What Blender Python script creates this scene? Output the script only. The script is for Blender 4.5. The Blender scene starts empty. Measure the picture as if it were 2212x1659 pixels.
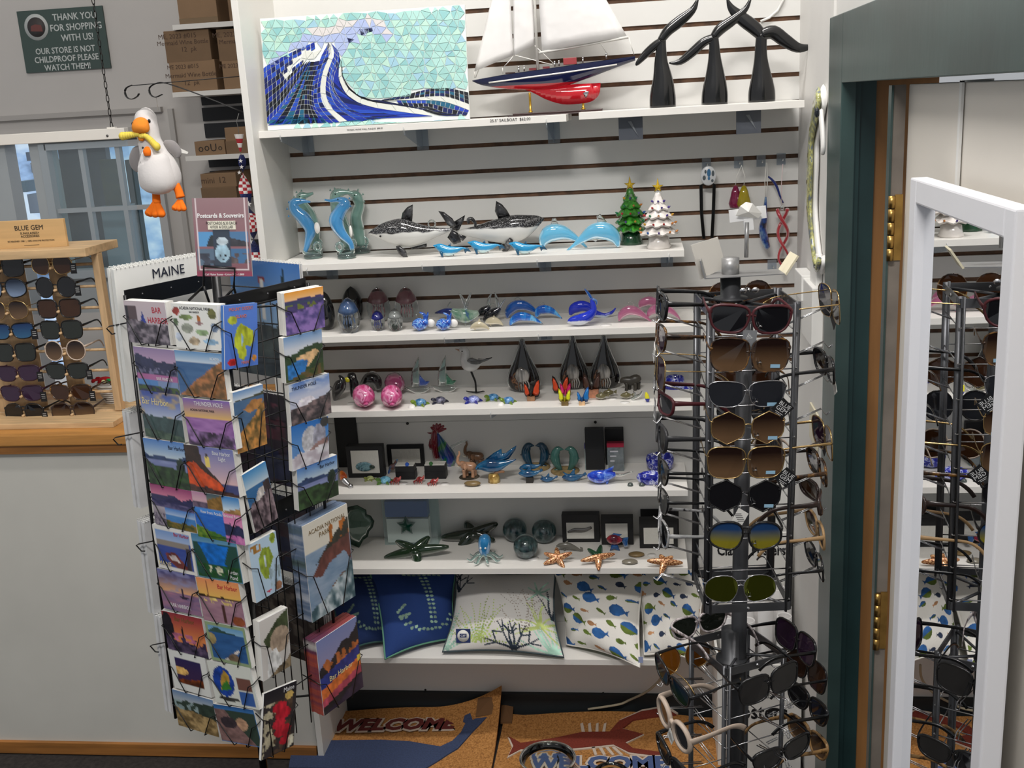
import bpy, bmesh, math, random
import numpy as np
from mathutils import Vector, Matrix
from math import sin, cos, pi, radians, sqrt
sc = bpy.context.scene
COL = sc.collection
# ------------------------------------------------------------------ camera
W, H, F = 2212, 1659, 2300.0
PITCH, YAW, ROLL = .258567, -.128464, -.057198
CAM = Vector((1.0636, -3.2327, 2.0355))
_fw = Vector((sin(YAW)*cos(PITCH), cos(YAW)*cos(PITCH), -sin(PITCH)))
_r0 = Vector((cos(YAW), -sin(YAW), 0)); _u0 = _r0.cross(_fw)
_rt = cos(ROLL)*_r0 + sin(ROLL)*_u0; _up = -sin(ROLL)*_r0 + cos(ROLL)*_u0
cd = bpy.data.cameras.new('camera'); cam = bpy.data.objects.new('camera', cd); COL.objects.link(cam)
cd.sensor_width = 36; cd.lens = F/W*36; cd.clip_start = .02
R = Matrix((_rt, _up, -_fw)).transposed().to_4x4()
cam.matrix_world = Matrix.Translation(CAM) @ R
sc.camera = cam
# ------------------------------------------------------------------ light
vs = sc.view_settings
vs.view_transform = 'Standard'; vs.look = 'None'; vs.gamma = 1; vs.use_curve_mapping = False; vs.exposure = 0.0
sc.world = bpy.data.worlds.new('world'); sc.world.use_nodes = True
bg = sc.world.node_tree.nodes['Background']; bg.inputs[0].default_value = (.93, .96, 1, 1); bg.inputs[1].default_value = .42
def area(name, loc, sx, sy, power, color=(1, .96, .9), rot=(0, 0, 0)):
    l = bpy.data.lights.new(name, 'AREA'); l.shape = 'RECTANGLE'; l.size = sx; l.size_y = sy; l.energy = power; l.color = color
    o = bpy.data.objects.new(name, l); COL.objects.link(o); o.location = loc; o.rotation_euler = rot; return o
area('unseen_lamp', (.75, -1.12, 4.12), 1.3, .16, 56, (1, .965, .94))
area('unseen_lamp', (.55, -3.4, 4.12), 1.2, .3, 84, (1, .97, .94), rot=(radians(42), 0, 0))  # unseen front fill, added to brighten the bay and counter faces
area('unseen_lamp', (-1.6, -2.6, 4.12), 1.2, .3, 12, (1, .97, .94), rot=(radians(25), 0, 0))
area('unseen_lamp', (-1.4, .7, 4.12), .6, .6, 10)

# ------------------------------------------------------------------ pixel rays to points on real planes
def ray(px, py): return _fw + _rt*((px-W/2)/F) - _up*((py-H/2)/F)
def at(px, py, Y): d = ray(px, py); return CAM + d*((Y-CAM.y)/d.y)
def ax(px, py, X): d = ray(px, py); return CAM + d*((X-CAM.x)/d.x)
def az(px, py, Z): d = ray(px, py); return CAM + d*((Z-CAM.z)/d.z)
def dep(P): return (Vector(P)-CAM).dot(_fw)
def mpp(P): return dep(P)/F                     # metres per photo pixel at P
# ------------------------------------------------------------------ materials
def lin(c):
    c = [x/255 for x in c[:3]]
    return tuple((x/12.92 if x <= .04045 else ((x+.055)/1.055)**2.4) for x in c) + (1,)
MATS = {}
def base(name):
    m = bpy.data.materials.new(name); m.use_nodes = True
    return m, m.node_tree, m.node_tree.nodes['Principled BSDF']
def setp(b, rough=.5, metal=0, trans=0, ior=1.45, coat=0, spec=.5, alpha=1, sheen=0):
    b.inputs['Roughness'].default_value = rough; b.inputs['Metallic'].default_value = metal
    b.inputs['Transmission Weight'].default_value = trans; b.inputs['IOR'].default_value = ior
    b.inputs['Coat Weight'].default_value = coat; b.inputs['Specular IOR Level'].default_value = spec
    b.inputs['Alpha'].default_value = alpha; b.inputs['Sheen Weight'].default_value = sheen
def noise_col(nt, b, stops, scale, detail=3, stretch=None, rough=.55, dist=0):
    tc = nt.nodes.new('ShaderNodeTexCoord'); mp = nt.nodes.new('ShaderNodeMapping'); n = nt.nodes.new('ShaderNodeTexNoise')
    n.inputs['Scale'].default_value = scale; n.inputs['Detail'].default_value = detail; n.inputs['Roughness'].default_value = rough
    n.inputs['Distortion'].default_value = dist
    if stretch: mp.inputs['Scale'].default_value = stretch
    r = nt.nodes.new('ShaderNodeValToRGB')
    while len(r.color_ramp.elements) < len(stops): r.color_ramp.elements.new(.5)
    for e, (p, c) in zip(r.color_ramp.elements, stops): e.position = p; e.color = lin(c)
    L = nt.links.new
    L(tc.outputs['Object'], mp.inputs[0]); L(mp.outputs[0], n.inputs['Vector']); L(n.outputs['Fac'], r.inputs[0]); L(r.outputs[0], b.inputs['Base Color'])
    return n
def bump(nt, b, scale, strength, dist=.002, stretch=None):
    tc = nt.nodes.new('ShaderNodeTexCoord'); mp = nt.nodes.new('ShaderNodeMapping'); n = nt.nodes.new('ShaderNodeTexNoise'); bp = nt.nodes.new('ShaderNodeBump')
    n.inputs['Scale'].default_value = scale; bp.inputs['Strength'].default_value = strength; bp.inputs['Distance'].default_value = dist
    if stretch: mp.inputs['Scale'].default_value = stretch
    L = nt.links.new
    L(tc.outputs['Object'], mp.inputs[0]); L(mp.outputs[0], n.inputs['Vector']); L(n.outputs['Fac'], bp.inputs['Height']); L(bp.outputs[0], b.inputs['Normal'])
def mat(name, c, rough=.5, metal=0, trans=0, coat=0, var=0, scale=8, bmp=None, stretch=None, **k):
    if name in MATS: return MATS[name]
    m, nt, b = base(name); setp(b, rough, metal, trans, coat=coat, **k); b.inputs['Base Color'].default_value = lin(c)
    if var: noise_col(nt, b, [(.3, [x*(1-var) for x in c]), (.7, [min(255, x*(1+var)) for x in c])], scale, stretch=stretch)
    if bmp: bump(nt, b, *bmp)
    m.diffuse_color = lin(c); MATS[name] = m; return m
def swirl(name, stops, scale=20, rough=.1, trans=0, metal=0, coat=.4, dist=0, stretch=None, detail=3, ior=1.45):
    if name in MATS: return MATS[name]
    m, nt, b = base(name); setp(b, rough, metal, trans, coat=coat, ior=ior)
    noise_col(nt, b, stops, scale, stretch=stretch, dist=dist, detail=detail); MATS[name] = m; return m
def split(name, c1, c2, axis=2, thr=0, soft=.004, wob=.006, wscale=40, rough=.15, trans=0, coat=.5, speck=None, ior=1.45):
    """two glazes meeting along an object axis: c1 below thr, c2 above"""
    if name in MATS: return MATS[name]
    m, nt, b = base(name); setp(b, rough, 0, trans, coat=coat, ior=ior)
    N = nt.nodes.new; L = nt.links.new
    tc = N('ShaderNodeTexCoord'); sx = N('ShaderNodeSeparateXYZ'); n = N('ShaderNodeTexNoise'); n.inputs['Scale'].default_value = wscale
    a = N('ShaderNodeMath'); a.operation = 'MULTIPLY_ADD'; a.inputs[1].default_value = wob*2
    mr = N('ShaderNodeMapRange'); mr.inputs[1].default_value = thr+wob-soft; mr.inputs[2].default_value = thr+wob+soft
    mx = N('ShaderNodeMix'); mx.data_type = 'RGBA'; mx.inputs[6].default_value = lin(c1); mx.inputs[7].default_value = lin(c2)
    L(tc.outputs['Object'], sx.inputs[0]); L(tc.outputs['Object'], n.inputs['Vector']); L(n.outputs['Fac'], a.inputs[0]); L(sx.outputs[axis], a.inputs[2])
    L(a.outputs[0], mr.inputs[0]); L(mr.outputs[0], mx.inputs[0])
    out = mx.outputs[2]
    if speck:
        v = N('ShaderNodeTexNoise'); v.inputs['Scale'].default_value = 420; v.inputs['Detail'].default_value = 1
        r2 = N('ShaderNodeMapRange'); r2.inputs[1].default_value = .56; r2.inputs[2].default_value = .66
        ml = N('ShaderNodeMath'); ml.operation = 'MULTIPLY'
        m2 = N('ShaderNodeMix'); m2.data_type = 'RGBA'; m2.inputs[7].default_value = lin(speck)
        L(tc.outputs['Object'], v.inputs['Vector']); L(v.outputs['Fac'], r2.inputs[0]); L(r2.outputs[0], ml.inputs[0]); L(mr.outputs[0], ml.inputs[1]); L(ml.outputs[0], m2.inputs[0]); L(out, m2.inputs[6]); out = m2.outputs[2]
    L(out, b.inputs['Base Color']); MATS[name] = m; return m
def printed(name, rough=.35, coat=.3, bmp=None):
    if name in MATS: return MATS[name]
    m, nt, b = base(name); setp(b, rough, coat=coat)
    a = nt.nodes.new('ShaderNodeAttribute'); a.attribute_name = 'Col'; nt.links.new(a.outputs['Color'], b.inputs['Base Color'])
    if bmp: bump(nt, b, *bmp)
    MATS[name] = m; return m
def clear(name, c=(235, 245, 245), mixf=.12, rough=.03):
    """thin clear plastic or pane: mostly see-through with a gloss"""
    if name in MATS: return MATS[name]
    m, nt, b = base(name); N = nt.nodes.new; L = nt.links.new
    t = N('ShaderNodeBsdfTransparent'); t.inputs[0].default_value = lin(c); mx = N('ShaderNodeMixShader'); mx.inputs[0].default_value = mixf
    setp(b, rough); b.inputs['Base Color'].default_value = lin(c)
    L(t.outputs[0], mx.inputs[1]); L(b.outputs[0], mx.inputs[2]); L(mx.outputs[0], nt.nodes['Material Output'].inputs[0]); MATS[name] = m; return m
def lensmat(name, c1, c2=None, mixf=.75, metal=0, rough=.05, axis=2, span=.02):
    """sunglass lens: tinted, partly see-through, glossy; may grade from c2 (top) to c1 (bottom)"""
    if name in MATS: return MATS[name]
    m, nt, b = base(name); N = nt.nodes.new; L = nt.links.new
    setp(b, rough, metal, coat=.5); t = N('ShaderNodeBsdfTransparent'); mx = N('ShaderNodeMixShader'); mx.inputs[0].default_value = mixf
    if c2:
        tc = N('ShaderNodeTexCoord'); sx = N('ShaderNodeSeparateXYZ'); mr = N('ShaderNodeMapRange'); mr.inputs[1].default_value = -span; mr.inputs[2].default_value = span
        mc = N('ShaderNodeMix'); mc.data_type = 'RGBA'; mc.inputs[6].default_value = lin(c1); mc.inputs[7].default_value = lin(c2)
        L(tc.outputs['Object'], sx.inputs[0]); L(sx.outputs[axis], mr.inputs[0]); L(mr.outputs[0], mc.inputs[0]); L(mc.outputs[2], b.inputs['Base Color']); L(mc.outputs[2], t.inputs[0])
    else:
        b.inputs['Base Color'].default_value = lin(c1); t.inputs[0].default_value = lin(c1)
    L(t.outputs[0], mx.inputs[1]); L(b.outputs[0], mx.inputs[2]); L(mx.outputs[0], nt.nodes['Material Output'].inputs[0]); MATS[name] = m; return m
def emit(name, c, s):
    if name in MATS: return MATS[name]
    m, nt, b = base(name); b.inputs['Base Color'].default_value = (0, 0, 0, 1); b.inputs['Emission Color'].default_value = lin(c); b.inputs['Emission Strength'].default_value = s
    MATS[name] = m; return m
# ------------------------------------------------------------------ mesh builder
class MB:
    def __init__(s, M=None): s.v = []; s.f = []; s.m = []; s.s = []; s.c = None; s.M = M or Matrix()
    def add(s, V, Fs, mi=0, sm=False):
        o = len(s.v); s.v += [s.M @ Vector(p) for p in V]; s.f += [[i+o for i in f] for f in Fs]; s.m += [mi]*len(Fs); s.s += [sm]*len(Fs); return s
    def box(s, c, d, mi=0, R=None):
        x, y, z = [k/2 for k in d]; c = Vector(c)
        P = [Vector((i*x, j*y, k*z)) for i in (-1, 1) for j in (-1, 1) for k in (-1, 1)]
        if R is not None: P = [R @ p for p in P]
        return s.add([c+p for p in P], [(0, 1, 3, 2), (4, 6, 7, 5), (0, 4, 5, 1), (2, 3, 7, 6), (0, 2, 6, 4), (1, 5, 7, 3)], mi)
    def bb(s, a, b, mi=0): return s.box([(i+j)/2 for i, j in zip(a, b)], [abs(j-i) for i, j in zip(a, b)], mi)
    def loft(s, pts, mi=0, n=10, up=(0, 0, 1), closed=False, sm=True, cap=True):
        """ellipse rings along a spine: points are (x, y, z, r) or (x, y, z, side radius, up radius)"""
        P = [Vector(p[:3]) for p in pts]; k = len(P); V = []; Fs = []; U = Vector(up)
        for i in range(k):
            t = (P[(i+1) % k]-P[i-1]) if closed else (P[min(i+1, k-1)]-P[max(i-1, 0)])
            t = t.normalized() if t.length > 1e-9 else Vector((0, 0, 1))
            sd = t.cross(U)
            if sd.length < 1e-3: sd = t.cross(Vector((0, 1, 0.01)))
            sd.normalize(); u = sd.cross(t)
            if not closed and i == 0: pass
            ra = pts[i][3]; rb = pts[i][4] if len(pts[i]) > 4 else ra
            V += [P[i]+sd*(ra*cos(2*pi*j/n))+u*(rb*sin(2*pi*j/n)) for j in range(n)]
        for i in range(k if closed else k-1):
            a = i*n; b = ((i+1) % k)*n
            Fs += [(a+j, a+(j+1) % n, b+(j+1) % n, b+j) for j in range(n)]
        if cap and not closed: Fs += [tuple(range(n))[::-1], tuple(range((k-1)*n, k*n))]
        return s.add(V, Fs, mi, sm)
    def tube(s, P, r, mi=0, n=6, closed=False): return s.loft([tuple(p)+(r,) for p in P], mi, n, up=(.13, .21, 1), closed=closed)
    def spline(s, pts, mi=0, n=10, sub=4, up=(0, 0, 1), closed=False): return s.loft(catmull(pts, sub, closed), mi, n, up, closed)
    def lathe(s, prof, mi=0, n=20, sm=True):
        V = []; Fs = []
        for r, z in prof: V += [(r*cos(2*pi*j/n), r*sin(2*pi*j/n), z) for j in range(n)]
        for i in range(len(prof)-1): Fs += [(i*n+j, i*n+(j+1) % n, (i+1)*n+(j+1) % n, (i+1)*n+j) for j in range(n)]
        if prof[0][0] > 1e-6: Fs.append(tuple(range(n))[::-1])
        if prof[-1][0] > 1e-6: Fs.append(tuple(range((len(prof)-1)*n, len(prof)*n)))
        return s.add(V, Fs, mi, sm)
    def prism(s, out, y0, y1, mi=0, sm=False, pl='xz'):
        n = len(out); f = {'xz': lambda a, b, t: (a, t, b), 'xy': lambda a, b, t: (a, b, t), 'yz': lambda a, b, t: (t, a, b)}[pl]
        V = [f(a, b, y0) for a, b in out]+[f(a, b, y1) for a, b in out]
        s.add(V, [tuple(range(n)), tuple(range(2*n-1, n-1, -1))], mi)
        return s.add(V, [(i, i+n, (i+1) % n+n, (i+1) % n) for i in range(n)], mi, sm)
    def fin(s, out, t, mi=0, pl='xz', c=0):
        """soft-edged fin: outline with a raised middle on both sides"""
        n = len(out); f = {'xz': lambda a, b, q: (a, q+c, b), 'xy': lambda a, b, q: (a, b, q+c), 'yz': lambda a, b, q: (q+c, a, b)}[pl]
        cx = sum(p[0] for p in out)/n; cy = sum(p[1] for p in out)/n
        V = [f(a, b, 0) for a, b in out]; V += [f(cx+(a-cx)*.6, cy+(b-cy)*.6, -t/2) for a, b in out]+[f(cx+(a-cx)*.6, cy+(b-cy)*.6, t/2) for a, b in out]
        Fs = [(i, (i+1) % n, n+(i+1) % n, n+i) for i in range(n)]+[(i, 2*n+i, 2*n+(i+1) % n, (i+1) % n) for i in range(n)]
        return s.add(V, Fs+[tuple(range(n, 2*n)), tuple(range(3*n-1, 2*n-1, -1))], mi, True)
    def ell(s, c, r, mi=0, n=12, k=8):
        if not hasattr(r, '__len__'): r = (r, r, r)
        V = [(c[0], c[1], c[2]-r[2])]; Fs = []
        for i in range(1, k):
            t = pi*i/k; V += [(c[0]+r[0]*sin(t)*cos(2*pi*j/n), c[1]+r[1]*sin(t)*sin(2*pi*j/n), c[2]-r[2]*cos(t)) for j in range(n)]
        V.append((c[0], c[1], c[2]+r[2])); e = len(V)-1
        for j in range(n):
            Fs.append((0, 1+(j+1) % n, 1+j)); Fs.append((e, e-n+j, e-n+(j+1) % n))
            for i in range(k-2): a = 1+i*n; Fs.append((a+j, a+(j+1) % n, a+n+(j+1) % n, a+n+j))
        return s.add(V, Fs, mi, True)
    def text(s, t, size, mi=0, M=None, ext=.0006, align='CENTER', sx=1, shear=0, bold=0):
        cu = bpy.data.curves.new('lettering', 'FONT'); cu.body = t; cu.size = size; cu.align_x = align; cu.align_y = 'CENTER'; cu.extrude = ext; cu.shear = shear; cu.resolution_u = 2; cu.offset = bold
        cu.space_line = .95
        o = bpy.data.objects.new('lettering', cu); COL.objects.link(o)
        me = bpy.data.meshes.new_from_object(o.evaluated_get(bpy.context.evaluated_depsgraph_get())); M = M or Matrix()
        s.add([M @ Vector((v.co.x*sx, v.co.y, v.co.z)) for v in me.vertices], [tuple(p.vertices) for p in me.polygons], mi)
        bpy.data.objects.remove(o); bpy.data.meshes.remove(me); bpy.data.curves.remove(cu); return s
    def build(s, name, mats, parent=None, bev=0, sub=0, loc=None, rot=None):
        me = bpy.data.meshes.new(name); me.from_pydata([tuple(v) for v in s.v], [], s.f)
        for m in (mats if isinstance(mats, (list, tuple)) else [mats]): me.materials.append(m)
        me.polygons.foreach_set('material_index', s.m); me.polygons.foreach_set('use_smooth', s.s)
        if bev:
            bm = bmesh.new(); bm.from_mesh(me)
            bmesh.ops.bevel(bm, geom=[e for e in bm.edges if len(e.link_faces) == 2 and e.calc_face_angle(0) > .6], offset=bev, segments=2, affect='EDGES', profile=.6, clamp_overlap=True)
            bm.to_mesh(me); bm.free()
        me.update()
        o = bpy.data.objects.new(name, me); COL.objects.link(o)
        if parent: o.parent = parent
        if sub: md = o.modifiers.new('subsurf', 'SUBSURF'); md.levels = sub; md.render_levels = sub
        if loc is not None: o.location = loc
        if rot is not None: o.rotation_euler = rot
        return o
def catmull(pts, sub=4, closed=False):
    n = len(pts); out = []; g = (lambda i: pts[i % n]) if closed else (lambda i: pts[max(0, min(n-1, i))])
    for i in range(n if closed else n-1):
        for k in range(sub):
            t = k/sub; a, b, c, d = g(i-1), g(i), g(i+1), g(i+2)
            out.append(tuple(.5*((2*b[q])+(-a[q]+c[q])*t+(2*a[q]-5*b[q]+4*c[q]-d[q])*t*t+(-a[q]+3*b[q]-3*c[q]+d[q])*t**3) for q in range(len(b))))
    if not closed: out.append(tuple(pts[-1]))
    return out
def thing(name, label, cat, loc=(0, 0, 0), rz=0, group=None, rot=None):
    o = bpy.data.objects.new(name, None); o.empty_display_size = .02; COL.objects.link(o); o.location = loc
    o.rotation_euler = rot or (0, 0, rz); o['label'] = label; o['category'] = cat
    if group: o['group'] = group
    return o
def tag(o, label, cat, group=None):
    o['label'] = label; o['category'] = cat
    if group: o['group'] = group
    return o
def struct(o): o['kind'] = 'structure'; return o
def dup(root, loc=None, rz=None, label=None, scale=None, rot=None):
    r = root.copy(); COL.objects.link(r)
    if loc is not None: r.location = loc
    if rz is not None: r.rotation_euler = (0, 0, rz)
    if rot is not None: r.rotation_euler = rot
    if scale is not None: r.scale = scale if hasattr(scale, '__len__') else (scale,)*3
    if label: r['label'] = label
    for ch in list(root.children):
        c = ch.copy(); COL.objects.link(c); c.parent = r
        for g in ch.children: d = g.copy(); COL.objects.link(d); d.parent = c
    return r
def paint_grid(img, w, h, fn=None, M=None):
    """a grid mesh carrying an image array (rows from top) as its point colours; fn(u, v) may lift the surface"""
    hh, ww = img.shape[:2]; mb = MB(); V = []
    for j in range(hh):
        for i in range(ww):
            u, v = i/(ww-1), 1-j/(hh-1); V.append((M @ Vector((u*w-w/2, 0, v*h))) if M and not fn else (fn(u, v) if fn else ((u-.5)*w, 0, v*h)))
    mb.add(V, [(j*ww+i, (j+1)*ww+i, (j+1)*ww+i+1, j*ww+i+1) for j in range(hh-1) for i in range(ww-1)], 0, True)
    a = np.clip(img.reshape(-1, 3)/255., 0, 1); a = np.where(a <= .04045, a/12.92, ((a+.055)/1.055)**2.4)
    mb.c = np.concatenate([a, np.ones((len(a), 1))], 1)
    return mb
def build_painted(mb, name, mats, parent=None, **k):
    o = mb.build(name, mats, parent, **k); n = len(o.data.vertices); c = np.ones((n, 4)); c[:len(mb.c)] = mb.c
    at_ = o.data.attributes.new('Col', 'FLOAT_COLOR', 'POINT'); at_.data.foreach_set('color', c.ravel().astype('f')); return o
def vnoise(h, w, fx, fy, seed, octs=3):
    rs = np.random.RandomState(seed); out = np.zeros((h, w)); amp = 1; tot = 0
    for o in range(octs):
        gx, gy = max(2, int(fx*2**o)+2), max(2, int(fy*2**o)+2); g = rs.rand(gy, gx)
        X = np.linspace(0, gx-1.001, w); Y = np.linspace(0, gy-1.001, h); xi = X.astype(int); yi = Y.astype(int); xf = (X-xi)[None]; yf = (Y-yi)[:, None]
        xf = xf*xf*(3-2*xf); yf = yf*yf*(3-2*yf)
        a = g[yi][:, xi]; b = g[yi][:, xi+1]; c = g[yi+1][:, xi]; d = g[yi+1][:, xi+1]
        out += amp*((a*(1-xf)+b*xf)*(1-yf)+(c*(1-xf)+d*xf)*yf); tot += amp; amp *= .55
    return out/tot
WHITE = mat('white paint', (225, 224, 220), .45); BLACK = mat('black enamel', (14, 14, 15), .35); STEEL = mat('chrome wire', (190, 190, 192), .22, 1)
CARD = printed('printed gloss card'); PAPER = mat('white paper', (228, 226, 220), .6); INK = mat('black ink', (22, 22, 24), .6)
CLEARP = clear('clear plastic')
# ================================================================== the room
SH = {'top': 1.9945, 's3': 1.613, 's4': 1.398, 's5': 1.167, 's6': .904, 's7': .655, 's8': .346}
ST = .019
SX1 = 1.5215
# floor
struct(MB().box((.4, -1.0, -.02), (8, 8, .04)).build('floor', mat('dark carpet', (46, 42, 40), .95, var=.25, scale=60)))
struct(MB().box((.4, -1.0, 4.2), (8, 8, .04)).build('ceiling', mat('ceiling paint', (205, 203, 198), .8)))
# slatwall: white slats over brown grooves
mb = MB(); gp = .0762
zt = 2.22
edges = [zt - k*gp for k in range(-25, 14)]
prev = 4.18
for z in edges:
    
    mb.bb((0, 0, z+.0062), (SX1, .012, prev), 0); prev = z-.0062
mb.bb((0, 0, 1.055), (SX1, .012, prev), 0)
mb.bb((0, .007, 1.2), (SX1, .03, 4.18), 1)
mb.bb((0, .003, .078), (SX1, .03, 1.053), 0)
slat_white = mat('slatwall melamine', (212, 211, 207), .38)
struct(mb.build('wall_back', [slat_white, mat('brown groove', (92, 66, 48), .7, var=.25, scale=30)]))
mb = MB()
for x, y in ((880, 915), (1286, 912)):
    p = at(x, y, .0); mb.M = Matrix.Translation(p) @ Matrix.Rotation(pi/2, 4, 'X'); mb.lathe([(0, .001), (.0045, .001), (.0045, -.002)], 0, 10)
for x, y in ((919, 1490), (1303, 1497)):
    p = at(x, y, .003); mb.M = Matrix.Translation(p) @ Matrix.Rotation(pi/2, 4, 'X'); mb.lathe([(0, .001), (.004, .001), (.004, -.002)], 0, 10)
mb.M = Matrix()
struct(mb.build('trim_1', mat('screw hole', (40, 38, 36), .8)))
struct(MB().bb((0, -.012, 0), (SX1, .002, .077)).build('baseboard_back', mat('baseboard dark', (36, 40, 42), .6)))
# left partition of the bay
struct(MB().bb((-.019, -.30, 0), (0, .10, 4.18)).build('wall_left', mat('partition laminate', (218, 216, 210), .42), bev=.001))
# right return wall, door casing, door opening
YC = ax(1804, 38, SX1).y; YI = ax(1830, 178, SX1).y; ZH0 = ax(1830, 178, SX1).z; ZH1 = ax(1804, 38, SX1).z
struct(MB().bb((SX1, YC+.02, 0), (SX1+.1, .1, 4.18)).bb((SX1+.006, -2.6, ZH1-.01), (SX1+.1, YC+.02, 4.18)).build('wall_right', mat('wall paint white', (216, 214, 210), .6, var=.02, scale=3)))
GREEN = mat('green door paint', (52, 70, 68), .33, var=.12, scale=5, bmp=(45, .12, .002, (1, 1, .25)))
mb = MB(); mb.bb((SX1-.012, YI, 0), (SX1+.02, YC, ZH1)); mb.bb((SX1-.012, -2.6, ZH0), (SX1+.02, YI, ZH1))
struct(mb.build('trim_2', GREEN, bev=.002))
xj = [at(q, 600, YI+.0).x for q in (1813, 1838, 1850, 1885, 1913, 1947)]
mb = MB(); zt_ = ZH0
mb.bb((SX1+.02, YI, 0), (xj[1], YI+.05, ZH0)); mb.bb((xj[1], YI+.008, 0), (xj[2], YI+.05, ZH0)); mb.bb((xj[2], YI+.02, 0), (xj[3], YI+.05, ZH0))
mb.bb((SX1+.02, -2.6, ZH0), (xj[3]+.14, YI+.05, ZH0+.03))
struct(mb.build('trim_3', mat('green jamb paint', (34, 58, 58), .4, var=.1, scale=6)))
y_b = YI+.03
xb0, xb1 = at(1870, 700, y_b).x-.01, at(1913, 600, y_b).x
struct(MB().bb((xb0, y_b, 0), (xb1+.1, y_b+.02, ZH0)).build('trim_4', mat('brown wood panel', (150, 104, 58), .55, var=.10, scale=4, stretch=(6, 6, .5))))
# door leaf: hinge edge strip, then the face running toward us
leaf_dir = Vector((0, 1, 0))                                        # the leaf runs parallel to the return wall
x_e = 1.55; YL = ax(1947, 600, x_e).y; x_s = at(1916, 600, YL).x
DL = thing('door_1', '', '', (x_e, YL, 0)); del DL['label'], DL['category']; DL['kind'] = 'structure'
DL.rotation_euler = (0, 0, pi/2)                                      # local -x runs along the leaf toward the camera
zd = ax(1965, 182, x_e).z
CREAM = mat('cream door paint', (222, 216, 206), .5, var=.015, scale=3)
MB().bb((-1.3, -.04, .01), (0, -.001, zd)).build('door_panel', CREAM, DL, bev=.002)
xs0, xs1 = x_s-x_e, 0
ang = DL.rotation_euler.z
sb = MB(Matrix.Rotation(-ang, 4, 'Z')); sb.bb((xs0, .0, .01), (-.004, .02, zd)).bb((xs0-.004, -.004, .01), (xs0, .02, zd), 1)
sb.build('door_edge', [mat('door edge primer', (120, 112, 104), .6, var=.1, scale=10), GREEN], DL)
BRASS = mat('aged brass', (168, 134, 76), .32, 1, var=.15, scale=20)
for (pa, pb) in ((420, 562), (1278, 1400)):
    z0 = at(1935, pb, YL).z; z1 = at(1935, pa, YL).z
    hb = MB(Matrix.Rotation(-ang, 4, 'Z')); hb.bb((xs0+.009, -.003, z0), (-.003, 0, z1))
    for k in range(5):
        a = z0+(z1-z0)*k/5; b = z0+(z1-z0)*(k+1)/5-.002; hb.M = Matrix.Rotation(-ang, 4, 'Z') @ Matrix.Translation((xs0+.003, -.005, 0)); hb.lathe([(.0065, a), (.0065, b)], 0, 14)
    hb.M = Matrix.Rotation(-ang, 4, 'Z')
    hb.build('door_hinge', BRASS, DL)
# ================================================================== shelves of the bay
LAM = mat('shelf laminate', (226, 223, 217), .4)
def WB(loc): return MB(Matrix.Translation(-Vector(loc)))
def shelf(z, x0, x1, y0, label, y1=-.002):
    o = MB().bb((x0, y0, -ST), (x1, y1, 0)).build('shelf_board', LAM, bev=.0008, loc=(0, 0, z)); tag(o, label, 'shelf', 'white shelf boards of the bay'); return o
shelf(SH['top'], at(541, 285, -.25).x, at(1223, 250, -.25).x, -.25, 'white top shelf board under the wave mosaic and sailboat')
shelf(SH['top']+.003, at(1250, 243, -.25).x, at(1738, 217, -.25).x, -.25, 'white top shelf board carrying the black whale tails')
shelf(SH['s3'], .003, at(1478, 540, -.25).x, -.25, 'white shelf board carrying glass seahorses and little ceramic trees')
shelf(SH['s4'], .003, at(1505, 703, -.25).x, -.25, 'white shelf board carrying glass jellyfish paperweights and pink dolphins')
shelf(SH['s5'], .003, at(1495, 878, -.25).x, -.25, 'white shelf board carrying pink glass pigs and butterflies')
shelf(SH['s6'], .003, at(1486, 1059, -.25).x, -.25, 'white shelf board carrying glass rooster and blue dolphins')
shelf(SH['s7'], .003, at(1486, 1229, -.25).x, -.25, 'white shelf board carrying glass globes and starfish')
shelf(SH['s8'], .003, at(1440, 1428, -.25).x, -.25, 'lowest white shelf board under the cushions')
# acrylic shelf brackets with a little lip at the shelf front
ACR = clear('acrylic bracket', (225, 230, 235), .16)
def bracket(px, py, key, lab):
    z = SH[key]; p = at(px, py, -.252)
    t = thing('shelf_bracket', lab, 'bracket', (p.x, 0, z-ST), group='clear shelf brackets')
    MB().prism([(-.004, -.001), (-.248, -.001), (-.25, -.012), (-.004, -.062)], -.0015, .0015, pl='yz').build('arm', ACR, t)
    MB().bb((-.018, -.0045, -.065), (.018, -.001, -.001)).build('plate', ACR, t)
    MB().tube([(0, -.2535, -.006), (0, -.2545, .003), (0, -.2535, .010)], .0016).build('lip', mat('clear lip', (220, 222, 222), .2, trans=.5), t)
for px, py, k, lab in ((606, 298, 'top', 'clear bracket under the left end of the mosaic shelf'), (873, 285, 'top', 'clear bracket under the middle of the mosaic shelf'), (1180, 262, 'top', 'clear bracket under the price strip of the sailboat'),
    (663, 583, 's3', 'clear bracket under the seahorse shelf below the leftmost seahorse'), (912, 573, 's3', 'clear bracket under the seahorse shelf below the front orca'), (1160, 563, 's3', 'clear bracket under the seahorse shelf below the clear blue dolphins'), (1445, 552, 's3', 'clear bracket under the shelf end below the white ceramic tree'),
    (960, 735, 's4', 'clear bracket under the paperweight shelf below the striped blue shells'), (1163, 728, 's4', 'clear bracket under the shelf with the striped blue dolphin ornaments'), (1060, 893, 's5', 'clear bracket under the shelf with the gull figure')): bracket(px, py, k, lab)
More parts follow.
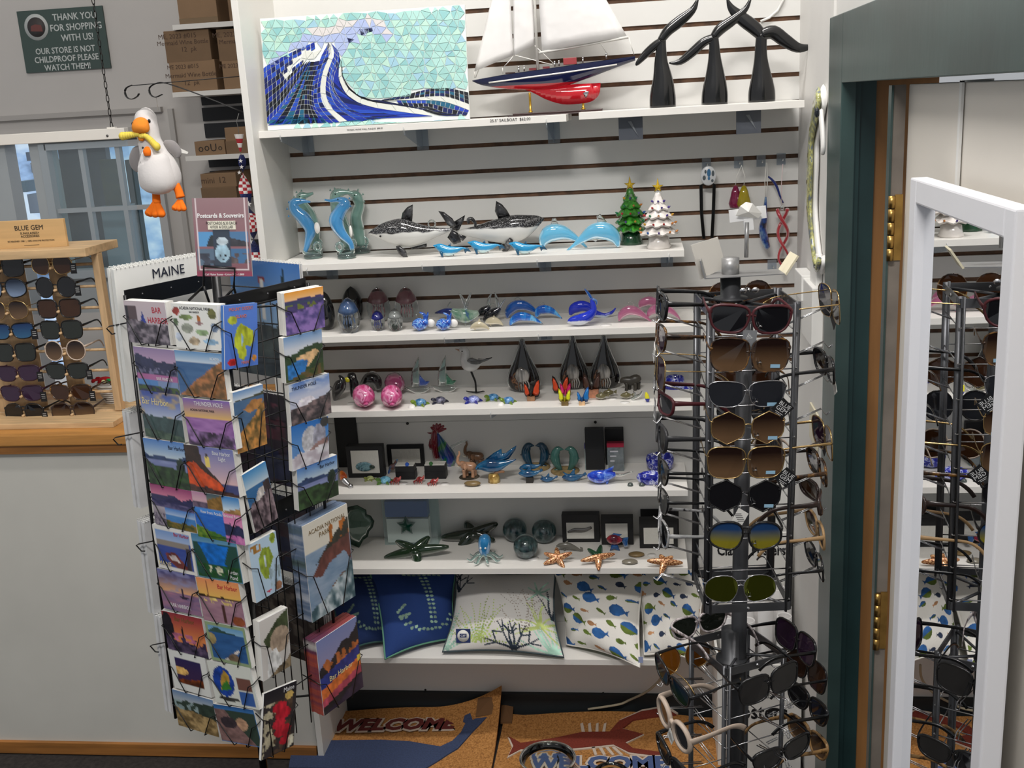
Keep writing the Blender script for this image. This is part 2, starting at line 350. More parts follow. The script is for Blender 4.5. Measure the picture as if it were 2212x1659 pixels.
for px, lab in ((1362, 'clear acrylic sign holder under the left whale tail'), (1617, 'clear acrylic sign holder under the right whale tail')):
    p = at(px, 262, -.2); z = SH['top']+.003-ST
    t = thing('acrylic_holder', lab, 'holder', (p.x, -.2, z), group='holders under the whale tail shelf')
    MB().bb((-.033, -.002, -.062), (.033, .002, -.0005)).build('plate', clear('grey acrylic', (120, 125, 135), .55), t)
    MB().prism([(-.008, -.012), (.02, -.052), (.002, -.012)], -.006, -.003).build('gusset', clear('acrylic gusset', (190, 195, 200), .4), t)
def strip_text(txt, px, py, key, label, size):
    p = at(px, py, -.2508)
    o = MB(Matrix.Rotation(pi/2, 4, 'X')).text(txt, size, ext=.0001).build('price_strip', INK, loc=p); tag(o, label, 'price label')
strip_text('25.5" SAILBOAT  $62.00', 1102, 259, 'top', 'black price lettering for the sailboat on shelf edge', .011)
strip_text('MOSAIC WAVE WALL PLAQUE  $80.00', 788, 279, 'top', 'tiny black price lettering on shelf edge under the mosaic', .006)
# ================================================================== cashier area behind
YB = 2.0
GREYW = mat('grey wall paint', (196, 192, 188), .7, var=.02, scale=2)
wl, wr = at(122, 450, YB).x, at(352, 450, YB).x; wt, wb_ = at(230, 313, YB).z, at(250, 584, YB).z
dl, dr = at(32, 450, YB).x, at(84, 450, YB).x
struct(MB().bb((-3.6, YB, 0), (dl, YB+.1, 4.18)).bb((dl, YB, wt+.03), (wl, YB+.1, 4.18)).bb((dr, YB, 0), (wl, YB+.1, wt+.03)).bb((wl, YB, wt), (wr, YB+.1, 4.18)).bb((wl, YB, 0), (wr, YB+.1, wb_)).bb((wr, YB, 0), (2.2, YB+.1, 4.18)).build('wall_rear', GREYW))
mb = MB(); p = at(180, 246, YB)
mb.bb((-3.4, YB-.03, p.z-.012), (at(352, 235, YB).x, YB, p.z+.012)); mb.bb((at(365, 240, YB).x, YB-.02, 0), (at(376, 240, YB).x, YB, p.z))
mb.bb((-3.4, YB-.05, at(100, 285, YB).z-.05), (at(330, 275, YB).x, YB, at(100, 285, YB).z))
struct(mb.build('trim_5', mat('grey trim', (176, 172, 168), .6)))
WT = mat('window frame paint', (186, 186, 186), .5)
win = thing('window_1', '', '', (0, 0, 0)); del win['label'], win['category']; win['kind'] = 'structure'
mb = MB()
for a, b in ((wl-.03, wl+.012), (wr-.012, wr+.03)): mb.bb((a, YB-.03, wb_-.02), (b, YB+.05, wt+.02))
mb.bb((wl, YB-.03, wt-.012), (wr, YB+.05, wt+.02)); mb.bb((wl-.03, YB-.05, wb_-.03), (wr+.03, YB+.05, wb_+.012))
mb.build('window_frame', WT, win, bev=.002)
mb = MB()
for q in (196, 274): x = at(q, 450, YB).x; mb.bb((x-.012, YB-.015, wb_), (x+.012, YB+.02, wt))
z = at(230, 451, YB).z; mb.bb((wl, YB-.014, z-.011), (wr, YB+.02, z+.011)); mb.build('muntin', WT, win)
MB().bb((wl, YB+.021, wb_), (wr, YB+.024, wt)).build('pane', clear('window pane', mixf=.06), win)
# outdoors beyond the window: a bright quay
m, nt, b = base('daylight outdoors'); setp(b, 1, spec=0); b.inputs['Base Color'].default_value = (0, 0, 0, 1)
noise_col(nt, b, [(.30, (60, 80, 110)), (.42, (165, 195, 235)), (.55, (230, 242, 255))], 2.2, stretch=(1, 1, 1.6), detail=4)
lk = b.inputs['Base Color'].links[0]; nt.links.new(lk.from_socket, b.inputs['Emission Color']); nt.links.remove(lk); b.inputs['Emission Strength'].default_value = 1.0
struct(MB().bb((-4.2, 4.2, .2), (1.2, 4.22, 2.6)).build('sky_backdrop', m))
def qbox(name, label, cat, a, b, Y, th, mats, group=None, gr=False):
    """upright board between two photo corners, standing at depth Y"""
    p, q = at(*a, Y), at(*b, Y); o = MB().bb((min(p.x, q.x), Y, 0 if gr else min(p.z, q.z)), (max(p.x, q.x), Y+th, max(p.z, q.z)))
    o = o.build(name, mats, bev=.001); return tag(o, label, cat, group)
PST = swirl('dark harbour poster', [(.3, (30, 28, 34)), (.5, (74, 70, 50)), (.7, (110, 104, 66))], 4, .4, stretch=(.6, 1, 2.2))
qbox('poster', 'dark framed poster with olive bands seen through the window', 'poster', (213, 345), (272, 445), YB+.25, .02, PST)
qbox('carton', 'pale grey carton standing behind the lower window panes', 'box', (216, 446), (276, 500), YB+.22, .2, mat('pale carton', (170, 174, 182), .6), gr=True)
qbox('display_stand', 'dark teal post of a rack behind the window beside the plush', 'stand', (284, 345), (300, 560), YB+.35, .05, mat('teal post', (36, 58, 70), .5), gr=True)
qbox('door_frame_post', 'dark upright at the left side behind the window', 'post', (120, 345), (140, 580), YB+.5, .05, mat('dark upright', (50, 54, 66), .5), gr=True)
cab = MB().bb((dl-.05, YB+.6, 0), (dr+.1, YB+.65, 2.2)).build('display_cabinet', mat('dark cabinet', (52, 56, 70), .5)); tag(cab, 'dark shelving seen through the gap left of the window', 'cabinet')
for k, (a, b, c, lab) in enumerate((((55, 329), (70, 347), (150, 165, 190), 'pale blue pack on dark shelving, topmost seen through the gap'), ((65, 352), (77, 373), (215, 220, 230), 'white card on dark shelving below the pale blue pack'), ((36, 392), (58, 415), (150, 185, 200), 'pale teal box on dark shelving above the large white carton'), ((58, 420), (86, 460), (185, 200, 220), 'large whitish carton low in the gap left of the window'))):
    qbox('package', lab, 'box', a, b, YB+.45, .15, mat('package %d' % k, c, .5))
# sign on the rear wall
def sign_board():
    TL, TR, BR, BL = [at(*p, YB-.006) for p in ((38, 25), (222, 12), (240, 148), (57, 157))]
    c = (TL+TR+BR+BL)/4; w = ((TR-TL).length+(BR-BL).length)/2; h = ((TL-BL).length+(TR-BR).length)/2; a = math.atan2((TR-TL).z, (TR-TL).x)
    t = thing('wall_sign', 'dark green sign thanking shoppers, on the grey wall behind the chain', 'sign', (c.x, YB-.004, c.z), rot=(0, -a, 0))
    MB().bb((-w/2, -.008, -h/2), (w/2, .002, h/2)).build('board', mat('sign green', (66, 82, 78), .5), t, bev=.001)
    L = mat('sign lettering', (196, 200, 198), .6); k = w/200
    def tx(s, x, y, sz): mb.M = Matrix.Translation((x*k, -.0085, y*k)) @ Matrix.Rotation(pi/2, 4, 'X'); mb.text(s, sz*k*.9, ext=.0005, bold=.0006, sx=.88)
    mb = MB(); tx('THANK YOU', 33, 47, 22); tx('FOR SHOPPING', 33, 25, 22); tx('WITH US!', 33, 3, 22); tx('OUR STORE IS NOT', 0, -22, 20); tx('CHILDPROOF PLEASE', 0, -40, 20); tx('WATCH THEM!', 0, -58, 20); mb.build('lettering', L, t)
    mb = MB(Matrix.Translation((-59*k, -.0085, 30*k)) @ Matrix.Rotation(pi/2, 4, 'X')); mb.lathe([(0, .0004), (28*k, .0004), (28*k, 0)], 0, 28); mb.lathe([(0, .0009), (21*k, .0009), (21*k, 0)], 1, 28)
    mb.M = Matrix.Translation((-59*k, -.0096, 30*k)); mb.prism([(-14*k, -8*k), (14*k, -10*k), (12*k, 4*k), (-2*k, 6*k), (-12*k, 3*k)], 0, -.0004, 2)
    mb.build('emblem', [L, mat('emblem dark', (64, 60, 60), .6), mat('emblem red', (112, 66, 62), .6)], t)
sign_board()
# rear shelves with cartons and dark slat panels
XR = .02
for a, b, lab in (((372, 62), 54, 'white rear shelf board under the topmost large cartons'), ((372, 207), 200, 'white rear shelf board under the stacked writing-marked cartons'), ((400, 345), 338, 'white rear shelf board under the printed gift carton'), ((430, 585), 570, 'lowest white rear shelf board behind the postcard sign')):
    p = at(a[0], b, YB-.32); o = MB().bb((0, 0, -.022), (XR-p.x, .32, 0)).build('rear_shelf', LAM, loc=(p.x, YB-.32, p.z)); tag(o, lab, 'shelf', 'rear shelf boards')
DARKP = mat('black slat panel', (22, 24, 28), .5)
for k, (y0, y1, xl) in enumerate(((205, 228, 436), (233, 262, 439), (267, 298, 444), (343, 362, 452), (370, 398, 456), (404, 430, 460), (520, 570, 490))):
    p, q = at(xl, y1, YB-.012), at(xl, y0, YB-.012); o = MB().bb((p.x, YB-.012, p.z), (XR, YB-.001, q.z)).build('trim_%d' % (10+k), DARKP); struct(o)
KRAFT = mat('kraft cardboard', (140, 112, 84), .75, var=.06, scale=5); KR2 = mat('kraft cardboard dark', (122, 97, 72), .75, var=.06, scale=5); MARK = mat('brown marker', (82, 62, 50), .8)
def carton(a, b, lab, kr=KRAFT, Y=YB-.30, d=.26, lines=(), tape=False, ink=MARK):
    p, q = at(*a, Y), at(*b, Y); x0, x1, z0, z1 = min(p.x, q.x), max(p.x, q.x), min(p.z, q.z), max(p.z, q.z)
    t = thing('carton', lab, 'box', ((x0+x1)/2, Y, z0), group='cartons on the rear shelves'); w = x1-x0; h = z1-z0
    MB().bb((-w/2, 0, 0), (w/2, d, h)).build('body', kr, t, bev=.003)
    if lines:
        mb = MB()
        for s, u, v, sz in lines: mb.M = Matrix.Translation((u*w, -.0006, v*h)) @ Matrix.Rotation(pi/2, 4, 'X'); mb.text(s, sz, ext=.0002)
        mb.build('handwriting', ink, t)
    if tape: MB().bb((-w/2-.0005, -.0008, 0), (w/2+.0005, .03, .004)).bb((-w/2, -.0012, .006), (w/2, -.0002, .03)).build('tape', clear('packing tape', (210, 190, 160), .25, .1), t)
carton((374, -60), (472, 50), 'large taped carton at top left of the rear shelves', tape=True); carton((484, -60), (520, 48), 'large carton beside the taped one, cut off by the partition', KR2)
carton((352, 68), (458, 131), 'upper stacked carton at left with brown handwriting', KR2, lines=(('ME, 2023 #015', -.2, .82, .03), ('Mermaid Wine Bottle', -.1, .62, .028), ('12  pk', .02, .4, .03)))
carton((466, 64), (540, 129), 'upper stacked carton at right beside the handwritten one', KR2, lines=(('ME, 2023', -.25, .82, .03), ('Mermaid', -.1, .6, .028)))
carton((364, 134), (471, 196), 'lower stacked carton at left with handwriting', lines=(('ME 2023 #015', -.2, .82, .026), ('Mermaid Wine Bottle', -.05, .55, .028), ('12  pk', -.05, .3, .03)))
carton((478, 132), (545, 193), 'lower stacked carton at right, behind the iron bracket', lines=(('ME 2023', -.25, .82, .026),))
carton((419, 306), (488, 334), 'low gift carton printed with dark pots', KRAFT, lines=(('o', -.3, .5, .05), ('o', -.1, .55, .05), ('U', .12, .5, .05), ('o', .34, .5, .04)), ink=mat('print black', (40, 34, 30), .7))
carton((486, 305), (540, 332), 'small lower carton right of the printed gift carton', KR2); carton((484, 276), (540, 303), 'small upper carton stacked behind the striped pennant', KRAFT)
carton((432, 376), (512, 403), 'upper printed carton of the pair above the postcard sign', KRAFT, lines=(('mini', -.3, .5, .04), ('12', .1, .5, .04))); carton((433, 406), (513, 432), 'lower plain carton of the pair above the postcard sign', KR2)
# ================================================================== counter
CY = -.30
ctz = at(200, 935, CY).z; nosz = at(200, 978, CY).z; cbz = at(300, 1608, CY).z; cbz0 = at(300, 1633, CY).z
OAK = mat('honey oak', (178, 126, 66), .42, var=.12, scale=5, stretch=(.6, 4, 9)); OAKL = mat('oak edge', (150, 100, 50), .45, var=.15, scale=5, stretch=(.6, 4, 9))
ct = thing('checkout_counter', 'white checkout counter with oak top edge and oak base strip', 'counter', (-.9, CY, 0))
mb = WB((-.9, CY, 0))
mb.bb((-2.6, CY+.012, cbz0), (-.024, .2, nosz)); mb.build('body', mat('counter laminate', (200, 198, 190), .45, var=.02, scale=3), ct)
WB((-.9, CY, 0)).bb((-2.6, CY-.012, nosz+.028), (-.022, .24, ctz)).build('top_slab', OAK, ct, bev=.004)
WB((-.9, CY, 0)).bb((-2.6, CY-.004, nosz), (-.024, CY+.02, nosz+.030)).build('apron_strip', OAKL, ct, bev=.002)
WB((-.9, CY, 0)).bb((-2.6, CY, cbz0), (-.024, CY+.02, cbz)).build('base_strip', OAKL, ct, bev=.002)
WB((-.9, CY, 0)).bb((-2.6, CY+.06, 0), (-.024, .2, cbz0)).build('toe_kick', mat('toe kick', (30, 28, 27), .7), ct)
# sneeze guard rail hanging on a chain
SY = .10
a, b = at(-60, 300, SY), at(272, 277, SY); zr = at(262, 276, SY).z; zr0 = at(268, 299, SY).z
gd = thing('hanging_shield', 'clear hanging shield with white top rail over the counter', 'shield', (b.x, SY, zr))
rl = WB((b.x, SY, zr)); rl.bb((a.x, SY-.015, zr0), (b.x, SY+.015, zr)); rl.build('rail', mat('rail white', (222, 218, 210), .4), gd, bev=.002)
p = at(237, 293, SY); mb = MB(Matrix.Translation((p.x-b.x, -.0155, p.z-zr)) @ Matrix.Rotation(pi/2, 4, 'X')); mb.lathe([(0, .001), (.004, .001), (.004, 0)], 0, 10); mb.build('bolt', mat('bolt grey', (90, 88, 86), .4, .6), gd)
WB((b.x, SY, zr)).bb((a.x, SY-.002, ctz+.30), (b.x-.002, SY+.002, zr0)).build('pane', clear('shield pane', (240, 246, 250), .05), gd)
c0 = at(241, 272, SY); t = thing('hanging_chain', 'dark link chain holding up the shield rail', 'chain', (c0.x, SY, zr))
mb = MB(); 
for k in range(26):
    z = .008+k*.021
    ring = [(.0045*cos(2*pi*i/10), .0, z+.0125*sin(2*pi*i/10)) if k % 2 == 0 else (0, .0045*cos(2*pi*i/10), z+.0125*sin(2*pi*i/10)) for i in range(10)]
    mb.tube(ring, .0014, 0, 5, True)
mb.build('links', mat('dark chain', (50, 48, 46), .4, .8), t); MB().bb((-.014, -.006, 0), (.014, .006, .004)).build('tab', mat('rail white', (222, 218, 210), .4), t)
# ================================================================== sunglasses
def lens_outline(style, w):
    A = dict(way=(2.9, .235, .160, .17, .03), avi=(2.4, .225, .185, -.02, -.1), sq=(3.6, .23, .185, .06, 0), rnd=(2.1, .21, .20, 0, 0), cat=(2.7, .235, .155, .2, .09), big=(3.2, .245, .205, .08, 0), sport=(3.0, .25, .125, .1, .05), hexa=(2.5, .225, .19, .02, 0))[style]
    n, a, b, k, tilt = A; P = []
    for i in range(20):
        t = 2*pi*i/20; c, s = cos(t), sin(t)
        if style == 'hexa': 
            r = 1/max(abs(cos((t+pi/6) % (pi/3)-pi/6)), .8); x, z = .95*c*r, .95*s*r
        else: x = math.copysign(abs(c)**(2/n), c); z = math.copysign(abs(s)**(2/n), s)
        x *= 1+k*z
        if style == 'avi': z = z-.28*max(0, -z)*(-x)*.5+(.1*x*(-min(0, z))); x = x*(1+.12*min(0, z)) if x < 0 else x
        z += tilt*x
        P.append((x*a*w, z*b*w*1.12))
    return P
def glasses(name, label, loc, rz, style, fm, lm, w=.144, rim=.0022, tm=None, rot=None, group='sunglasses', tagm=None, temples=True, sticker=None, fold=False):
    t = thing(name, label, 'sunglasses', loc, rz, group, rot)
    O = lens_outline(style, w); cx = .262*w; f = MB(); cv = lambda x: 2.2*x*x*(.5 if style != 'sport' else 1.6)
    tops = []
    for s in (1, -1):
        Q = [(s*(cx+x), cv(cx+x), z) for x, z in O]
        f.loft([q+(rim, rim*1.15) for q in Q], 0, 6, up=(0, 1, 0), closed=True)
        l = MB(); l.prism([(s*(cx+x), z) for x, z in O], -.0006, .0006)
        for v in l.v: v.y += cv(v.x)
        l.build('lens', lm, t)
        xo = s*(cx+max(p[0] for p in O)); zo = .085*w
        if temples:
            T = [(xo-s*.004, cv(xo), zo, .0016, rim*1.6), (xo+s*.002, cv(xo)+.003, zo, .0016, rim*2.1), (xo+s*.002, .05, zo, .0013, rim*1.6), (xo-s*.002, .1, zo-.002, .0012, rim*1.3), (xo-s*.006, .125, zo-.014, .0014, rim*1.5), (xo-s*.009, .14, zo-.03, .0014, rim*1.5)]
            if rim < .0016: T = [p[:3]+(.001, .0013 if i < 4 else .0024) for i, p in enumerate(T)]
            MB().spline(T, 0, 6, 3).build('temple', tm or fm, t)
    bi = cx-.215*w
    f.spline([(-bi*1.25, .0005, .045*w, rim), (0, 0, .06*w, rim*1.1), (bi*1.25, .0005, .045*w, rim)], 0, 6, 3)
    if style in ('avi',): f.spline([(-bi*1.6, .0005, .13*w, rim), (0, 0, .135*w, rim), (bi*1.6, .0005, .13*w, rim)], 0, 6, 3)
    f.build('frame', fm, t)
    if sticker: MB(Matrix.Translation((cx+.01, cv(cx)-.0012, -.02*w/.144*1.0+.005))).box((0, 0, -.006), (.018, .0004, .007)).build('lens_sticker', sticker, t)
    if tagm:
        x, z, kind = tagm; g = MB(Matrix.Translation((x, -.004, z))); s = .022
        if kind == 'gem':
            g.prism([(0, s), (s, 0), (0, -s), (-s, 0)], -.0005, .0005, 0); g.tube([(0, 0, s*.9), (-.002, .002, s*1.9)], .0004, 0, 4)
            g.M = Matrix.Translation((x, -.0048, z)) @ Matrix.Rotation(pi/2, 4, 'X') @ Matrix.Rotation(radians(-35), 4, 'Z')
            g.text('BLUE', .0115, 1, Matrix.Translation((0, .007, 0)), .0001); g.text('GEM', .0125, 1, Matrix.Translation((0, -.003, 0)), .0001)
            for q in range(2): g.box((0, -.0108-.003*q, 0), (.018-.006*q, .0009, .0002), 1)
            g.build('tag', [mat('tag black', (20, 20, 22), .5), mat('tag lettering', (215, 215, 215), .6)], t)
        elif kind == 'fash':
            g.bb((-.013, -.0005, -.022), (.013, .0005, .022), 0); g.tube([(0, 0, .02), (.0, .002, .034)], .0004, 1, 4)
            g.M = Matrix.Translation((x, -.0048, z-.016)) @ Matrix.Rotation(pi/2, 4, 'X'); g.text('FASHION', .0058, 1, ext=.0001)
            for q in range(5): g.M = Matrix.Translation((x, -.0048, z+.004)); g.tube([(-.009+q*.003, 0, -.006+.002*q), (-.002+q*.002, 0, .012-.002*q)], .0004, 1, 4)
            g.build('tag', [mat('tag silver', (140, 142, 145), .35, .3), mat('tag lettering', (215, 215, 215), .6)], t)
        elif kind == 'bar':
            g.bb((-.010, -.0005, -.016), (.010, .0005, .016), 0)
            for q in range(3): g.box((0, -.0008, .008-.006*q), (.012, .0002, .0012), 1)
            g.build('tag', [mat('tag black', (20, 20, 22), .5), mat('tag lettering', (215, 215, 215), .6)], t)
        else:
            g.prism([(-.016, -.012), (.004, -.024), (.017, .006), (-.003, .019)], -.0005, .0005, 0); g.tube([(0, 0, .016), (0, .003, .03)], .0004, 0, 4)
            for q in range(5): g.box((.0+.002*(q-2), -.0008, .006-.004*q), (.014, .0002, .001), 1)
            g.build('tag', [PAPER, INK], t)
    return t
FBLK = mat('black plastic frame', (16, 16, 18), .25, coat=.3); FGLD = mat('gold wire frame', (190, 160, 110), .25, 1); FSIL = mat('silver wire frame', (180, 180, 184), .22, 1); FTOR = swirl('tortoise frame', [(.4, (28, 18, 12)), (.55, (70, 44, 20)), (.65, (130, 90, 36))], 55, .25)
FBRN = mat('dark brown frame', (46, 30, 26), .3, coat=.3); FRED = mat('burgundy frame', (74, 26, 32), .35); FCRM = mat('cream frame', (190, 172, 156), .4); FPUR = mat('plum frame', (48, 24, 40), .3); FWOD = mat('pale wood frame', (176, 142, 100), .45)
LBLK = lensmat('black lens', (20, 20, 24), mixf=.9); LGRY = lensmat('smoke lens', (46, 48, 54), mixf=.75); LBRN = lensmat('brown fade lens', (120, 92, 66), (40, 24, 20), .7); LBR2 = lensmat('amber lens', (70, 42, 24), mixf=.7); LGRN = lensmat('dark green lens', (34, 38, 32), mixf=.88)
LBLU = lensmat('blue mirror lens', (60, 110, 150), (30, 60, 110), .92, .6); LPUR = lensmat('plum mirror lens', (60, 36, 62), mixf=.92, metal=.3); LSUN = lensmat('blue to yellow lens', (150, 140, 40), (36, 72, 120), .75, span=.014); LGLD = lensmat('green gold mirror lens', (110, 120, 30), mixf=.95, metal=.9, rough=.08); LBLF = lensmat('blue fade lens', (130, 150, 180), (22, 40, 66), .8)
STK = mat('uv sticker', (150, 190, 215), .3)
# counter display of sunglasses
DY = -.13
PINE = mat('pale pine', (196, 164, 124), .5, var=.1, scale=6, stretch=(8, 8, 1)); PINEX = mat('pale pine boards', (200, 168, 126), .5, var=.1, scale=6, stretch=(1, 8, 8))
o = at(222, 545, DY); ob = at(245, 915, DY); xr = (o.x+ob.x)/2+.008; ztop = at(100, 534, DY).z
ds = thing('sunglasses_display', 'pine countertop display frame with pegs holding two columns of sunglasses', 'display', (xr, DY, ctz))
mb = WB((xr, DY, ctz)); mb.bb((-2.0, DY-.07, ztop-.026), (xr, DY+.14, ztop)); mb.build('top_board', PINEX, ds, bev=.002)
mb = WB((xr, DY, ctz)); mb.bb((xr-.022, DY, ctz+.02), (xr, DY+.03, ztop-.026)); mb.build('side_post', PINE, ds, bev=.002)
mb = WB((xr, DY, ctz)); mb.bb((-2.0, DY-.12, ctz), (xr+.03, DY+.16, ctz+.018)); mb.build('base_board', PINEX, ds, bev=.002)
x = at(52, 700, DY+.02).x; mb = WB((xr, DY, ctz)); mb.bb((-2.0, DY+.03, ctz+.018), (at(70, 700, DY+.03).x, DY+.04, ztop-.026)); mb.bb((at(112, 700, DY).x, DY+.03, ctz+.018), (at(148, 700, DY).x, DY+.04, ztop-.026)); mb.build('back_board', PINE, ds)
pegR = [(111, 577), (120, 625), (127, 671), (132, 717), (140, 762), (145, 806), (153, 852), (157, 893)]; pegL = [(3, 583), (9, 628), (16, 675), (25, 720), (32, 766), (39, 811), (47, 854), (52, 895)]
DL_ = dict(zip(range(8), [('sq', FBLK, LBLK, 'avi', FGLD, LBR2), ('avi', FBLK, LBLF, 'rnd', FBLK, LBLK), ('avi', FGLD, LBRN, 'sq', FBLK, LBR2), ('way', FBLK, LBLU, 'sq', FBLK, LGRN), ('sq', FBLK, LGRN, 'rnd', FCRM, LBRN), ('way', FPUR, LPUR, 'way', FBLK, LGRN), ('way', FPUR, LPUR, 'way', FTOR, LBR2), ('avi', FBLK, LBLK, 'avi', FBRN, LBRN)]))
ORD = ['top', 'second', 'third', 'fourth', 'fifth', 'sixth', 'seventh', 'bottom']
DN = [('square black', 'gold wire with brown'), ('blue fading aviator', 'round black'), ('brown aviator', 'square amber'), ('blue mirrored', 'square dark green'), ('square dark', 'cream rimmed brown'), ('plum mirrored', 'black green-lensed'), ('plum mirrored', 'tortoise amber'), ('black aviator', 'brown fading aviator')]
rod = WB((xr, DY, ctz))
for k in range(8):
    for j, (px, py) in enumerate((pegL[k], pegR[k])):
        p = at(px, py, DY-.035); st, fm, lm = DL_[k][3*j:3*j+3]
        glasses('sunglasses', '%s lenses, %s row of the pine display, %s column' % (DN[k][j], ORD[k], ('left', 'right')[j]), (p.x, p.y, p.z+.0065), radians(random.Random(k*2+j).uniform(-4, 6)), st, fm, lm, .140, .0015 if fm in (FGLD,) else .0021, group='sunglasses on the pine display', tagm=(.075, -.012, 'bar') if (k*3+j*2) % 5 in (0, 2) and j == 1 or (j == 0 and k in (3, 5, 6, 7)) else None)
        rod.M = Matrix.Translation(Vector((p.x-xr, -.045, p.z-ctz-.003))) @ Matrix.Rotation(-pi/2, 4, 'X'); rod.lathe([(.0045, .07), (.0045, .002), (.0035, 0), (0, 0)], 0, 8)
    p = at(120, pegR[k][1]-4, DY+.012); rod.M = Matrix.Translation((-1.4, .012, p.z-ctz)) @ Matrix.Rotation(pi/2, 4, 'Y'); rod.lathe([(.0045, .0), (.0045, 1.39)], 0, 8)
rod.build('pegs', PINE, ds)
TLa, TRa, BRa = at(-14, 490, DY), at(136, 475, DY), at(141, 533, DY)
sg = thing('brand_sign', 'small wooden sign with dark lettering standing on the pine display', 'sign', ((TLa.x+TRa.x)/2, DY, ztop)); w = TRa.x-TLa.x; h = TRa.z-ztop+.004
MB().bb((-w/2, 0, 0), (w/2, .012, h)).build('board', mat('light wood sign', (206, 168, 116), .5, var=.05, scale=5, stretch=(.5, 4, 8)), sg, bev=.001)
mb = MB()
for s, z, sz in (('BLUE GEM', .72, .021), ('SUNGLASSES+', .53, .010), ('ACCESSORIES', .42, .010), ('ESTABLISHED 1980  |  100% UVA/UVB PROTECTION', .25, .0068)): mb.M = Matrix.Translation((0, -.0006, z*h)) @ Matrix.Rotation(pi/2, 4, 'X'); mb.text(s, sz, ext=.0002)
mb.M = Matrix(); mb.box((0, -.0004, .1*h), (.05, .0004, .001)); mb.build('lettering', INK, sg)
# wicker basket with felt lobsters
bp = at(262, 918, .0); bp.z = ctz; s = .74/.74
bk = thing('wicker_basket', 'white wicker basket between pine display and postcard rack', 'basket', bp)
WK = mat('white wicker', (214, 210, 204), .6); mb = MB()
for k in range(11): z = .004+k*.0075; r = .030+.028*k/10; mb.tube([(r*(1+.03*((i+k) % 2))*cos(2*pi*i/24), r*(1+.03*((i+k) % 2))*sin(2*pi*i/24), z) for i in range(24)], .0034, 0, 5, True)
mb.lathe([(0, .002), (.028, .002), (.055, .08)], 0, 24); mb.build('weave', WK, bk)
for k, (dx, c, lab) in enumerate(((-.03, (170, 24, 34), 'red felt lobster in the white wicker basket'), (.022, (28, 140, 70), 'green felt lobster in the white wicker basket'))):
    t = thing('felt_lobster', lab, 'toy', (bp.x+dx, bp.y-.01, bp.z+.078)); m_ = mat('felt %d' % k, c, .95)
    MB().spline([(-.022, 0, .004, .004), (-.008, 0, .012, .012), (.012, .006, .014, .010), (.026, .01, .006, .006)], 0, 8, 3).build('body', m_, t)
    for q in (-1, 1): MB().spline([(-.01, 0, .012, .003), (-.02, -.012*q, .018, .003), (-.03, -.014*q, .016, .007), (-.036, -.012*q, .01, .003)], 0, 7, 3).build('claw', m_, t)
    MB().ell((.004, -.012, .012), (.008, .004, .006)).build('belly', mat('felt pale', (220, 214, 160), .95), t)
# ================================================================== postcard spinner rack
AL = radians(27); UP = Vector((.031, 0, 1)).normalized()
RN = at(480, 655, -1.0); RS = .34
dA = Vector((-cos(AL), sin(AL), 0)); dB = Vector((sin(AL), cos(AL), 0))
def frame_of(xd):
    y = UP.cross(xd).normalized(); x = y.cross(UP).normalized(); return Matrix((x, y, UP)).transposed()
MA = frame_of(-dA); MBf = frame_of(dB)
RSB = .27; KB = RN+RS*dA+RSB*dB                              # back corner, top
def hit(px, py, P0, n): d = ray(px, py); return CAM+d*((P0-CAM).dot(n)/d.dot(n))
def base_of(P): return P+UP*(-P.z/UP.z)
RC = RN+.5*RS*dA+.5*RSB*dB; RB = base_of(RC); ZB = .50
rack = thing('postcard_rack', 'black wire spinner rack holding postcards and calendars in front of the counter', 'display rack', RB, rot=MA.to_euler())
inv = (Matrix.Translation(RB) @ MA.to_4x4()).inverted()
def RW(): return MB(inv.copy())
top = RN.z; crn = [RN, RN+RS*dA, KB, RN+RSB*dB]
lev = lambda P, z: P+UP*((z-P.z)/UP.z)
mb = RW()
for i, c in enumerate(crn):
    w = .011 if i == 0 else .004; mb.tube([lev(c-.012*(dA+dB)*0, ZB), lev(c, top)], w if i else .009, 0, 8)
mb.build('corner_posts', BLACK, rack)
mb = RW(); mb.tube([RB, lev(RC, top+.05)], .011, 0, 10); mb.build('pole', BLACK, rack)
mb = MB(); mb.lathe([(.20, 0), (.20, .012), (.03, .03), (.012, .05)], 0, 28); mb.build('base', BLACK, rack)
mb = RW()
for z in [top-.02-.09*k for k in range(12)]:
    mb.tube([lev(c, z) for c in crn], .0018, 0, 5, True)
for z in (top-.05, top-.5, ZB+.03):
    for c in crn: mb.tube([lev(c, z), lev(RC, z)], .003, 0, 6)
for f0, f1 in ((0, 3), (0, 1), (3, 2)):
    for k in (.2, .4, .6, .8): q = crn[f0].lerp(crn[f1], k); mb.tube([lev(q, ZB), lev(q, top-.03)], .0016, 0, 5)
mb.build('wire_grid', BLACK, rack)
def board(c0, c1, z0, z1, name='header_board', th=.004, o=0):
    mb = RW(); x = (c1-c0).normalized(); n = Vector((x.y, -x.x, 0)); P = [c0, c1]
    V = [lev(p, z)+n*(o+q) for p in P for z in (z0, z1) for q in (-th/2, th/2)]
    mb.add(V, [(0, 1, 3, 2), (4, 6, 7, 5), (0, 4, 5, 1), (2, 3, 7, 6), (0, 2, 6, 4), (1, 5, 7, 3)])
    for k in (.18, .5, .82): q = lev(c0.lerp(c1, k), (z0+z1)/2+.004); mb.ell(q, .0022, 1, 6, 4); mb.ell(q+n*.002, .003, 1, 6, 4)
    mb.build(name, [BLACK, mat('rivet', (90, 90, 92), .3, .8)], rack)
board(crn[1], crn[2], top-.03, top+.012); board(crn[0], crn[3], top-.025, top+.012, o=-.01); board(crn[0], crn[3], 1.075, 1.125, 'mid_board', o=-.02)
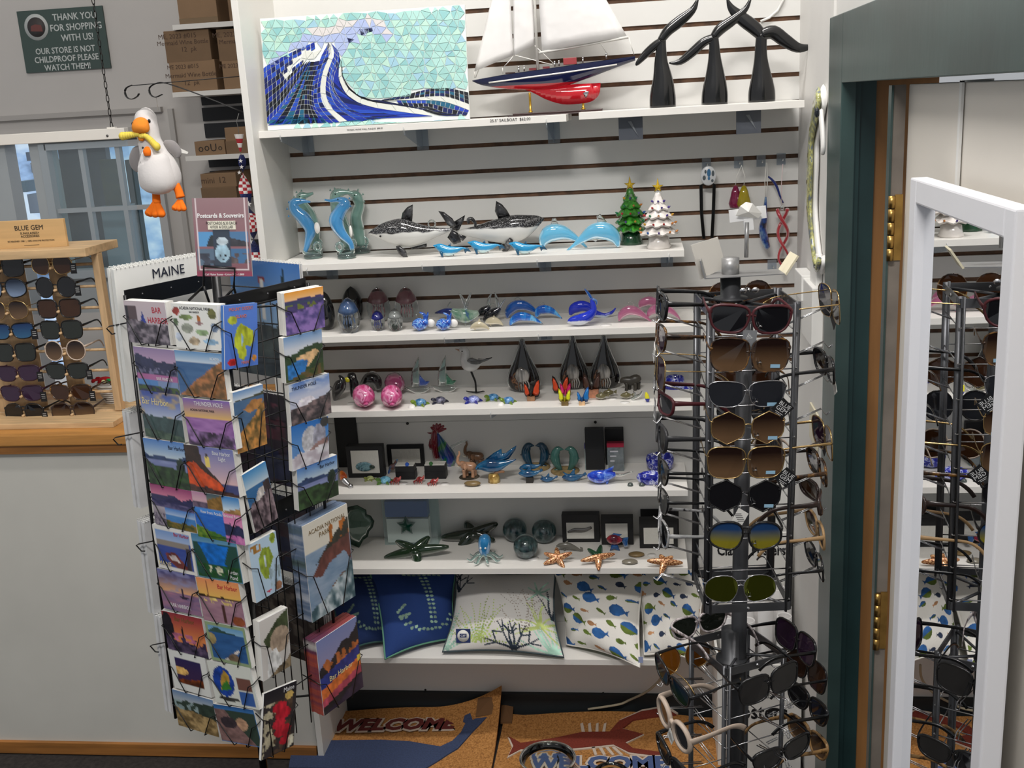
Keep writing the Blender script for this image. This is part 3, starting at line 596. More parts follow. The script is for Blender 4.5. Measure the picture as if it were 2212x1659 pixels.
# ---- picture painting
def C3(c): return np.array(c, float)
def pic(w, h, sky=((90, 130, 190), (200, 210, 225)), hz=.45, clouds=None, hill=None, water=None, fg=None, ex=(), border=None, seed=1):
    r = np.random.RandomState(seed); Y, X = np.mgrid[0:h, 0:w]; u = X/(w-1); v = Y/(h-1)
    t = np.clip(v/max(hz, .01), 0, 1)[..., None]; im = C3(sky[0])*(1-t)+C3(sky[1])*t
    if clouds is not None:
        n = vnoise(h, w, 3, 6, seed+7); k = np.clip((n-.5)*5, 0, 1)[..., None]*(v < hz)[..., None]; im = im*(1-k*.8)+C3(clouds)*k*.8
    if water is not None:
        n = vnoise(h, w, 3, 16, seed+3); k = (v >= hz)[..., None]; wc = C3(water[0])*(1-n[..., None])+C3(water[1] if len(water) > 1 else water[0])*n[..., None]; im = np.where(k, wc, im)
    for hl in (hill or ()):
        c, amp, b0, sl = hl; n = vnoise(1, w, 3, 1, seed+int(amp*100)+11)[0]; line = b0-amp*n+sl*(np.linspace(0, 1, w)-.5)
        k = (v > line[None]) & (v < (hz if water is not None and b0 <= hz+.05 else 2)); nn = vnoise(h, w, 9, 9, seed+5)
        im = np.where(k[..., None], C3(c)*(.75+.5*nn[..., None]), im)
    for e in ex:
        if e[0] == 'e': k = ((u-e[1])/e[3])**2+((v-e[2])/e[4])**2 < 1
        elif e[0] == 'r': k = (u > e[1]) & (u < e[3]) & (v > e[2]) & (v < e[4])
        elif e[0] == 'n': k = (vnoise(h, w, e[5], e[5], seed+9, 2) > .5) & (u > e[1]) & (u < e[3]) & (v > e[2]) & (v < e[4])
        elif e[0] == 'p':
            P = e[1]; k = np.zeros((h, w), bool); j = len(P)-1
            for i in range(len(P)):
                (xi, yi), (xj, yj) = P[i], P[j]
                k ^= ((yi > v) != (yj > v)) & (u < (xj-xi)*(v-yi)/((yj-yi) if abs(yj-yi) > 1e-9 else 1e-9)+xi); j = i
        nn = vnoise(h, w, 10, 10, seed+13)[..., None] if e[0] != 'r' else .5
        im = np.where(k[..., None], C3(e[-1])*(.7+.6*nn), im)
    for f in ([fg] if fg and not isinstance(fg[0], list) else (fg or [])):
        c1, c2, b0, sl, fr = f; n = vnoise(1, w, 4, 1, seed+21)[0]; line = b0-.1*n+sl*(np.linspace(0, 1, w)-.5)
        k = v > line[None]; nn = np.clip((vnoise(h, w, fr, fr, seed+23)-.5)*2.6+.5, 0, 1)[..., None]; im = np.where(k[..., None], C3(c1)*(1-nn)+C3(c2)*nn, im)
    if border:
        bw, bc = border; k = (u < bw) | (u > 1-bw) | (v < bw*1.3) | (v > 1-bw*1.3); im = np.where(k[..., None], C3(bc), im)
    return im
def mosaic(w, h, cells):
    im = np.full((h, w, 3), 235.)
    for x0, y0, x1, y1, kw in cells:
        a, b, c, d = int(x0*w), int(y0*h), int(x1*w), int(y1*h); im[b:d, a:c] = pic(max(2, c-a), max(2, d-b), **kw)
    return im
def card(face, TL, TR, BL, im, label, th=.012, text=(), name='postcard_stack', cat='postcards', off=.0, side=PAPER, wires=True, wy=.62, group='postcards on the spinner rack', cover=False):
    M, n0 = (MA, MA.col[1]) if face == 'A' else (MBf, MBf.col[1])
    P0 = RN-n0*(.03+off); tl, tr, bl = [hit(*p, P0, n0) for p in (TL, TR, BL)]
    w = (tr-tl).length; h = (bl-tl).length; xd = (tr-tl).normalized(); y = n0.copy(); z = -(y.cross(xd)) if False else xd.cross(y)
    Mr = Matrix((xd, y, z)).transposed(); o = bl+xd*(w/2)
    # keep the stack square with its own top edge
    t = thing(name, label, cat, tl+xd*(w/2)-z*h, group=group, rot=Mr.to_euler())
    lean = Matrix.Rotation(0, 4, 'X')
    g = paint_grid(im, w, h); g.bb((-w/2, .0004, 0), (w/2, .002, h), 0)
    c = np.full((len(g.v), 4), .8); c[:len(g.c)] = g.c; g.c = c; build_painted(g, 'front_card', CARD, t)
    if th > .003:
        mb = MB(); r = random.Random(label); k = max(1, int(th/.006)); y0 = .0024
        for q in range(k):
            y1 = .0024+(th-.0024)*(q+1)/k; dx = r.uniform(-.0012, .0012); dz = r.uniform(-.001, .0012); mb.bb((-w/2+dx, y0, 0), (w/2+dx, y1-.0003, h+dz)); y0 = y1
        mb.build('card_block', side, t)
    for s, u, v, sz, mt in text:
        mb = MB(Matrix.Translation(((u-.5)*w, -.0006, (1-v)*h)) @ Matrix.Rotation(pi/2, 4, 'X'))
        ln = max(len(q) for q in s.split('\n')); mb.text(s, sz*h, ext=.0001, sx=.9); mb.build('title', mt, t)
    if wires:
        T = inv @ (Matrix.Translation(t.location) @ Mr.to_4x4()); mb = MB(T); r_ = .0014
        for sgn in (-1, 1):
            mb.tube([(sgn*(w/2+.006), th+.012, wy*h+.012), (sgn*(w/2+.004), -.004, wy*h), (sgn*(w/2-.014), -.006, wy*h-.008), (sgn*(w*.17), -.004, -.003), (sgn*(w*.17), th+.014, -.004)], r_, 0, 5)
        mb.tube([(-w*.17, -.004, -.003), (-w*.17, th+.014, -.004)], r_, 0, 5)
        mb.build('pocket', BLACK, rack)
    return t
TW = mat('card title white', (236, 236, 236), .5); TR_ = mat('card title red', (190, 40, 60), .5); TY = mat('card title cream', (240, 222, 160), .5); TK = mat('card title dark', (30, 34, 50), .5); TG = mat('card title gold', (120, 96, 52), .5); TO = mat('card title orange', (224, 120, 50), .5)
cw, chh = 44, 32
SUN = ((60, 50, 110), (240, 150, 90)); PURP = ((110, 80, 160), (220, 170, 190)); BLU = ((60, 110, 190), (190, 210, 235))
# face A, left and right column, ten rows
card('A', (266, 649), (355, 653.5), (265, 735), pic(cw, chh, ((205, 190, 195), (190, 180, 190)), .9, fg=((50, 45, 55), (150, 140, 150), .55, .1, 9), ex=[('r', .06, .12, .3, .95, (90, 74, 78)), ('r', .0, .1, .07, 1, (40, 38, 46)), ('p', [(.42, .25), (.5, .5), (.36, .5)], (40, 60, 150)), ('r', .66, .55, .98, .78, (214, 120, 30)), ('r', .66, .78, .98, 1, (120, 160, 200)), ('r', .36, .5, .46, .95, (200, 200, 210))], seed=2), 'postcards of a shop street reading BAR HARBOR in red, top left pocket of the rack', .026, [('BAR', .78, .2, .2, TR_), ('HARBOR', .78, .44, .2, TR_)])
ill = [('e', .1, .17, .08, .09, (170, 60, 50)), ('e', .3, .3, .15, .06, (130, 150, 90)), ('e', .58, .34, .04, .1, (190, 110, 40)), ('e', .88, .2, .09, .12, (110, 110, 60)), ('e', .06, .42, .06, .09, (90, 110, 80)), ('e', .3, .55, .13, .11, (160, 165, 150)), ('e', .62, .62, .14, .07, (140, 165, 120)), ('e', .9, .5, .08, .1, (120, 140, 170)), ('e', .1, .75, .08, .1, (190, 200, 215)), ('e', .42, .83, .12, .09, (190, 170, 140)), ('e', .78, .82, .16, .06, (150, 190, 220)), ('e', .58, .42, .08, .035, (150, 110, 110))]
card('A', (368, 654.5), (467, 659.5), (358.5, 742), pic(cw, chh, ((240, 240, 234), (240, 240, 234)), 1, ex=ill, seed=3), 'white illustrated postcards reading ACADIA NATIONAL PARK, top right pocket of the left face', .026, [('ACADIA NATIONAL PARK', .52, .1, .095, TK), ('BAR HARBOR', .5, .18, .06, TK)])
card('A', (287, 748), (376, 757), (278, 833), pic(cw, chh, ((150, 130, 170), (190, 160, 190)), .3, hill=[((50, 54, 84), .3, .38, 0)], ex=[('r', 0, .6, 1, .74, (180, 110, 160)), ('r', 0, .74, .5, .86, (90, 140, 200)), ('r', .5, .74, 1, .9, (130, 150, 190)), ('n', 0, .42, 1, .6, 16, (110, 110, 140)), ('n', 0, .86, 1, 1, 12, (70, 90, 50))], seed=4), 'postcards of dark mountains with pink BAR HARBOR band, second pocket left', .014, [('BAR HARBOR', .68, .68, .1, TW)])
card('A', (376, 756), (478, 764.5), (371.5, 846), pic(cw, chh, ((100, 150, 200), (215, 225, 235)), .25, water=((50, 90, 140), (80, 120, 165)), fg=[[(110, 80, 44), (190, 120, 70), .62, -.85, 10]], ex=[('p', [(.3, .95), (.5, .62), (.56, .66), (.4, 1)], (225, 230, 235)), ('e', .62, .92, .07, .12, (220, 180, 30))], seed=5) if False else pic(cw, chh, ((100, 150, 200), (215, 225, 235)), .25, water=((50, 90, 140), (80, 120, 165)), fg=((110, 80, 44), (190, 125, 75), .62, -.85, 10), seed=5), 'postcards of an ochre rocky shore meeting blue sea, second pocket right', .016, [('ACADIA', .84, .13, .09, TW)])
card('A', (300, 842), (385.5, 853), (293, 933.5), pic(cw, chh, ((60, 80, 160), (190, 200, 220)), .55, clouds=(200, 170, 120), hill=[((60, 80, 80), .2, .62, 0)], water=((90, 140, 200), (160, 190, 220)), fg=((50, 70, 60), (90, 110, 90), .9, .1, 10), seed=6), 'postcards with cream script Bar Harbor over a blue bay, third pocket left', .014, [('Bar Harbor', .38, .22, .2, TY)])
card('A', (393.5, 859), (495, 868), (384.5, 949.5), pic(cw, chh, ((130, 100, 180), (235, 190, 110)), .4, water=((130, 80, 150), (190, 140, 200)), fg=((44, 30, 50), (170, 130, 190), .75, .12, 7), seed=7), 'purple postcards of surf over dark rocks reading THUNDER HOLE, third pocket right', .018, [('THUNDER HOLE', .55, .1, .13, TW), ('ACADIA NATIONAL PARK', .4, .24, .07, TK)])
HARB = dict(sky=((80, 130, 200), (215, 225, 225)), hz=.42, hill=[((50, 70, 110), .16, .42, 0)], water=((150, 160, 200), (110, 120, 170)), fg=((34, 50, 30), (60, 90, 50), .62, .12, 9))
card('A', (308, 945.5), (396.5, 957.5), (295, 1031), pic(cw, chh, ex=[('e', .84, .55, .1, .2, (40, 54, 44))], seed=8, **HARB), 'postcards of harbour and green lawn with dark script Bar Harbor, fourth pocket left', .016, [('Bar Harbor', .8, .14, .12, TK)])
card('A', (395.5, 959.5), (502, 972.5), (392.5, 1052), pic(cw, chh, ((110, 120, 180), (230, 190, 190)), .75, water=((60, 70, 120), (90, 90, 140)), ex=[('p', [(0, 0), (.3, 0), (.35, .35), (.55, .6), (.7, .8), (.7, 1), (0, 1)], (60, 44, 36)), ('p', [(0, .38), (.18, .35), (.36, .55), (.62, .72), (.74, .88), (.5, 1), (0, 1)], (214, 80, 30)), ('r', .4, .22, .5, .42, (240, 214, 110)), ('e', .45, .18, .03, .05, (60, 50, 50))], fg=((50, 36, 40), (90, 60, 50), .95, .1, 8), seed=9), 'postcards of a lighthouse above orange cliff reading Bass Harbor Light, fourth pocket right', .020, [('Bass Harbor\nLight', .76, .17, .12, TW)])
card('A', (323, 1043), (413, 1061), (321, 1125), mosaic(cw, chh, [(0, 0, 1, .55, dict(sky=((150, 60, 110), (230, 150, 170)), hz=.6, hill=[((50, 50, 90), .25, .6, 0)], fg=((60, 60, 100), (110, 100, 140), .85, 0, 9), seed=3)), (0, .55, .3, 1, dict(sky=((190, 180, 190), (150, 140, 150)), fg=((80, 70, 90), (180, 170, 180), .4, 0, 8), seed=6)), (.3, .55, 1, 1, dict(sky=((90, 140, 210), (180, 200, 230)), hz=.3, water=((60, 120, 190), (90, 150, 210)), fg=((70, 80, 40), (150, 120, 50), .7, 0, 8), seed=8))]), 'pink and blue multi-view postcards, fifth pocket left', .010)
card('A', (413, 1060), (515, 1077), (397.5, 1143), mosaic(cw, chh, [(0, 0, .33, .35, dict(sky=((190, 140, 170), (220, 180, 190)), hz=.5, fg=((80, 70, 90), (120, 100, 120), .7, 0, 6), seed=1)), (.33, 0, .65, .35, dict(sky=((70, 90, 100), (120, 130, 120)), fg=((120, 90, 40), (160, 120, 60), .3, -.4, 5), seed=2)), (.65, 0, 1, .4, dict(sky=((60, 130, 200), (220, 235, 245)), hz=.8, fg=((150, 110, 70), (190, 150, 90), .85, -.3, 6), seed=3)), (0, .35, .62, 1, dict(sky=((80, 150, 230), (60, 130, 220)), hz=.2, water=((30, 90, 190), (60, 130, 220)), fg=((60, 110, 40), (120, 150, 50), .75, .2, 8), seed=4)), (.62, .4, 1, 1, dict(sky=((225, 130, 180), (230, 150, 190)), hz=.4, hill=[((50, 54, 90), .3, .5, 0)], fg=((190, 100, 170), (220, 140, 190), .8, 0, 8), seed=5))]), 'multi-view postcards with white script across, fifth pocket right', .016, [("View from Acadia National Park", .55, .42, .1, TW)])
card('A', (328, 1133), (411.5, 1150.5), (320.5, 1214), pic(cw, chh, ((110, 150, 210), (170, 190, 225)), .3, water=((50, 70, 150), (80, 100, 170)), ex=[('r', .05, .3, .9, .42, (150, 140, 130)), ('p', [(.25, .62), (.5, .55), (.85, .92), (.6, .98), (.28, .75)], (120, 60, 56)), ('p', [(.32, .66), (.5, .63), (.62, .78), (.4, .76)], (214, 200, 196)), ('p', [(.8, .4), (.92, .4), (.88, 1), (.78, 1)], (70, 64, 74))], border=(.05, (235, 232, 226)), seed=11), 'white-bordered postcards of boats at a pier with yellow MAINE, sixth pocket left', .014, [('Bar Harbor', .74, .13, .12, TR_), ('MAINE', .2, .88, .16, TY)])
card('A', (411.5, 1151), (508.5, 1165), (406.5, 1235.5), pic(cw, chh, ((70, 130, 170), (110, 160, 190)), .2, ex=[('r', 0, .18, 1, 1, (40, 80, 70)), ('p', [(.12, .18), (.8, .2), (.66, .6), (.72, .66), (.3, .66), (.25, .5)], (20, 110, 200)), ('n', .3, .68, .6, .9, 9, (220, 220, 190)), ('n', .0, .66, 1, 1, 8, (40, 90, 44))], seed=12), 'green postcards with a bright blue pond reading Jordan Pond, sixth pocket right', .024, [('Jordan\nPond', .82, .84, .13, TW)])
card('A', (338, 1227), (420.5, 1243), (337, 1306.5), pic(cw, chh, ((60, 66, 130), (240, 180, 130)), .52, clouds=(150, 150, 190), water=((190, 130, 150), (110, 100, 140)), ex=[('r', .58, .4, .62, .62, (60, 50, 70)), ('e', .62, .62, .12, .03, (60, 50, 70))], seed=13), 'violet dusk postcards with a moored boat reading BAR HARBOR, seventh pocket left', .010, [('BAR HARBOR', .48, .86, .13, TW)])
card('A', (422.5, 1246), (514, 1260.5), (416.5, 1328), pic(cw, chh, ((240, 150, 100), (245, 200, 100)), .45, hill=[((60, 44, 30), .12, .45, 0)], water=((190, 150, 160), (150, 110, 130)), ex=[('n', .1, .45, .8, .58, 14, (240, 210, 130)), ('r', .5, .55, .56, 1, (80, 50, 44)), ('r', .22, .05, .24, .45, (140, 80, 60)), ('e', .85, .9, .14, .12, (150, 80, 50))], seed=14), 'orange sunset harbour postcards with red script Bar Harbor, seventh pocket right', .018, [('Bar Harbor', .72, .15, .15, TR_)])
card('A', (348, 1318.5), (435, 1337), (348, 1396), pic(cw, chh, ((150, 50, 60), (230, 140, 80)), .6, ex=[('e', .1, .4, .14, .4, (30, 26, 34)), ('p', [(.45, .9), (.43, .4), (.47, .3), (.5, .9)], (30, 26, 34)), ('n', 0, .6, 1, 1, 8, (60, 50, 80)), ('n', .1, .5, .9, .7, 10, (190, 110, 140))], fg=((40, 34, 54), (110, 90, 120), .8, .1, 8), seed=15), 'red twilight postcards with gold script Bar Harbor, eighth pocket left', .012, [('Bar Harbor', .55, .14, .17, TG)])
card('A', (441.5, 1341), (527.5, 1357.5), (439.5, 1417), pic(cw, chh, ((90, 150, 200), (150, 190, 215)), .25, hill=[((50, 80, 70), .2, .3, .1)], water=((40, 80, 130), (60, 110, 170)), ex=[('e', .1, .42, .12, .14, (170, 150, 100)), ('p', [(.3, .95), (.75, .6), (.78, .64), (.4, 1)], (220, 210, 200)), ('e', .6, .85, .14, .12, (120, 100, 80))], border=(.06, (150, 170, 130)), seed=16), 'green-bordered postcards of a wooded lake cove, eighth pocket right', .014)
card('A', (361.5, 1400.5), (441.5, 1421), (353.5, 1472), pic(cw, chh, ((40, 36, 90), (60, 40, 80)), .5, fg=((70, 34, 20), (150, 70, 24), .75, -.2, 7), ex=[('e', .25, .5, .22, .1, (240, 190, 110))], border=(.14, (232, 232, 226)), seed=17), 'wide white-bordered postcards of a night blaze of light, ninth pocket left', .012)
card('A', (446.5, 1427), (539, 1441.5), (444.5, 1507), pic(cw, chh, ((226, 228, 218), (226, 228, 218)), 1, ex=[('e', .3, .45, .24, .36, (30, 70, 160)), ('p', [(.36, .16), (.46, .3), (.42, .62), (.2, .66), (.24, .4)], (190, 150, 60)), ('p', [(.38, .4), (.46, .62), (.2, .68), (.24, .54)], (60, 130, 50)), ('r', .62, .3, .95, .6, (120, 80, 70)), ('r', .62, .62, .95, .95, (60, 100, 170)), ('e', .35, .86, .24, .05, (60, 60, 56))], seed=18), 'cream postcards with a blue globe and two small views, ninth pocket right', .016)
card('A', (371, 1488.5), (459, 1513), (364, 1554), pic(cw, chh, ((110, 140, 180), (170, 180, 190)), .2, hill=[((50, 64, 54), .2, .3, -.1)], fg=((110, 90, 56), (190, 160, 110), .55, .12, 10), ex=[('n', 0, .25, .6, .6, 10, (150, 170, 170))], seed=19), 'postcards of a pebbly tan shore, lowest pocket left', .012)
card('A', (460, 1520.5), (547, 1534), (459, 1591), pic(cw, chh, ((40, 90, 150), (70, 130, 190)), .15, ex=[('r', 0, .12, 1, 1, (54, 70, 60)), ('e', .62, .45, .15, .17, (190, 150, 120)), ('p', [(0, .1), (.25, .1), (.5, .5), (.9, 1), (0, 1)], (130, 100, 96)), ('e', .3, .45, .2, .16, (60, 50, 56))], seed=20), 'postcards of rounded boulders by dark green water, lowest pocket right', .020)
# face B
MAPI = [('p', [(.3, .5), (.38, .36), (.5, .3), (.66, .36), (.86, .44), (.9, .6), (.78, .68), (.62, .66), (.66, .8), (.56, .9), (.42, .84), (.36, .7), (.28, .64)], (170, 180, 50)), ('e', .25, .24, .14, .07, (170, 180, 60)), ('e', .52, .56, .03, .1, (140, 170, 200)), ('e', .22, .9, .14, .06, (190, 40, 40)), ('e', .88, .88, .07, .05, (220, 150, 60))]
card('B', (483.5, 661), (555.5, 654), (505, 794), pic(34, 56, ((90, 130, 215), (80, 120, 205)), 1, ex=MAPI, seed=21), 'blue pictorial map cards reading MOUNT DESERT ISLAND MAINE, top of right-hand face', .012, [('MOUNT DESERT', .5, .07, .075, TO), ('ISLAND', .5, .19, .075, TO), ('MAINE', .62, .93, .07, TO)], 'map_card_stack', side=mat('card block blue', (70, 120, 190), .5))
card('B', (613.5, 634), (697.5, 618), (626.5, 723.5), pic(cw, chh, ((240, 160, 60), (240, 200, 160)), .25, hill=[((70, 60, 110), .08, .22, 0)], fg=((80, 70, 130), (150, 120, 190), .5, -.2, 8), ex=[('n', 0, .25, 1, .55, 7, (110, 120, 50)), ('r', 0, .25, 1, .3, (60, 70, 100))], seed=22), 'postcards of purple flowers under an orange sky, topmost landscape pocket of right-hand face', .024)
card('B', (612, 730.5), (694.5, 710.5), (635.5, 820.5), pic(cw, chh, ((110, 150, 200), (210, 215, 225)), .3, hill=[((54, 74, 50), .2, .42, -.2)], fg=((60, 80, 40), (120, 90, 60), .9, -.2, 8), ex=[('p', [(.3, .5), (.8, .4), (.9, .48), (.6, .75), (.3, .7)], (214, 176, 130)), ('p', [(.05, .65), (.4, .55), (.6, .62), (.5, .85), (.1, 1), (.05, 1)], (50, 120, 190))], seed=23), 'postcards of a curved sandy beach and blue cove, second landscape pocket of right-hand face', .016)
card('B', (502.5, 849), (567.5, 830), (526, 976), pic(30, 54, ((110, 150, 200), (220, 225, 230)), .16, hill=[((80, 80, 60), .1, .18, -.1)], water=((70, 100, 140), (90, 120, 150)), fg=((90, 80, 50), (214, 150, 80), .55, -.5, 8), ex=[('p', [(.3, .32), (.6, .2), (.95, .22), (.9, .34), (.5, .4)], (170, 120, 70))], seed=24), 'tall portrait postcards of golden shore boulders, right-hand face', .010)
card('B', (623.5, 832.5), (710.5, 805.5), (646, 914), pic(cw, chh, ((90, 130, 200), (200, 205, 225)), .36, clouds=(220, 225, 235), fg=((60, 56, 60), (140, 120, 120), .6, -.15, 9), ex=[('e', .4, .55, .22, .16, (225, 220, 230)), ('n', .1, .85, .9, 1, 8, (90, 120, 50))], seed=25), 'postcards of people watching a surf burst reading THUNDER HOLE, right-hand face', .014, [('THUNDER HOLE', .36, .13, .12, TK)])
card('B', (629, 921), (708.5, 898.5), (652.5, 1008), pic(cw, chh, ((40, 110, 190), (100, 150, 210)), .5, fg=((190, 180, 190), (235, 235, 240), .7, -.1, 6), ex=[('e', .5, .42, .24, .3, (190, 190, 196)), ('e', .75, .4, .18, .3, (160, 160, 176)), ('e', .9, .1, .12, .12, (60, 60, 60)), ('p', [(.4, .7), (.7, .5), (1, .45), (1, .7), (.5, .8)], (150, 120, 116))], seed=26), 'postcards of a huge white wave plume against blue sky, right-hand face', .014)
card('B', (522.5, 1027), (573, 996), (555.5, 1149), pic(30, 54, ((70, 140, 200), (200, 215, 225)), .28, water=((50, 100, 150), (70, 120, 170)), fg=((60, 50, 56), (160, 140, 146), .55, -.1, 9), ex=[('p', [(.3, .5), (.5, .35), (.7, .34), (.66, .8), (.3, .85)], (214, 208, 204)), ('p', [(.7, .3), (1, .26), (1, .8), (.75, .8)], (70, 60, 60))], seed=27), 'tall portrait postcards of spray below dark cliff, right-hand face', .008)
card('B', (641, 1015), (727.5, 982.5), (658, 1098), pic(cw, chh, ex=[('e', .84, .5, .1, .2, (40, 54, 44))], seed=28, **HARB), 'postcards of lawn and harbour reading Bar Harbor, lowest landscape pocket of right-hand face', .018, [('Bar Harbor', .74, .14, .12, TK)])
card('B', (536, 1178.5), (595, 1146.5), (560.5, 1299), pic(34, 50, ((190, 215, 235), (190, 215, 235)), 1, ex=[('p', [(.3, .3), (.45, .16), (.7, .2), (.8, .4), (.62, .58), (.55, .72), (.4, .68), (.28, .5)], (150, 170, 60)), ('e', .5, .4, .03, .12, (200, 215, 225)), ('n', .05, .05, .4, .2, 9, (180, 130, 60)), ('e', .85, .08, .1, .09, (150, 170, 60)), ('n', .6, .55, .98, .9, 12, (150, 170, 180)), ('e', .5, .92, .08, .02, (200, 50, 80)), ('e', .86, .92, .12, .08, (170, 120, 90))], seed=29), 'pale blue pictorial map cards with green island, right-hand face', .014, name='map_card_stack')
card('B', (559.5, 1344), (621, 1312), (582, 1464), pic(34, 50, ((225, 220, 215), (220, 215, 210)), .2, ex=[('p', [(.1, .35), (.6, .1), (1, 0), (1, .5), (.5, .5), (.2, .5)], (70, 80, 54)), ('e', .66, .45, .34, .22, (170, 150, 130)), ('p', [(.2, .62), (.5, .55), (.66, .75), (.7, 1), (.15, 1), (.2, .8)], (232, 232, 230))], fg=((90, 80, 64), (160, 140, 110), .97, -.2, 8), seed=30), 'portrait postcards of a foaming river gorge with pines, right-hand face', .022)
card('B', (570.5, 1499), (641, 1470), (595, 1623.5), pic(34, 50, ((40, 38, 44), (60, 54, 54)), .3, ex=[('n', 0, .2, .4, 1, 10, (200, 190, 160)), ('n', .3, .2, .9, 1, 9, (90, 70, 56)), ('e', .5, .3, .22, .08, (200, 40, 56)), ('e', .62, .42, .24, .09, (190, 36, 52)), ('e', .5, .55, .2, .08, (200, 44, 60)), ('e', .62, .68, .26, .09, (190, 40, 54)), ('e', .7, .84, .16, .07, (180, 36, 50)), ('e', .78, .17, .13, .06, (224, 190, 110)), ('n', .8, .8, 1, 1, 9, (220, 214, 190))], seed=31), 'cards with a pile of red lobsters reading Maine, lowest tall pocket of right-hand face', .008, [('Maine', .76, .07, .1, TW)])
bk1 = pic(44, 66, ((226, 220, 206), (226, 220, 206)), .3, water=((170, 185, 205), (110, 140, 170)), ex=[('p', [(.2, .45), (.5, .3), (.8, .18), (1, .12), (1, .35), (.7, .36), (.4, .42)], (60, 60, 50)), ('n', .55, .12, 1, .3, 9, (190, 110, 40)), ('p', [(.1, .55), (.4, .36), (.75, .32), (1, .3), (1, .62), (.85, .45), (.5, .5), (.3, .6)], (110, 66, 58)), ('p', [(.5, .75), (.8, .66), (.95, .68), (.9, .85), (.6, .84)], (120, 84, 60))], fg=((60, 90, 100), (210, 220, 225), .8, -.3, 9), seed=33)
card('B', (652.5, 1138), (749, 1087.5), (679, 1343), bk1, 'thick stack of Acadia National Park books with rocky surf cover', .05, [('ACADIA NATIONAL', .52, .10, .062, TG), ('PARK', .45, .17, .07, TG)], 'souvenir_book_stack', 'books', side=swirl('book block', [(.35, (200, 205, 215)), (.5, (110, 130, 160)), (.62, (90, 110, 110)), (.7, (60, 70, 80))], 9, .5, stretch=(.2, .2, 2.5)), wy=.5, group=None)
bk2 = pic(44, 60, ((130, 140, 190), (150, 150, 190)), .25, hill=[((50, 46, 48), .2, .32, -.3)], ex=[('n', .1, .3, 1, .5, 12, (190, 110, 60)), ('p', [(0, .5), (1, .38), (1, .56), (0, .66)], (50, 60, 130)), ('p', [(0, .66), (1, .54), (1, .66), (0, .8)], (225, 120, 60)), ('p', [(0, .8), (1, .66), (1, .76), (0, .9)], (190, 80, 100)), ('e', .98, .56, .07, .05, (250, 210, 80))], fg=((50, 40, 60), (70, 56, 76), .95, -.25, 8), seed=34)
card('B', (682.5, 1389), (769.5, 1331), (690.5, 1554), bk2, 'stack of Bar Harbor souvenir books with orange sunset cover, lowest right', .045, [('Bar Harbor', .5, .58, .1, TY)], 'souvenir_book_stack', 'books', side=swirl('sunset book block', [(.3, (60, 60, 110)), (.45, (190, 90, 70)), (.55, (110, 60, 90)), (.65, (214, 210, 206)), (.75, (50, 50, 70))], 7, .5, stretch=(.15, .15, 2.5)), wy=.45, group=None)
# ---- calendars on the two rear faces
SPI = mat('white spiral', (226, 226, 222), .4)
def calendar(P, xd, w, h, n, label, front=None, name='calendar_stack', text=(), sp=.006, cm=None, grp='calendars on the rear of the rack'):
    """n spiral-bound calendars hanging one behind another; P is the middle of the top edge of the nearest, facing xd x up"""
    M = frame_of(xd); t = thing(name, label, 'calendar', P, rot=M.to_euler(), group=grp)
    mb = MB(); s2 = MB()
    for k in range(n):
        y = k*sp; d = .0015*((k*7) % 3-1); mb.bb((-w/2+d, y, -h), (w/2+d, y+sp*.6, 0))
        for q in range(24): x = -w/2+w*(q+.5)/24; s2.tube([(x, y+.0026*cos(a)*1.2+.001, .001+.004*sin(a)) for a in np.linspace(0, 2*pi, 7)[:-1]], .0009, 0, 4, True)
    mb.build('pages', cm or mat('calendar paper', (214, 214, 214), .55, var=.04, scale=20), t); s2.build('spiral', SPI, t)
    if front is not None:
        g = paint_grid(front, w, h); g.v = [Vector((v.x, v.y-.0012, v.z-h)) for v in g.v]; build_painted(g, 'cover', CARD, t)
    for s, u, v, sz in text: mb = MB(Matrix.Translation(((u-.5)*w, -.002, -v*h)) @ Matrix.Rotation(pi/2, 4, 'X')); mb.text(s, sz, ext=.0002); mb.build('title', TK, t)
    return t
L_ = crn[1]; xD = dB                      # face D runs from the left corner to the back corner; seen from inside, to the right is dB
nD = MBf.col[1]
a = hit(262, 600, L_-.02*(-nD)*0+nD*0-dA*0, nD) if False else None
Pm = L_+dB*.15+dA*.03; Pm = lev(Pm, 1.70)
calendar(Pm, dB, .30, .33, 5, 'large white spiral calendar reading MAINE, at the back left of the rack', name='wall_calendar', text=[('MAINE', .52, .085, .034)], sp=.006, cm=mat('calendar white', (226, 226, 222), .5), grp=None)
for (px, py0, py1, lab, off) in ((272, 895, 1092, 'upper spiral calendars on the left rear of the rack', .075), (304, 1133, 1320, 'middle spiral calendars on the left rear of the rack', .06), (340, 1338, 1532, 'lowest spiral calendars on the left rear of the rack', .06)):
    P0 = L_+dA*.035; q = hit(px, py0, P0, MA.col[1]); q1 = hit(px, py1, P0, MA.col[1]); h = (q-q1).length
    calendar(q+dB*.11+dA*.0, dB, .20, h, 6, lab, sp=.0055)
Pc = KB.lerp(crn[3], .5)+dB*.03
lh = pic(44, 50, ((70, 120, 190), (170, 200, 225)), .7, ex=[('e', .45, .16, .05, .035, (150, 60, 60)), ('r', .42, .16, .48, .5, (230, 228, 224)), ('p', [(.7, .35), (.76, .02), (.82, .35)], (30, 50, 56))], fg=((40, 50, 60), (70, 80, 80), .6, 0, 8), seed=40)
calendar(lev(KB.lerp(crn[3], .5)+dB*.02, 1.685), -dA, .25, .30, 2, 'calendar with blue lighthouse cover at the back right of the rack', front=lh, name='wall_calendar', grp=None)
dk = pic(30, 44, ((40, 34, 46), (60, 40, 60)), 1, ex=[('n', .1, .1, .7, .5, 8, (100, 50, 66)), ('n', .3, .6, .9, 1, 8, (40, 46, 80))], seed=41)
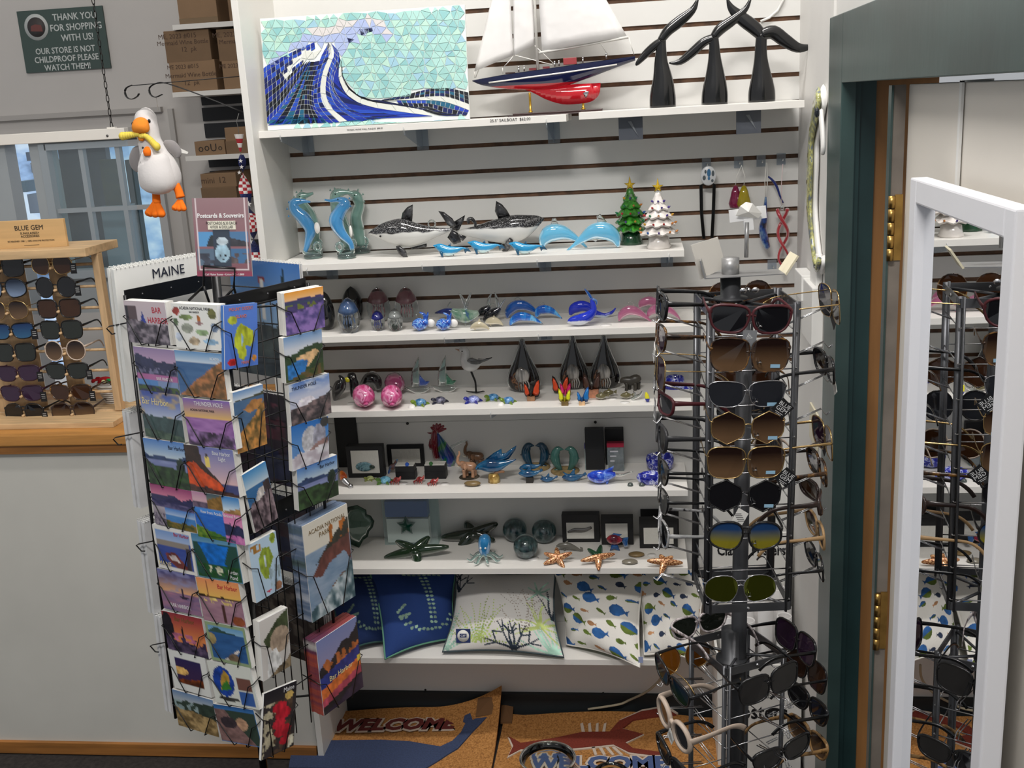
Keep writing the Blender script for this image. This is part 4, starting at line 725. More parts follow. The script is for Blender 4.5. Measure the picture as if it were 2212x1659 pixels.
calendar(lev(KB.lerp(crn[3], .4)+dB*.02, 1.34), -dA, .30, .25, 3, 'dark purple backed calendars seen through the rack, above', front=dk)
calendar(lev(KB.lerp(crn[3], .4)+dB*.02, 1.06), -dA, .30, .22, 5, 'dark blue backed calendars with white spirals seen through the rack, middle', front=pic(30, 44, ((40, 44, 66), (44, 50, 80)), 1, ex=[('n', .1, .1, .9, .9, 8, (70, 50, 60))], seed=42))
calendar(lev(KB.lerp(crn[3], .4)+dB*.02, .80), -dA, .30, .22, 6, 'brown backed calendars with white spirals seen through the rack, lowest', front=pic(30, 44, ((60, 50, 46), (70, 60, 56)), 1, ex=[('n', .1, .1, .9, .9, 8, (110, 100, 90))], seed=43))
# wire hooks sticking out on the left
for (px, py) in ((250, 945), (300, 1175), (330, 1393), (236, 705)):
    mb = RW(); q = hit(px, py, L_, MA.col[1]); e = hit(px+60, py-12, L_, MA.col[1]); mb.tube([e, q, q-dA*-.012+Vector((0, 0, -.006)), q+Vector((.004, 0, -.02)), q-dA*.02+Vector((0, 0, -.016))], .0018, 0, 6); mb.build('side_hook', BLACK, rack)
# sign on top of the rack
YS = -.86; TL, TRR, BL = at(406, 431, YS), at(531, 432, YS), at(402, 598, YS)
w = (TRR-TL).length; h = (TL-BL).length
sg = thing('postcard_sign', 'mauve sign reading Postcards and Souvenirs on top of the rack', 'sign', ((TL.x+TRR.x)/2-.004, YS, TL.z-h), rot=(radians(-4), radians(1.5), radians(-4)))
Y, X = np.mgrid[0:70, 0:50]; u = X/49; v = Y/69
im = pic(50, 70, ((150, 120, 124), (128, 84, 92)), 1, ex=[('r', .05, .43, .36, .62, (90, 150, 200)), ('r', .62, .43, .96, .62, (80, 120, 160)), ('r', .04, .64, .36, .86, (90, 110, 130)), ('r', .62, .64, .96, .84, (70, 110, 150)), ('p', [(.2, .62), (.3, .46), (.36, .5), (.36, .62)], (50, 56, 60)), ('p', [(.62, .5), (.96, .56), (.96, .62), (.62, .62)], (60, 60, 66)), ('n', .05, .7, .36, .86, 10, (60, 64, 76)), ('n', .62, .7, .96, .84, 10, (90, 80, 80)), ('r', .34, .4, .65, .88, (56, 66, 80)), ('e', .49, .7, .13, .12, (150, 180, 196)), ('e', .5, .55, .1, .05, (190, 205, 214)), ('e', .45, .73, .02, .015, (30, 34, 40)), ('e', .54, .73, .02, .015, (30, 34, 40)), ('e', .5, .78, .02, .012, (30, 34, 40))], seed=44)
for q in (.055, .945): im[(abs(u-q) < .011) & (v < .92)] = (226, 214, 216)
im[(abs(v-.915) < .008) & (u > .05) & (u < .95)] = (226, 214, 216); im[v > .935] = (146, 66, 88)
g = paint_grid(im, w, h); g.bb((-w/2, .0005, 0), (w/2, .003, h)); c = np.full((len(g.v), 4), .5); c[:len(g.c)] = g.c; g.c = c
build_painted(g, 'placard', printed('sign gloss', .15, .6), sg)
mb = MB(Matrix.Translation((0, -.0008, .775*h)) @ Matrix.Rotation(pi/2, 4, 'X')); mb.text('Postcards & Souvenirs', .0145, ext=.0002, bold=.0003, sx=.88); mb.M = Matrix.Translation((0, -.0008, .025*h)) @ Matrix.Rotation(pi/2, 4, 'X'); mb.text('Call Maine Scene - Union ME - 1.800', .0066, ext=.0002); mb.build('lettering', TW, sg)
mb = MB(); mb.bb((-.24*w, -.001, .60*h), (.26*w, 0, .71*h)); mb.M = Matrix.Translation((.01*w, -.0014, .655*h)) @ Matrix.Rotation(pi/2, 4, 'X'); mb.text('POSTCARDS $.30 EACH\n4 FOR A DOLLAR', .0092, 1, ext=.0001, sx=.8); mb.build('price_label', [mat('label cream', (226, 222, 204), .6), INK], sg)
mb = RW(); A0 = at(440, 575, YS-.006); A1 = at(507, 580, YS-.006); f0 = lev(RC+Vector((-.06, -.03, 0)), top-.02); f1 = lev(RC+Vector((.06, -.03, 0)), top-.02)
mb.tube([f0, at(440, 618, YS-.006), A0, A1, at(505, 622, YS-.006), f1], .0032, 0, 6); mb.tube([at(440, 618, YS-.006), lev(RC+Vector((-.0, -.05, 0)), top-.03)], .003, 0, 6); mb.tube([at(505, 622, YS-.006), lev(RC+Vector((.02, -.05, 0)), top-.03)], .003, 0, 6)
mb.build('sign_holder', BLACK, rack)
# ================================================================== scroll bracket, plush gull, windsock on the partition edge
YBK = -.26
def P_(px, py, Y=YBK): return at(px, py, Y)
o = P_(524, 240); bt = thing('scroll_bracket', 'black iron scroll bracket fixed to the partition edge', 'bracket', o)
I = mat('black iron', (24, 24, 25), .45); Wt = lambda: WB(o)
mb = Wt(); mb.loft([tuple(P_(530, 164))+(.006, .0012), tuple(P_(400, 175))+(.006, .0012), tuple(P_(285, 185))+(.006, .0012)], 0, 6, up=(0, 0, 1)); mb.loft([tuple(P_(x, y))+(.007, .0014) for x, y in catmull([(285, 184), (273, 190), (270, 200), (275, 211), (286, 214), (297, 208), (300, 202)], 3)], 0, 6, up=(.3, 0, 1)); mb.build('top_bar', I, bt)
mb = Wt(); mb.loft([tuple(P_(x, y))+(.007, .0014) for x, y in catmull([(524, 242), (440, 208), (360, 180), (336, 181), (323, 190), (325, 204), (336, 210), (350, 204)], 3)], 0, 6, up=(.3, 0, 1)); mb.build('brace', I, bt)
mb = Wt(); mb.bb(tuple(P_(532, 246)+Vector((-.004, 0, 0))), tuple(P_(530, 160)+Vector((.008, .012, 0)))); mb.build('wall_plate', I, bt)
YG = -.22; s = mpp(at(355, 340, YG)); o = at(353, 472, YG)
gl = thing('plush_gull', 'white plush gull with orange bill and yellow rope, hanging below the scroll bracket', 'plush toy', o)
G = lambda x, y, d=0: ((x-353)*s+(472-y)*s*.0, d*s, (472-y)*s)
PW = mat('white plush', (214, 210, 208), .95, sheen=.4, bmp=(160, .25, .002)); PG = mat('grey plush', (136, 132, 132), .95, sheen=.4, bmp=(160, .25, .002)); PO = mat('orange plush', (240, 116, 16), .9, bmp=(160, .2, .002)); PB = mat('bill plush', (224, 134, 40), .9, bmp=(160, .2, .002)); PY = mat('yellow chenille', (222, 200, 84), .95); PK = mat('bead eye', (16, 16, 18), .15)
def lf(name, m, pts, n=14, sub=4, up=(0, -1, 0)): return MB().spline([G(x, y, d)+(r*s, (q if q else r)*s) for x, y, d, r, q in pts], 0, n, sub, up).build(name, m, gl)
lf('body', PW, [(343, 236, 0, 4, 4), (344, 242, 0, 15, 14), (345, 255, -2, 23, 21), (346, 278, -3, 25, 23), (347, 305, -2, 25, 23), (352, 330, 0, 31, 28), (356, 355, 0, 42, 36), (359, 380, 0, 45, 40), (359, 400, 0, 41, 36), (358, 410, 0, 26, 24), (358, 414, 0, 6, 6)])
MB().spline([G(344, 257, -20)+(3*s, 3*s), G(344, 262, -24)+(15*s, 9*s), G(344, 275, -29)+(19*s, 14*s), G(344, 285, -30)+(17*s, 9*s), G(344, 288, -30)+(6*s, 3*s)], 0, 14, 4, (0, -1, 0)).build('upper_bill', PB, gl)
MB().spline([G(341, 289, -20)+(10*s, 6*s), G(341, 298, -26)+(8*s, 6*s), G(340, 304, -28)+(4*s, 3*s)], 0, 12, 4, (0, -1, 0)).build('lower_bill', PB, gl)
for x, y in ((323.5, 268), (360.5, 264)): MB().ell(G(x, y, -20), (3.2*s, 3*s, 4.4*s), 0, 10, 8).build('eye', PK, gl)
mb = MB(); R1 = [(300, 292), (312, 291), (325, 290), (337, 290)]; R2 = [(341, 294), (352, 294), (362, 302), (370, 312), (376, 318)]
for R_ in (R1, R2):
    C_ = catmull(R_, 5)
    for i, (x, y) in enumerate(C_): e = (i/len(C_) if R_ is R2 else 1-i/len(C_)); q = (5.2+4.2*e)*s*(1.0 if i % 2 else .84); mb.ell(G(x, y, -31), (q*.8, q, q), 0, 8, 6)
mb.build('rope', PY, gl)
lf('wing', PG, [(327, 318, 2, 4, 3), (314, 326, 2, 12, 7), (306, 345, 3, 14, 8), (308, 360, 3, 11, 6), (315, 368, 3, 4, 3)]); lf('wing', PG, [(378, 310, 2, 5, 4), (392, 318, 2, 13, 8), (402, 332, 3, 12, 7), (402, 344, 3, 5, 4)])
lf('leg', PO, [(347, 408, -4, 8, 8), (346, 425, -6, 8.5, 8), (346, 438, -8, 9, 8)]); lf('leg', PO, [(393, 400, -4, 9, 8), (399, 415, -6, 9, 8), (402, 428, -8, 10, 9)])
for c in ((343, 456), (399, 448)):
    mb = MB(); k = 1 if c[0] < 370 else .72
    for dx, dy in ((-16, 6), (0, 11), (15, 11)): mb.spline([G(c[0]+2*k, c[1]-20*k, -8)+(8*s*k, 7*s*k), G(c[0]+dx*.5*k, c[1]-4*k, -11)+(10.5*s*k, 8*s*k), G(c[0]+dx*k, c[1]+dy*.6*k, -16)+(9*s*k, 8*s*k), G(c[0]+dx*1.1*k, c[1]+dy*k, -18)+(3.5*s*k, 3*s*k)], 0, 10, 4, (0, -1, 0))
    mb.build('foot', PO, gl)
lf('pouch', PW, [(355, 350, -12, 32, 28), (357, 352, -14, 36, 31), (359, 380, -13, 41, 36), (359, 402, -10, 38, 32), (358, 412, -6, 16, 14)])
ch = MB(); ch.spline([G(352, 318, -26)+(3*s, 3*s), G(354, 324, -30)+(10*s, 8*s), G(355, 338, -32)+(12*s, 10*s), G(355, 352, -32)+(13*s, 10*s)], 0, 12, 4, (0, -1, 0)); ch.build('chick', PW, gl)
MB().spline([G(356, 318, -38)+(5*s, 4*s), G(357, 326, -43)+(9*s, 6*s), G(357, 335, -43)+(7*s, 4*s)], 0, 10, 4, (0, -1, 0)).build('chick_bill', PO, gl); MB().ell(G(345.5, 318, -36), 2.4*s, 0, 8, 6).build('chick_eye', PK, gl)
MB().prism([G(403, 320)[::2], G(428, 333)[::2], G(426, 337)[::2], G(403, 332)[::2]], .004, .005).build('paper_tag', PAPER, gl)
t = MB(Matrix.Translation(-Vector(o))).tube([at(342, 238, YG), at(340, 228, YG), at(338, 212, YBK)], .0012, 0, 5).build('hanging_loop', mat('pale loop', (200, 196, 190), .7), gl)
# striped spinning windsock
YW = -.17; o = at(516, 245, YW); t = thing('windsock', 'stars and stripes spinner hanging beside the partition', 'windsock', o)
RED = mat('flag red', (170, 40, 48), .6); FW = mat('flag white', (226, 222, 218), .6); NAVY = mat('flag navy', (24, 34, 84), .6)
s = mpp(o); mb = WB(o)
cone = [(507, 290, 9), (524, 290, 9), (521, 320, 5), (517, 330, 1)]
def pt(x, y, d=0): return Vector(at(x, y, YW))+Vector((0, d, 0))
for k in range(4):
    y0, y1 = 290+k*9.5, 290+(k+1)*9.5; w0, w1 = 10-k*2.1, 10-(k+1)*2.1; c0, c1 = 516+k*.9, 516+(k+1)*.9; n = 10
    V = [pt(c0+w0*cos(a), y0, w0*s*sin(a)) for a in np.linspace(0, 2*pi, n+1)[:-1]]+[pt(c1+w1*cos(a), y1, w1*s*sin(a)) for a in np.linspace(0, 2*pi, n+1)[:-1]]
    mb.add(V, [(i, (i+1) % n, n+(i+1) % n, n+i) for i in range(n)], k % 2)
mb.build('cone', [FW, RED], t)
mb = WB(o); mb.tube([pt(516, 245), pt(511, 262), pt(515, 280), pt(516, 290)], .001, 0, 5); mb.tube([pt(518, 328), pt(522, 336)], .0008, 0, 4); mb.build('cord', mat('cord grey', (120, 120, 116), .7), t)
mb = WB(o); N = 46
cl = catmull([(522, 334, 4), (524, 360, 12), (527, 392, 13), (532, 425, 13), (540, 455, 14), (546, 480, 12), (549, 515, 15), (552, 545, 14), (556, 575, 11), (562, 602, 14)], 5); a0 = None; V = []
for i, (x, y, w) in enumerate(cl):
    a = i*.27; c_, s_ = cos(a), sin(a); V += [pt(x-w*c_, y, -w*s*s_), pt(x-w*c_/3, y, -w*s*s_/3), pt(x+w*c_/3, y, w*s*s_/3), pt(x+w*c_, y, w*s*s_)]
for i in range(len(cl)-1):
    band = (i//7) % 2
    for k in range(3): mb.add([V[i*4+k], V[i*4+k+1], V[i*4+5+k], V[i*4+4+k]], [(0, 1, 2, 3)], 2 if band == 0 else (i+k) % 2)
for (x, y, r) in ((524, 347, 5), (526, 360, 5), (521, 372, 5), (541, 440, 7), (545, 520, 6), (557, 560, 7), (560, 588, 9)):
    st = []
    for k in range(10): a = pi/2+k*pi/5; q = r if k % 2 == 0 else r*.42; st.append((x+q*cos(a), y-q*sin(a)))
    mb.add([pt(px, py, -.016) for px, py in st], [tuple(range(10))], 0)
mb.build('spiral', [FW, RED, NAVY], t)
# ================================================================== sunglasses spinner
GM = mat('grey metal', (92, 93, 96), .35, .6); GM2 = mat('light grey metal', (150, 150, 150), .35, .5); DGM = mat('dark grey post', (70, 71, 74), .4, .4)
US = Vector((.018, 0, 1)).normalized(); SC = Vector((1.267, -1.095, 1.63)); SB = SC-US*(SC.z/US.z)
sx = Vector((cos(radians(6)), sin(radians(6)), 0)); sy = Vector((-sx.y, sx.x, 0)); hs = .085
def SL(x, y, z): return SB+US*(z/US.z)+sx*x+sy*y
sr = thing('sunglasses_spinner', 'grey metal spinner rack of sunglasses with a square upper tier and a turned lower tier', 'display rack', SB)
SW = lambda: WB(SB)
zb = at(1600, 1312, -1.18).z
zl = at(1592, 1410, -1.09).z
mb = SW(); mb.tube([SL(0, 0, .02), SL(0, 0, 1.62)], .0165, 0, 16); mb.build('post', DGM, sr)
mb = MB(); mb.lathe([(.24, 0), (.24, .014), (.04, .03), (.02, .05)], 0, 32); mb.build('base', DGM, sr)
def vl(z0, prof, mi=DGM, name='collar'):
    m = SW(); m.M = m.M @ Matrix.Translation(SL(0, 0, z0)); m.lathe(prof, 0, 24); return m.build(name, mi, sr)
zt1 = at(1610, 640, -1.095).z; zt2 = at(1610, 592, -1.095).z; zt3 = at(1610, 556, -1.095).z
vl(0, [(.034, zt1-.004), (.034, zt1-.001), (.02, zt1+.001), (.02, zt2-.004)], DGM); vl(0, [(.0175, zt2-.002), (.0175, zt3), (0, zt3+.001)], GM2)
vl(0, [(.034, zl-.012), (.034, zl-.008), (.022, zl-.006), (.022, zl+.06)], DGM); vl(0, [(.032, zl-.03), (.032, zl-.026)], DGM)
m = SW(); m.tube([SL(0, -.017, zt1+.018), SL(.0, -.034, zt1+.018)], .004, 0, 8); m.ell(SL(-.012, -.036, zt1+.018), (.008, .003, .006), 0, 10, 6); m.ell(SL(.012, -.036, zt1+.018), (.008, .003, .006), 0, 10, 6); m.build('wing_screw', STEEL, sr)
# square upper tier
def tier(Pc, z0, z1, name):
    """Pc(i, z): corner points"""
    m = SW()
    for i in range(4):
        a, b, c = Pc(i, 0), Pc((i+1) % 4, 0), Pc((i-1) % 4, 0); d1 = (b-a).normalized(); d2 = (c-a).normalized()
        for d in (d1, d2):
            m.loft([tuple(Pc(i, z0-.012)+d*.007)+(.0062, .003), tuple(Pc(i, z1+.012)+d*.007)+(.0062, .003)], 0, 6, up=tuple(d))
    m.build('corner_bars', GM, sr); m = SW(); k = SW()
    for z in (z0, z1):
        for i in range(4):
            A, B = Pc(i, z), Pc((i+1) % 4, z); d = (B-A).normalized(); n = Vector((d.y, -d.x, 0))
            V = [p+n*q+Vector((0, 0, h)) for p in (A, B) for h in (-.009, .009) for q in (.0, .003)]
            m.add(V, [(0, 1, 3, 2), (4, 6, 7, 5), (0, 4, 5, 1), (2, 3, 7, 6), (0, 2, 6, 4), (1, 5, 7, 3)])
            k.ell((A+B)/2+n*.003, .0042, 0, 8, 6)
        for i in range(4): m.tube([Pc(i, z), SL(0, 0, z)], .0032, 0, 6)
    m.build('tier_frame', GM, sr); k.build('screws', STEEL, sr)
PU = lambda i, z: SL((-hs, hs, hs, -hs)[i], (-hs, -hs, hs, hs)[i], z or 1.3)
tier(PU, zb, 1.622, 'upper')
lc = [az(px, py, zl) for px, py in ((1490, 1388), (1570, 1452), (1697, 1418), (1612, 1358))]
PLo = lambda i, z: lc[i]+US*(((z or .6)-zl)/US.z)
tier(PLo, .16, zl, 'lower')
# top plate, sign panel and paper holder
m = SW(); q = [at(1523, 590, -1.10), at(1560, 577, -1.06), at(1692, 592, -1.06), at(1668, 602, -1.12)]
zp = zt2
q = [SL(-.088, -.035, zp), SL(-.075, .03, zp), SL(.07, .03, zp), SL(.07, -.03, zp)]
m.add([p for p in q]+[p+Vector((0, 0, .002)) for p in q], [(3, 2, 1, 0), (4, 5, 6, 7), (0, 1, 5, 4), (1, 2, 6, 5), (2, 3, 7, 6), (3, 0, 4, 7)])
m.build('top_plate', GM2, sr)
def quad(P, th=.003, name='p', mt=None, par=None, inv0=None):
    n = (P[1]-P[0]).cross(P[3]-P[0]).normalized()*th; m = MB(inv0) if inv0 else SW()
    m.add(list(P)+[p+n for p in P], [(3, 2, 1, 0), (4, 5, 6, 7), (0, 1, 5, 4), (1, 2, 6, 5), (2, 3, 7, 6), (3, 0, 4, 7)]); return m.build(name, mt, par or sr)
quad([SL(.07, -.03, zp), SL(.07, .03, zp), SL(.094, .032, zp+.036), SL(.094, -.028, zp+.036)], .004, 'right_flap', mat('cream card', (214, 206, 180), .6))
quad([SL(-.088, -.035, zp), SL(-.075, .03, zp), SL(-.085, .03, zp+.036), SL(-.098, -.035, zp+.036)], .003, 'left_flap', GM2)
quad([at(1512, 604, -1.12), at(1566, 576, -1.06), at(1548, 512, -1.06), at(1490, 530, -1.12)], .003, 'sign_panel', mat('blank panel', (206, 202, 194), .5))
m = SW(); m.tube([SL(0, 0, zt3), SL(0, 0, at(1613, 480, -1.095).z)], .0045, 0, 8); m.build('stem', GM2, sr)
a, b = at(1575, 449, -1.09), at(1655, 476, -1.09); c_ = (a+b)/2; m = SW(); m.M = m.M @ Matrix.Translation(c_) @ Matrix.Rotation(radians(-5), 4, 'Y'); m.box((0, 0, 0), (b.x-a.x, .004, .024)); m.box((0, 0, -.02), (.018, .012, .022)); m.build('ticket_clip', mat('milky plastic', (226, 226, 226), .35), sr)
m = SW(); m.M = m.M @ Matrix.Translation(c_+Vector((.0, -.006, .006))); rr = random.Random(4)
m.add([(-.024, -.002, -.008), (.02, -.003, -.014), (.026, -.006, -.004), (.008, -.012, .016), (-.004, -.004, .019), (-.016, -.01, .012), (0, -.012, 0), (-.002, .003, .0)], [(0, 1, 6), (1, 2, 6), (2, 3, 6), (3, 4, 6), (4, 5, 6), (5, 0, 6), (1, 0, 7), (2, 1, 7), (3, 2, 7), (4, 3, 7), (5, 4, 7), (0, 5, 7)]); m.build('crumpled_paper', PAPER, sr)
# prong arms
def prong(P, out, L=.085, rise=.028, parent=None):
    s = Vector((-out.y, out.x, 0))*.0032; m = SW(); e = P+out*L+Vector((0, 0, rise)); tip = e+out*.010+Vector((0, 0, -.013)); tip2 = tip+out*.008+Vector((0, 0, .006))
    m.tube([P+s, e+s*.9, tip+s, tip2+s*.4, tip2-s*.4, tip-s, e-s*.9, P-s], .0013, 0, 5); m.build('prong', STEEL, sr); return tip
rows = [1.622-.028-.0705*k for k in range(9)]
tipsF = []; tipsL = []; tipsR = []
for k, z in enumerate(rows):
    tipsL.append(prong(SL(-hs, .0, z-.02), -sx, .082, .03)); tipsR.append(prong(SL(hs, 0, z-.02), sx, .075, .03))
m = SW()
for z in rows:
    for i in range(4): m.tube([PU(i, z-.02), PU((i+1) % 4, z-.02)], .0014, 0, 5)
m.build('cross_rods', STEEL, sr)
def GL(lab, P, n, style, fm, lm, roll=0, **k):
    """glasses facing horizontal direction n at point P"""
    rz = math.atan2(n.x, -n.y); return glasses('sunglasses', lab, P, rz, style, fm, lm, rot=(radians(k.pop('pitch', 6)), radians(roll), rz), group='sunglasses on the grey spinner', **k)
FR = [('burgundy wraparound, top row facing front on the grey spinner', 1622, 690, 'way', FRED, LBLK, .0028, 4, dict(tagm=(.0, -.042, 'fash'), w=.150)),
    ('tortoise square with brown lenses, second row facing front on the grey spinner', 1621, 768, 'big', FTOR, LBRN, .0016, 3, dict(sticker=STK)),
    ('black browline with silver rims, third row facing front on the grey spinner', 1614, 852, 'way', FSIL, LGRY, .0012, 2, dict(tagm=(.068, -.028, 'gem'), sticker=STK, tm=FBLK)),
    ('brown angular with gold rims, fourth row facing front on the grey spinner', 1616, 925, 'hexa', FGLD, LBRN, .0013, 2, dict(sticker=STK)),
    ('brown square with cream gold rims, fifth row facing front on the grey spinner', 1612, 1000, 'big', FGLD, LBRN, .0015, 2, dict(tagm=(.078, -.03, 'gem'), sticker=STK)),
    ('black angular oversize, sixth row facing front on the grey spinner', 1609, 1072, 'hexa', FBLK, LBLK, .0018, 3, dict(tagm=(-.008, -.042, 'price'), sticker=STK)),
    ('black flat-top with blue to yellow lenses, seventh row facing front on the grey spinner', 1611, 1158, 'avi', FBLK, LSUN, .0026, 3, dict()),
    ('silver aviator with green gold mirror lenses, bottom row facing front on the grey spinner', 1600, 1272, 'avi', FSIL, LGLD, .001, 1, dict())]
for lab, px, py, st, fm, lm, rim, roll, kw in FR:
    z_ = at(px, py, -1.25).z; P = at(px, py, -1.25); GL(lab, P, -sy, st, fm, lm, roll, rim=rim, **dict(dict(w=.146), **kw))
    prong(SL(P.x-SL(0, 0, P.z).x, -hs, P.z-.02), -sy, .062, .016)
LF_ = [('black wide-arm, top row at left side of the grey spinner', 1424, 655, 'way', FBLK, LBLK, .003, {}), ('tortoise-armed, second row at left side of the grey spinner', 1422, 722, 'way', FTOR, LPUR, .0024, dict(tagm=(-.02, -.04, 'price'))),
    ('dark with gold wire arms, third row at left side of the grey spinner', 1420, 795, 'big', FGLD, LPUR, .0013, dict(tagm=(.0, -.035, 'gem'))), ('burgundy wraparound with tag, fourth row at left side of the grey spinner', 1424, 862, 'sport', FRED, LGRY, .003, dict(tagm=(-.03, -.03, 'fash'))),
    ('grey-black sport, fifth row at left side of the grey spinner', 1424, 936, 'way', mat('charcoal frame', (44, 44, 46), .4), LBLK, .0034, {}), ('glossy black slim, sixth row at left side of the grey spinner', 1427, 1008, 'cat', FBLK, LBLK, .002, {}),
    ('black slim with price sticker, seventh row at left side of the grey spinner', 1427, 1070, 'cat', FBLK, LBLK, .002, {}), ('clear speckled-arm with diamond tag, bottom row at left side of the grey spinner', 1428, 1140, 'way', swirl('clear speckle frame', [(.3, (200, 200, 200)), (.55, (170, 170, 170)), (.62, (40, 40, 44))], 60, .15, .3), LBLK, .0024, dict(tagm=(.02, -.02, 'gem')))]
for lab, px, py, st, fm, lm, rim, kw in LF_: GL('%s' % lab, at(px, py, -1.11), -sx, st, fm, lm, 0, rim=rim, pitch=-4, **kw)
RT = [('gold wire with smoke lenses, top row at right side of the grey spinner', 1797, 655, 'big', FGLD, LGRY, .0012, dict(tagm=(.01, -.035, 'gem'))), ('black slim, second occupied row at right side of the grey spinner', 1786, 790, 'way', FBLK, LBLK, .0026, dict(tagm=(-.035, -.03, 'price'))),
    ('rose gold wire, third occupied row at right side of the grey spinner', 1782, 945, 'big', FGLD, LPUR, .0016, dict(tagm=(.03, -.03, 'gem'))), ('tortoise-armed dark, fourth occupied row at right side of the grey spinner', 1770, 1008, 'way', FTOR, LBLK, .0026, {}),
    ('brown sport with price sticker, fifth occupied row at right side of the grey spinner', 1768, 1070, 'sport', FBRN, LBR2, .0034, {}), ('pale wood framed, sixth occupied row at right side of the grey spinner', 1766, 1142, 'way', FWOD, LBR2, .0026, dict(tagm=(-.02, -.01, 'gem'))),
    ('black with hanging white tag, lowest row at right side of the grey spinner', 1764, 1210, 'way', FBLK, LBLK, .0022, dict(tagm=(-.03, -.01, 'price')))]
for lab, px, py, st, fm, lm, rim, kw in RT: GL(lab, at(px, py, -1.09), sx, st, fm, lm, 0, rim=rim, pitch=-4, **kw)
BK_ = [('brown oversize with round lenses, top row on the far side of the grey spinner', 1598, 640, 'rnd', FTOR, LBR2, .0014), ('brown amber, third row on the far side of the grey spinner', 1612, 815, 'hexa', FTOR, LBR2, .0016), ('smoke black, fourth row on the far side of the grey spinner', 1615, 885, 'rnd', FBLK, LGRY, .002), ('rose lensed, fifth row on the far side of the grey spinner', 1622, 965, 'rnd', FCRM, LBR2, .0018)]
for lab, px, py, st, fm, lm, rim in BK_: P = at(px, py, -.93); GL(lab, P, sy, st, fm, lm, 0, rim=rim)
# lower tier
nLF = ((lc[0]+lc[1])/2-(lc[0]+lc[1]+lc[2]+lc[3])/4); nLF.z = 0; nLF.normalize(); nRF = ((lc[1]+lc[2])/2-(lc[0]+lc[1]+lc[2]+lc[3])/4); nRF.z = 0; nRF.normalize()
lcen = (lc[0]+lc[1]+lc[2]+lc[3])/4; m = SW()
for k in range(6):
    z = zl-.045-.07*k
    for i in range(4): m.tube([PLo(i, z), PLo((i+1) % 4, z)], .0014, 0, 5)
m.build('cross_rods', STEEL, sr)
for k in range(5):
    z = zl-.05-.07*k
    for n in (nLF, nRF, -nLF, -nRF): c = Vector((lcen.x, lcen.y, 0))+US*(z/US.z)-US*(zl/US.z)+Vector((0, 0, zl)); c.z = z; prong(c+n*.085, n, .095, .022)
lowG = [('black with blue mirrored lenses, upper left-front of the lower tier', 1447, 1472, -1.235, nLF, 'way', FBLK, lensmat('teal mirror lens', (50, 70, 40), (30, 60, 90), .93, .5), .0024, 10, {}),
    ('cream round-lensed, middle left-front of the lower tier', 1452, 1565, -1.235, nLF, 'rnd', FCRM, LBRN if False else LGRY, .005, 12, dict(tagm=(-.0, -.03, 'price'))), ('black cat-eye, lowest left-front of the lower tier', 1450, 1645, -1.225, nLF, 'cat', FBLK, LBLK, .0034, 8, {}),
    ('large square black, upper right-front of the lower tier', 1664, 1478, -1.21, nRF, 'big', FBLK, LBLK, .0024, -6, {}), ('matt black, lowest right-front of the lower tier', 1692, 1628, -1.20, nRF, 'way', FBLK, LBLK, .003, -6, {}),
    ('black oversize, top of the right-rear of the lower tier', 1722, 1386, -1.03, -nLF, 'big', FBLK, LPUR, .0026, 0, {}), ('dark brown fading, second at right-rear of the lower tier', 1745, 1445, -1.03, -nLF, 'big', FBLK, LBR2, .002, 0, {}),
    ('black, third at right-rear of the lower tier', 1748, 1520, -1.03, -nLF, 'way', FBLK, LBLK, .003, 0, {}), ('golden tortoise, lowest at right-rear of the lower tier', 1748, 1592, -1.03, -nLF, 'way', swirl('gold tortoise', [(.4, (60, 40, 20)), (.6, (170, 130, 80))], 50, .2), LBRN, .0034, 0, {}),
    ('silver sparkle cat-eye, top of the left-rear of the lower tier', 1508, 1348, -1.0, -nRF, 'cat', swirl('silver sparkle', [(.4, (120, 110, 110)), (.6, (210, 200, 200))], 90, .2), LGRN, .003, 0, {}), ('amber round, second at left-rear of the lower tier', 1475, 1420, -1.02, -nRF, 'rnd', FGLD, lensmat('orange amber lens', (140, 84, 24), mixf=.7), .0014, 0, {})]
for lab, px, py, Y, n, st, fm, lm, rim, roll, kw in lowG: GL(lab, at(px, py, Y), n, st, fm, lm, roll, rim=rim, **kw)
# ================================================================== mirror on the door
dm = leaf_dir.copy(); n_ = Vector((-dm.y, dm.x, 0)); M0 = Vector((1.521, YL, 0))
def hm(px, py): return hit(px, py, M0, n_)
zT = hm(2000, 380).z; xo0 = [hm(2000, 380), hm(1971, 1100)]; iL = hm(2013, 1100); iR = hm(2155, 1100); oL = hm(1974, 1100); oR = hm(2203, 1100)
sc_ = lambda p: (p-M0).dot(-dm)               # distance along the leaf toward the camera
a0, a1, b0_, b1 = sc_(oL), sc_(iL), sc_(iR), sc_(oR); a1 = a0+.038; 
mr = thing('door_mirror', 'tall white-framed mirror hung on the cream door', 'mirror', M0, rot=Matrix((-dm, -n_, Vector((0, 0, 1)))).transposed().to_euler())
z0m, fw = .25, .034
FRM = mat('mirror frame white', (226, 226, 230), .35)
fw = max(.03, a1-a0)
mb = MB()
mb.bb((a0, -.028, z0m), (a0+fw, .0, zT)); mb.build('frame_stile', FRM, mr, bev=.003); MB().bb((b1-fw, -.028, z0m), (b1, 0, zT)).build('frame_stile', FRM, mr, bev=.003)
MB().bb((a0+fw, -.028, zT-fw), (b1-fw, 0, zT)).build('frame_rail', FRM, mr, bev=.003); MB().bb((a0+fw, -.028, z0m), (b1-fw, 0, z0m+fw)).build('frame_rail', FRM, mr, bev=.003)
m_, nt, b = base('mirror silver'); setp(b, .0, 1); b.inputs['Base Color'].default_value = (.93, .94, .95, 1)
MB().bb((a0+fw-.002, -.012, z0m+fw-.002), (b1-fw+.002, -.008, zT-fw+.002)).build('glass', m_, mr)
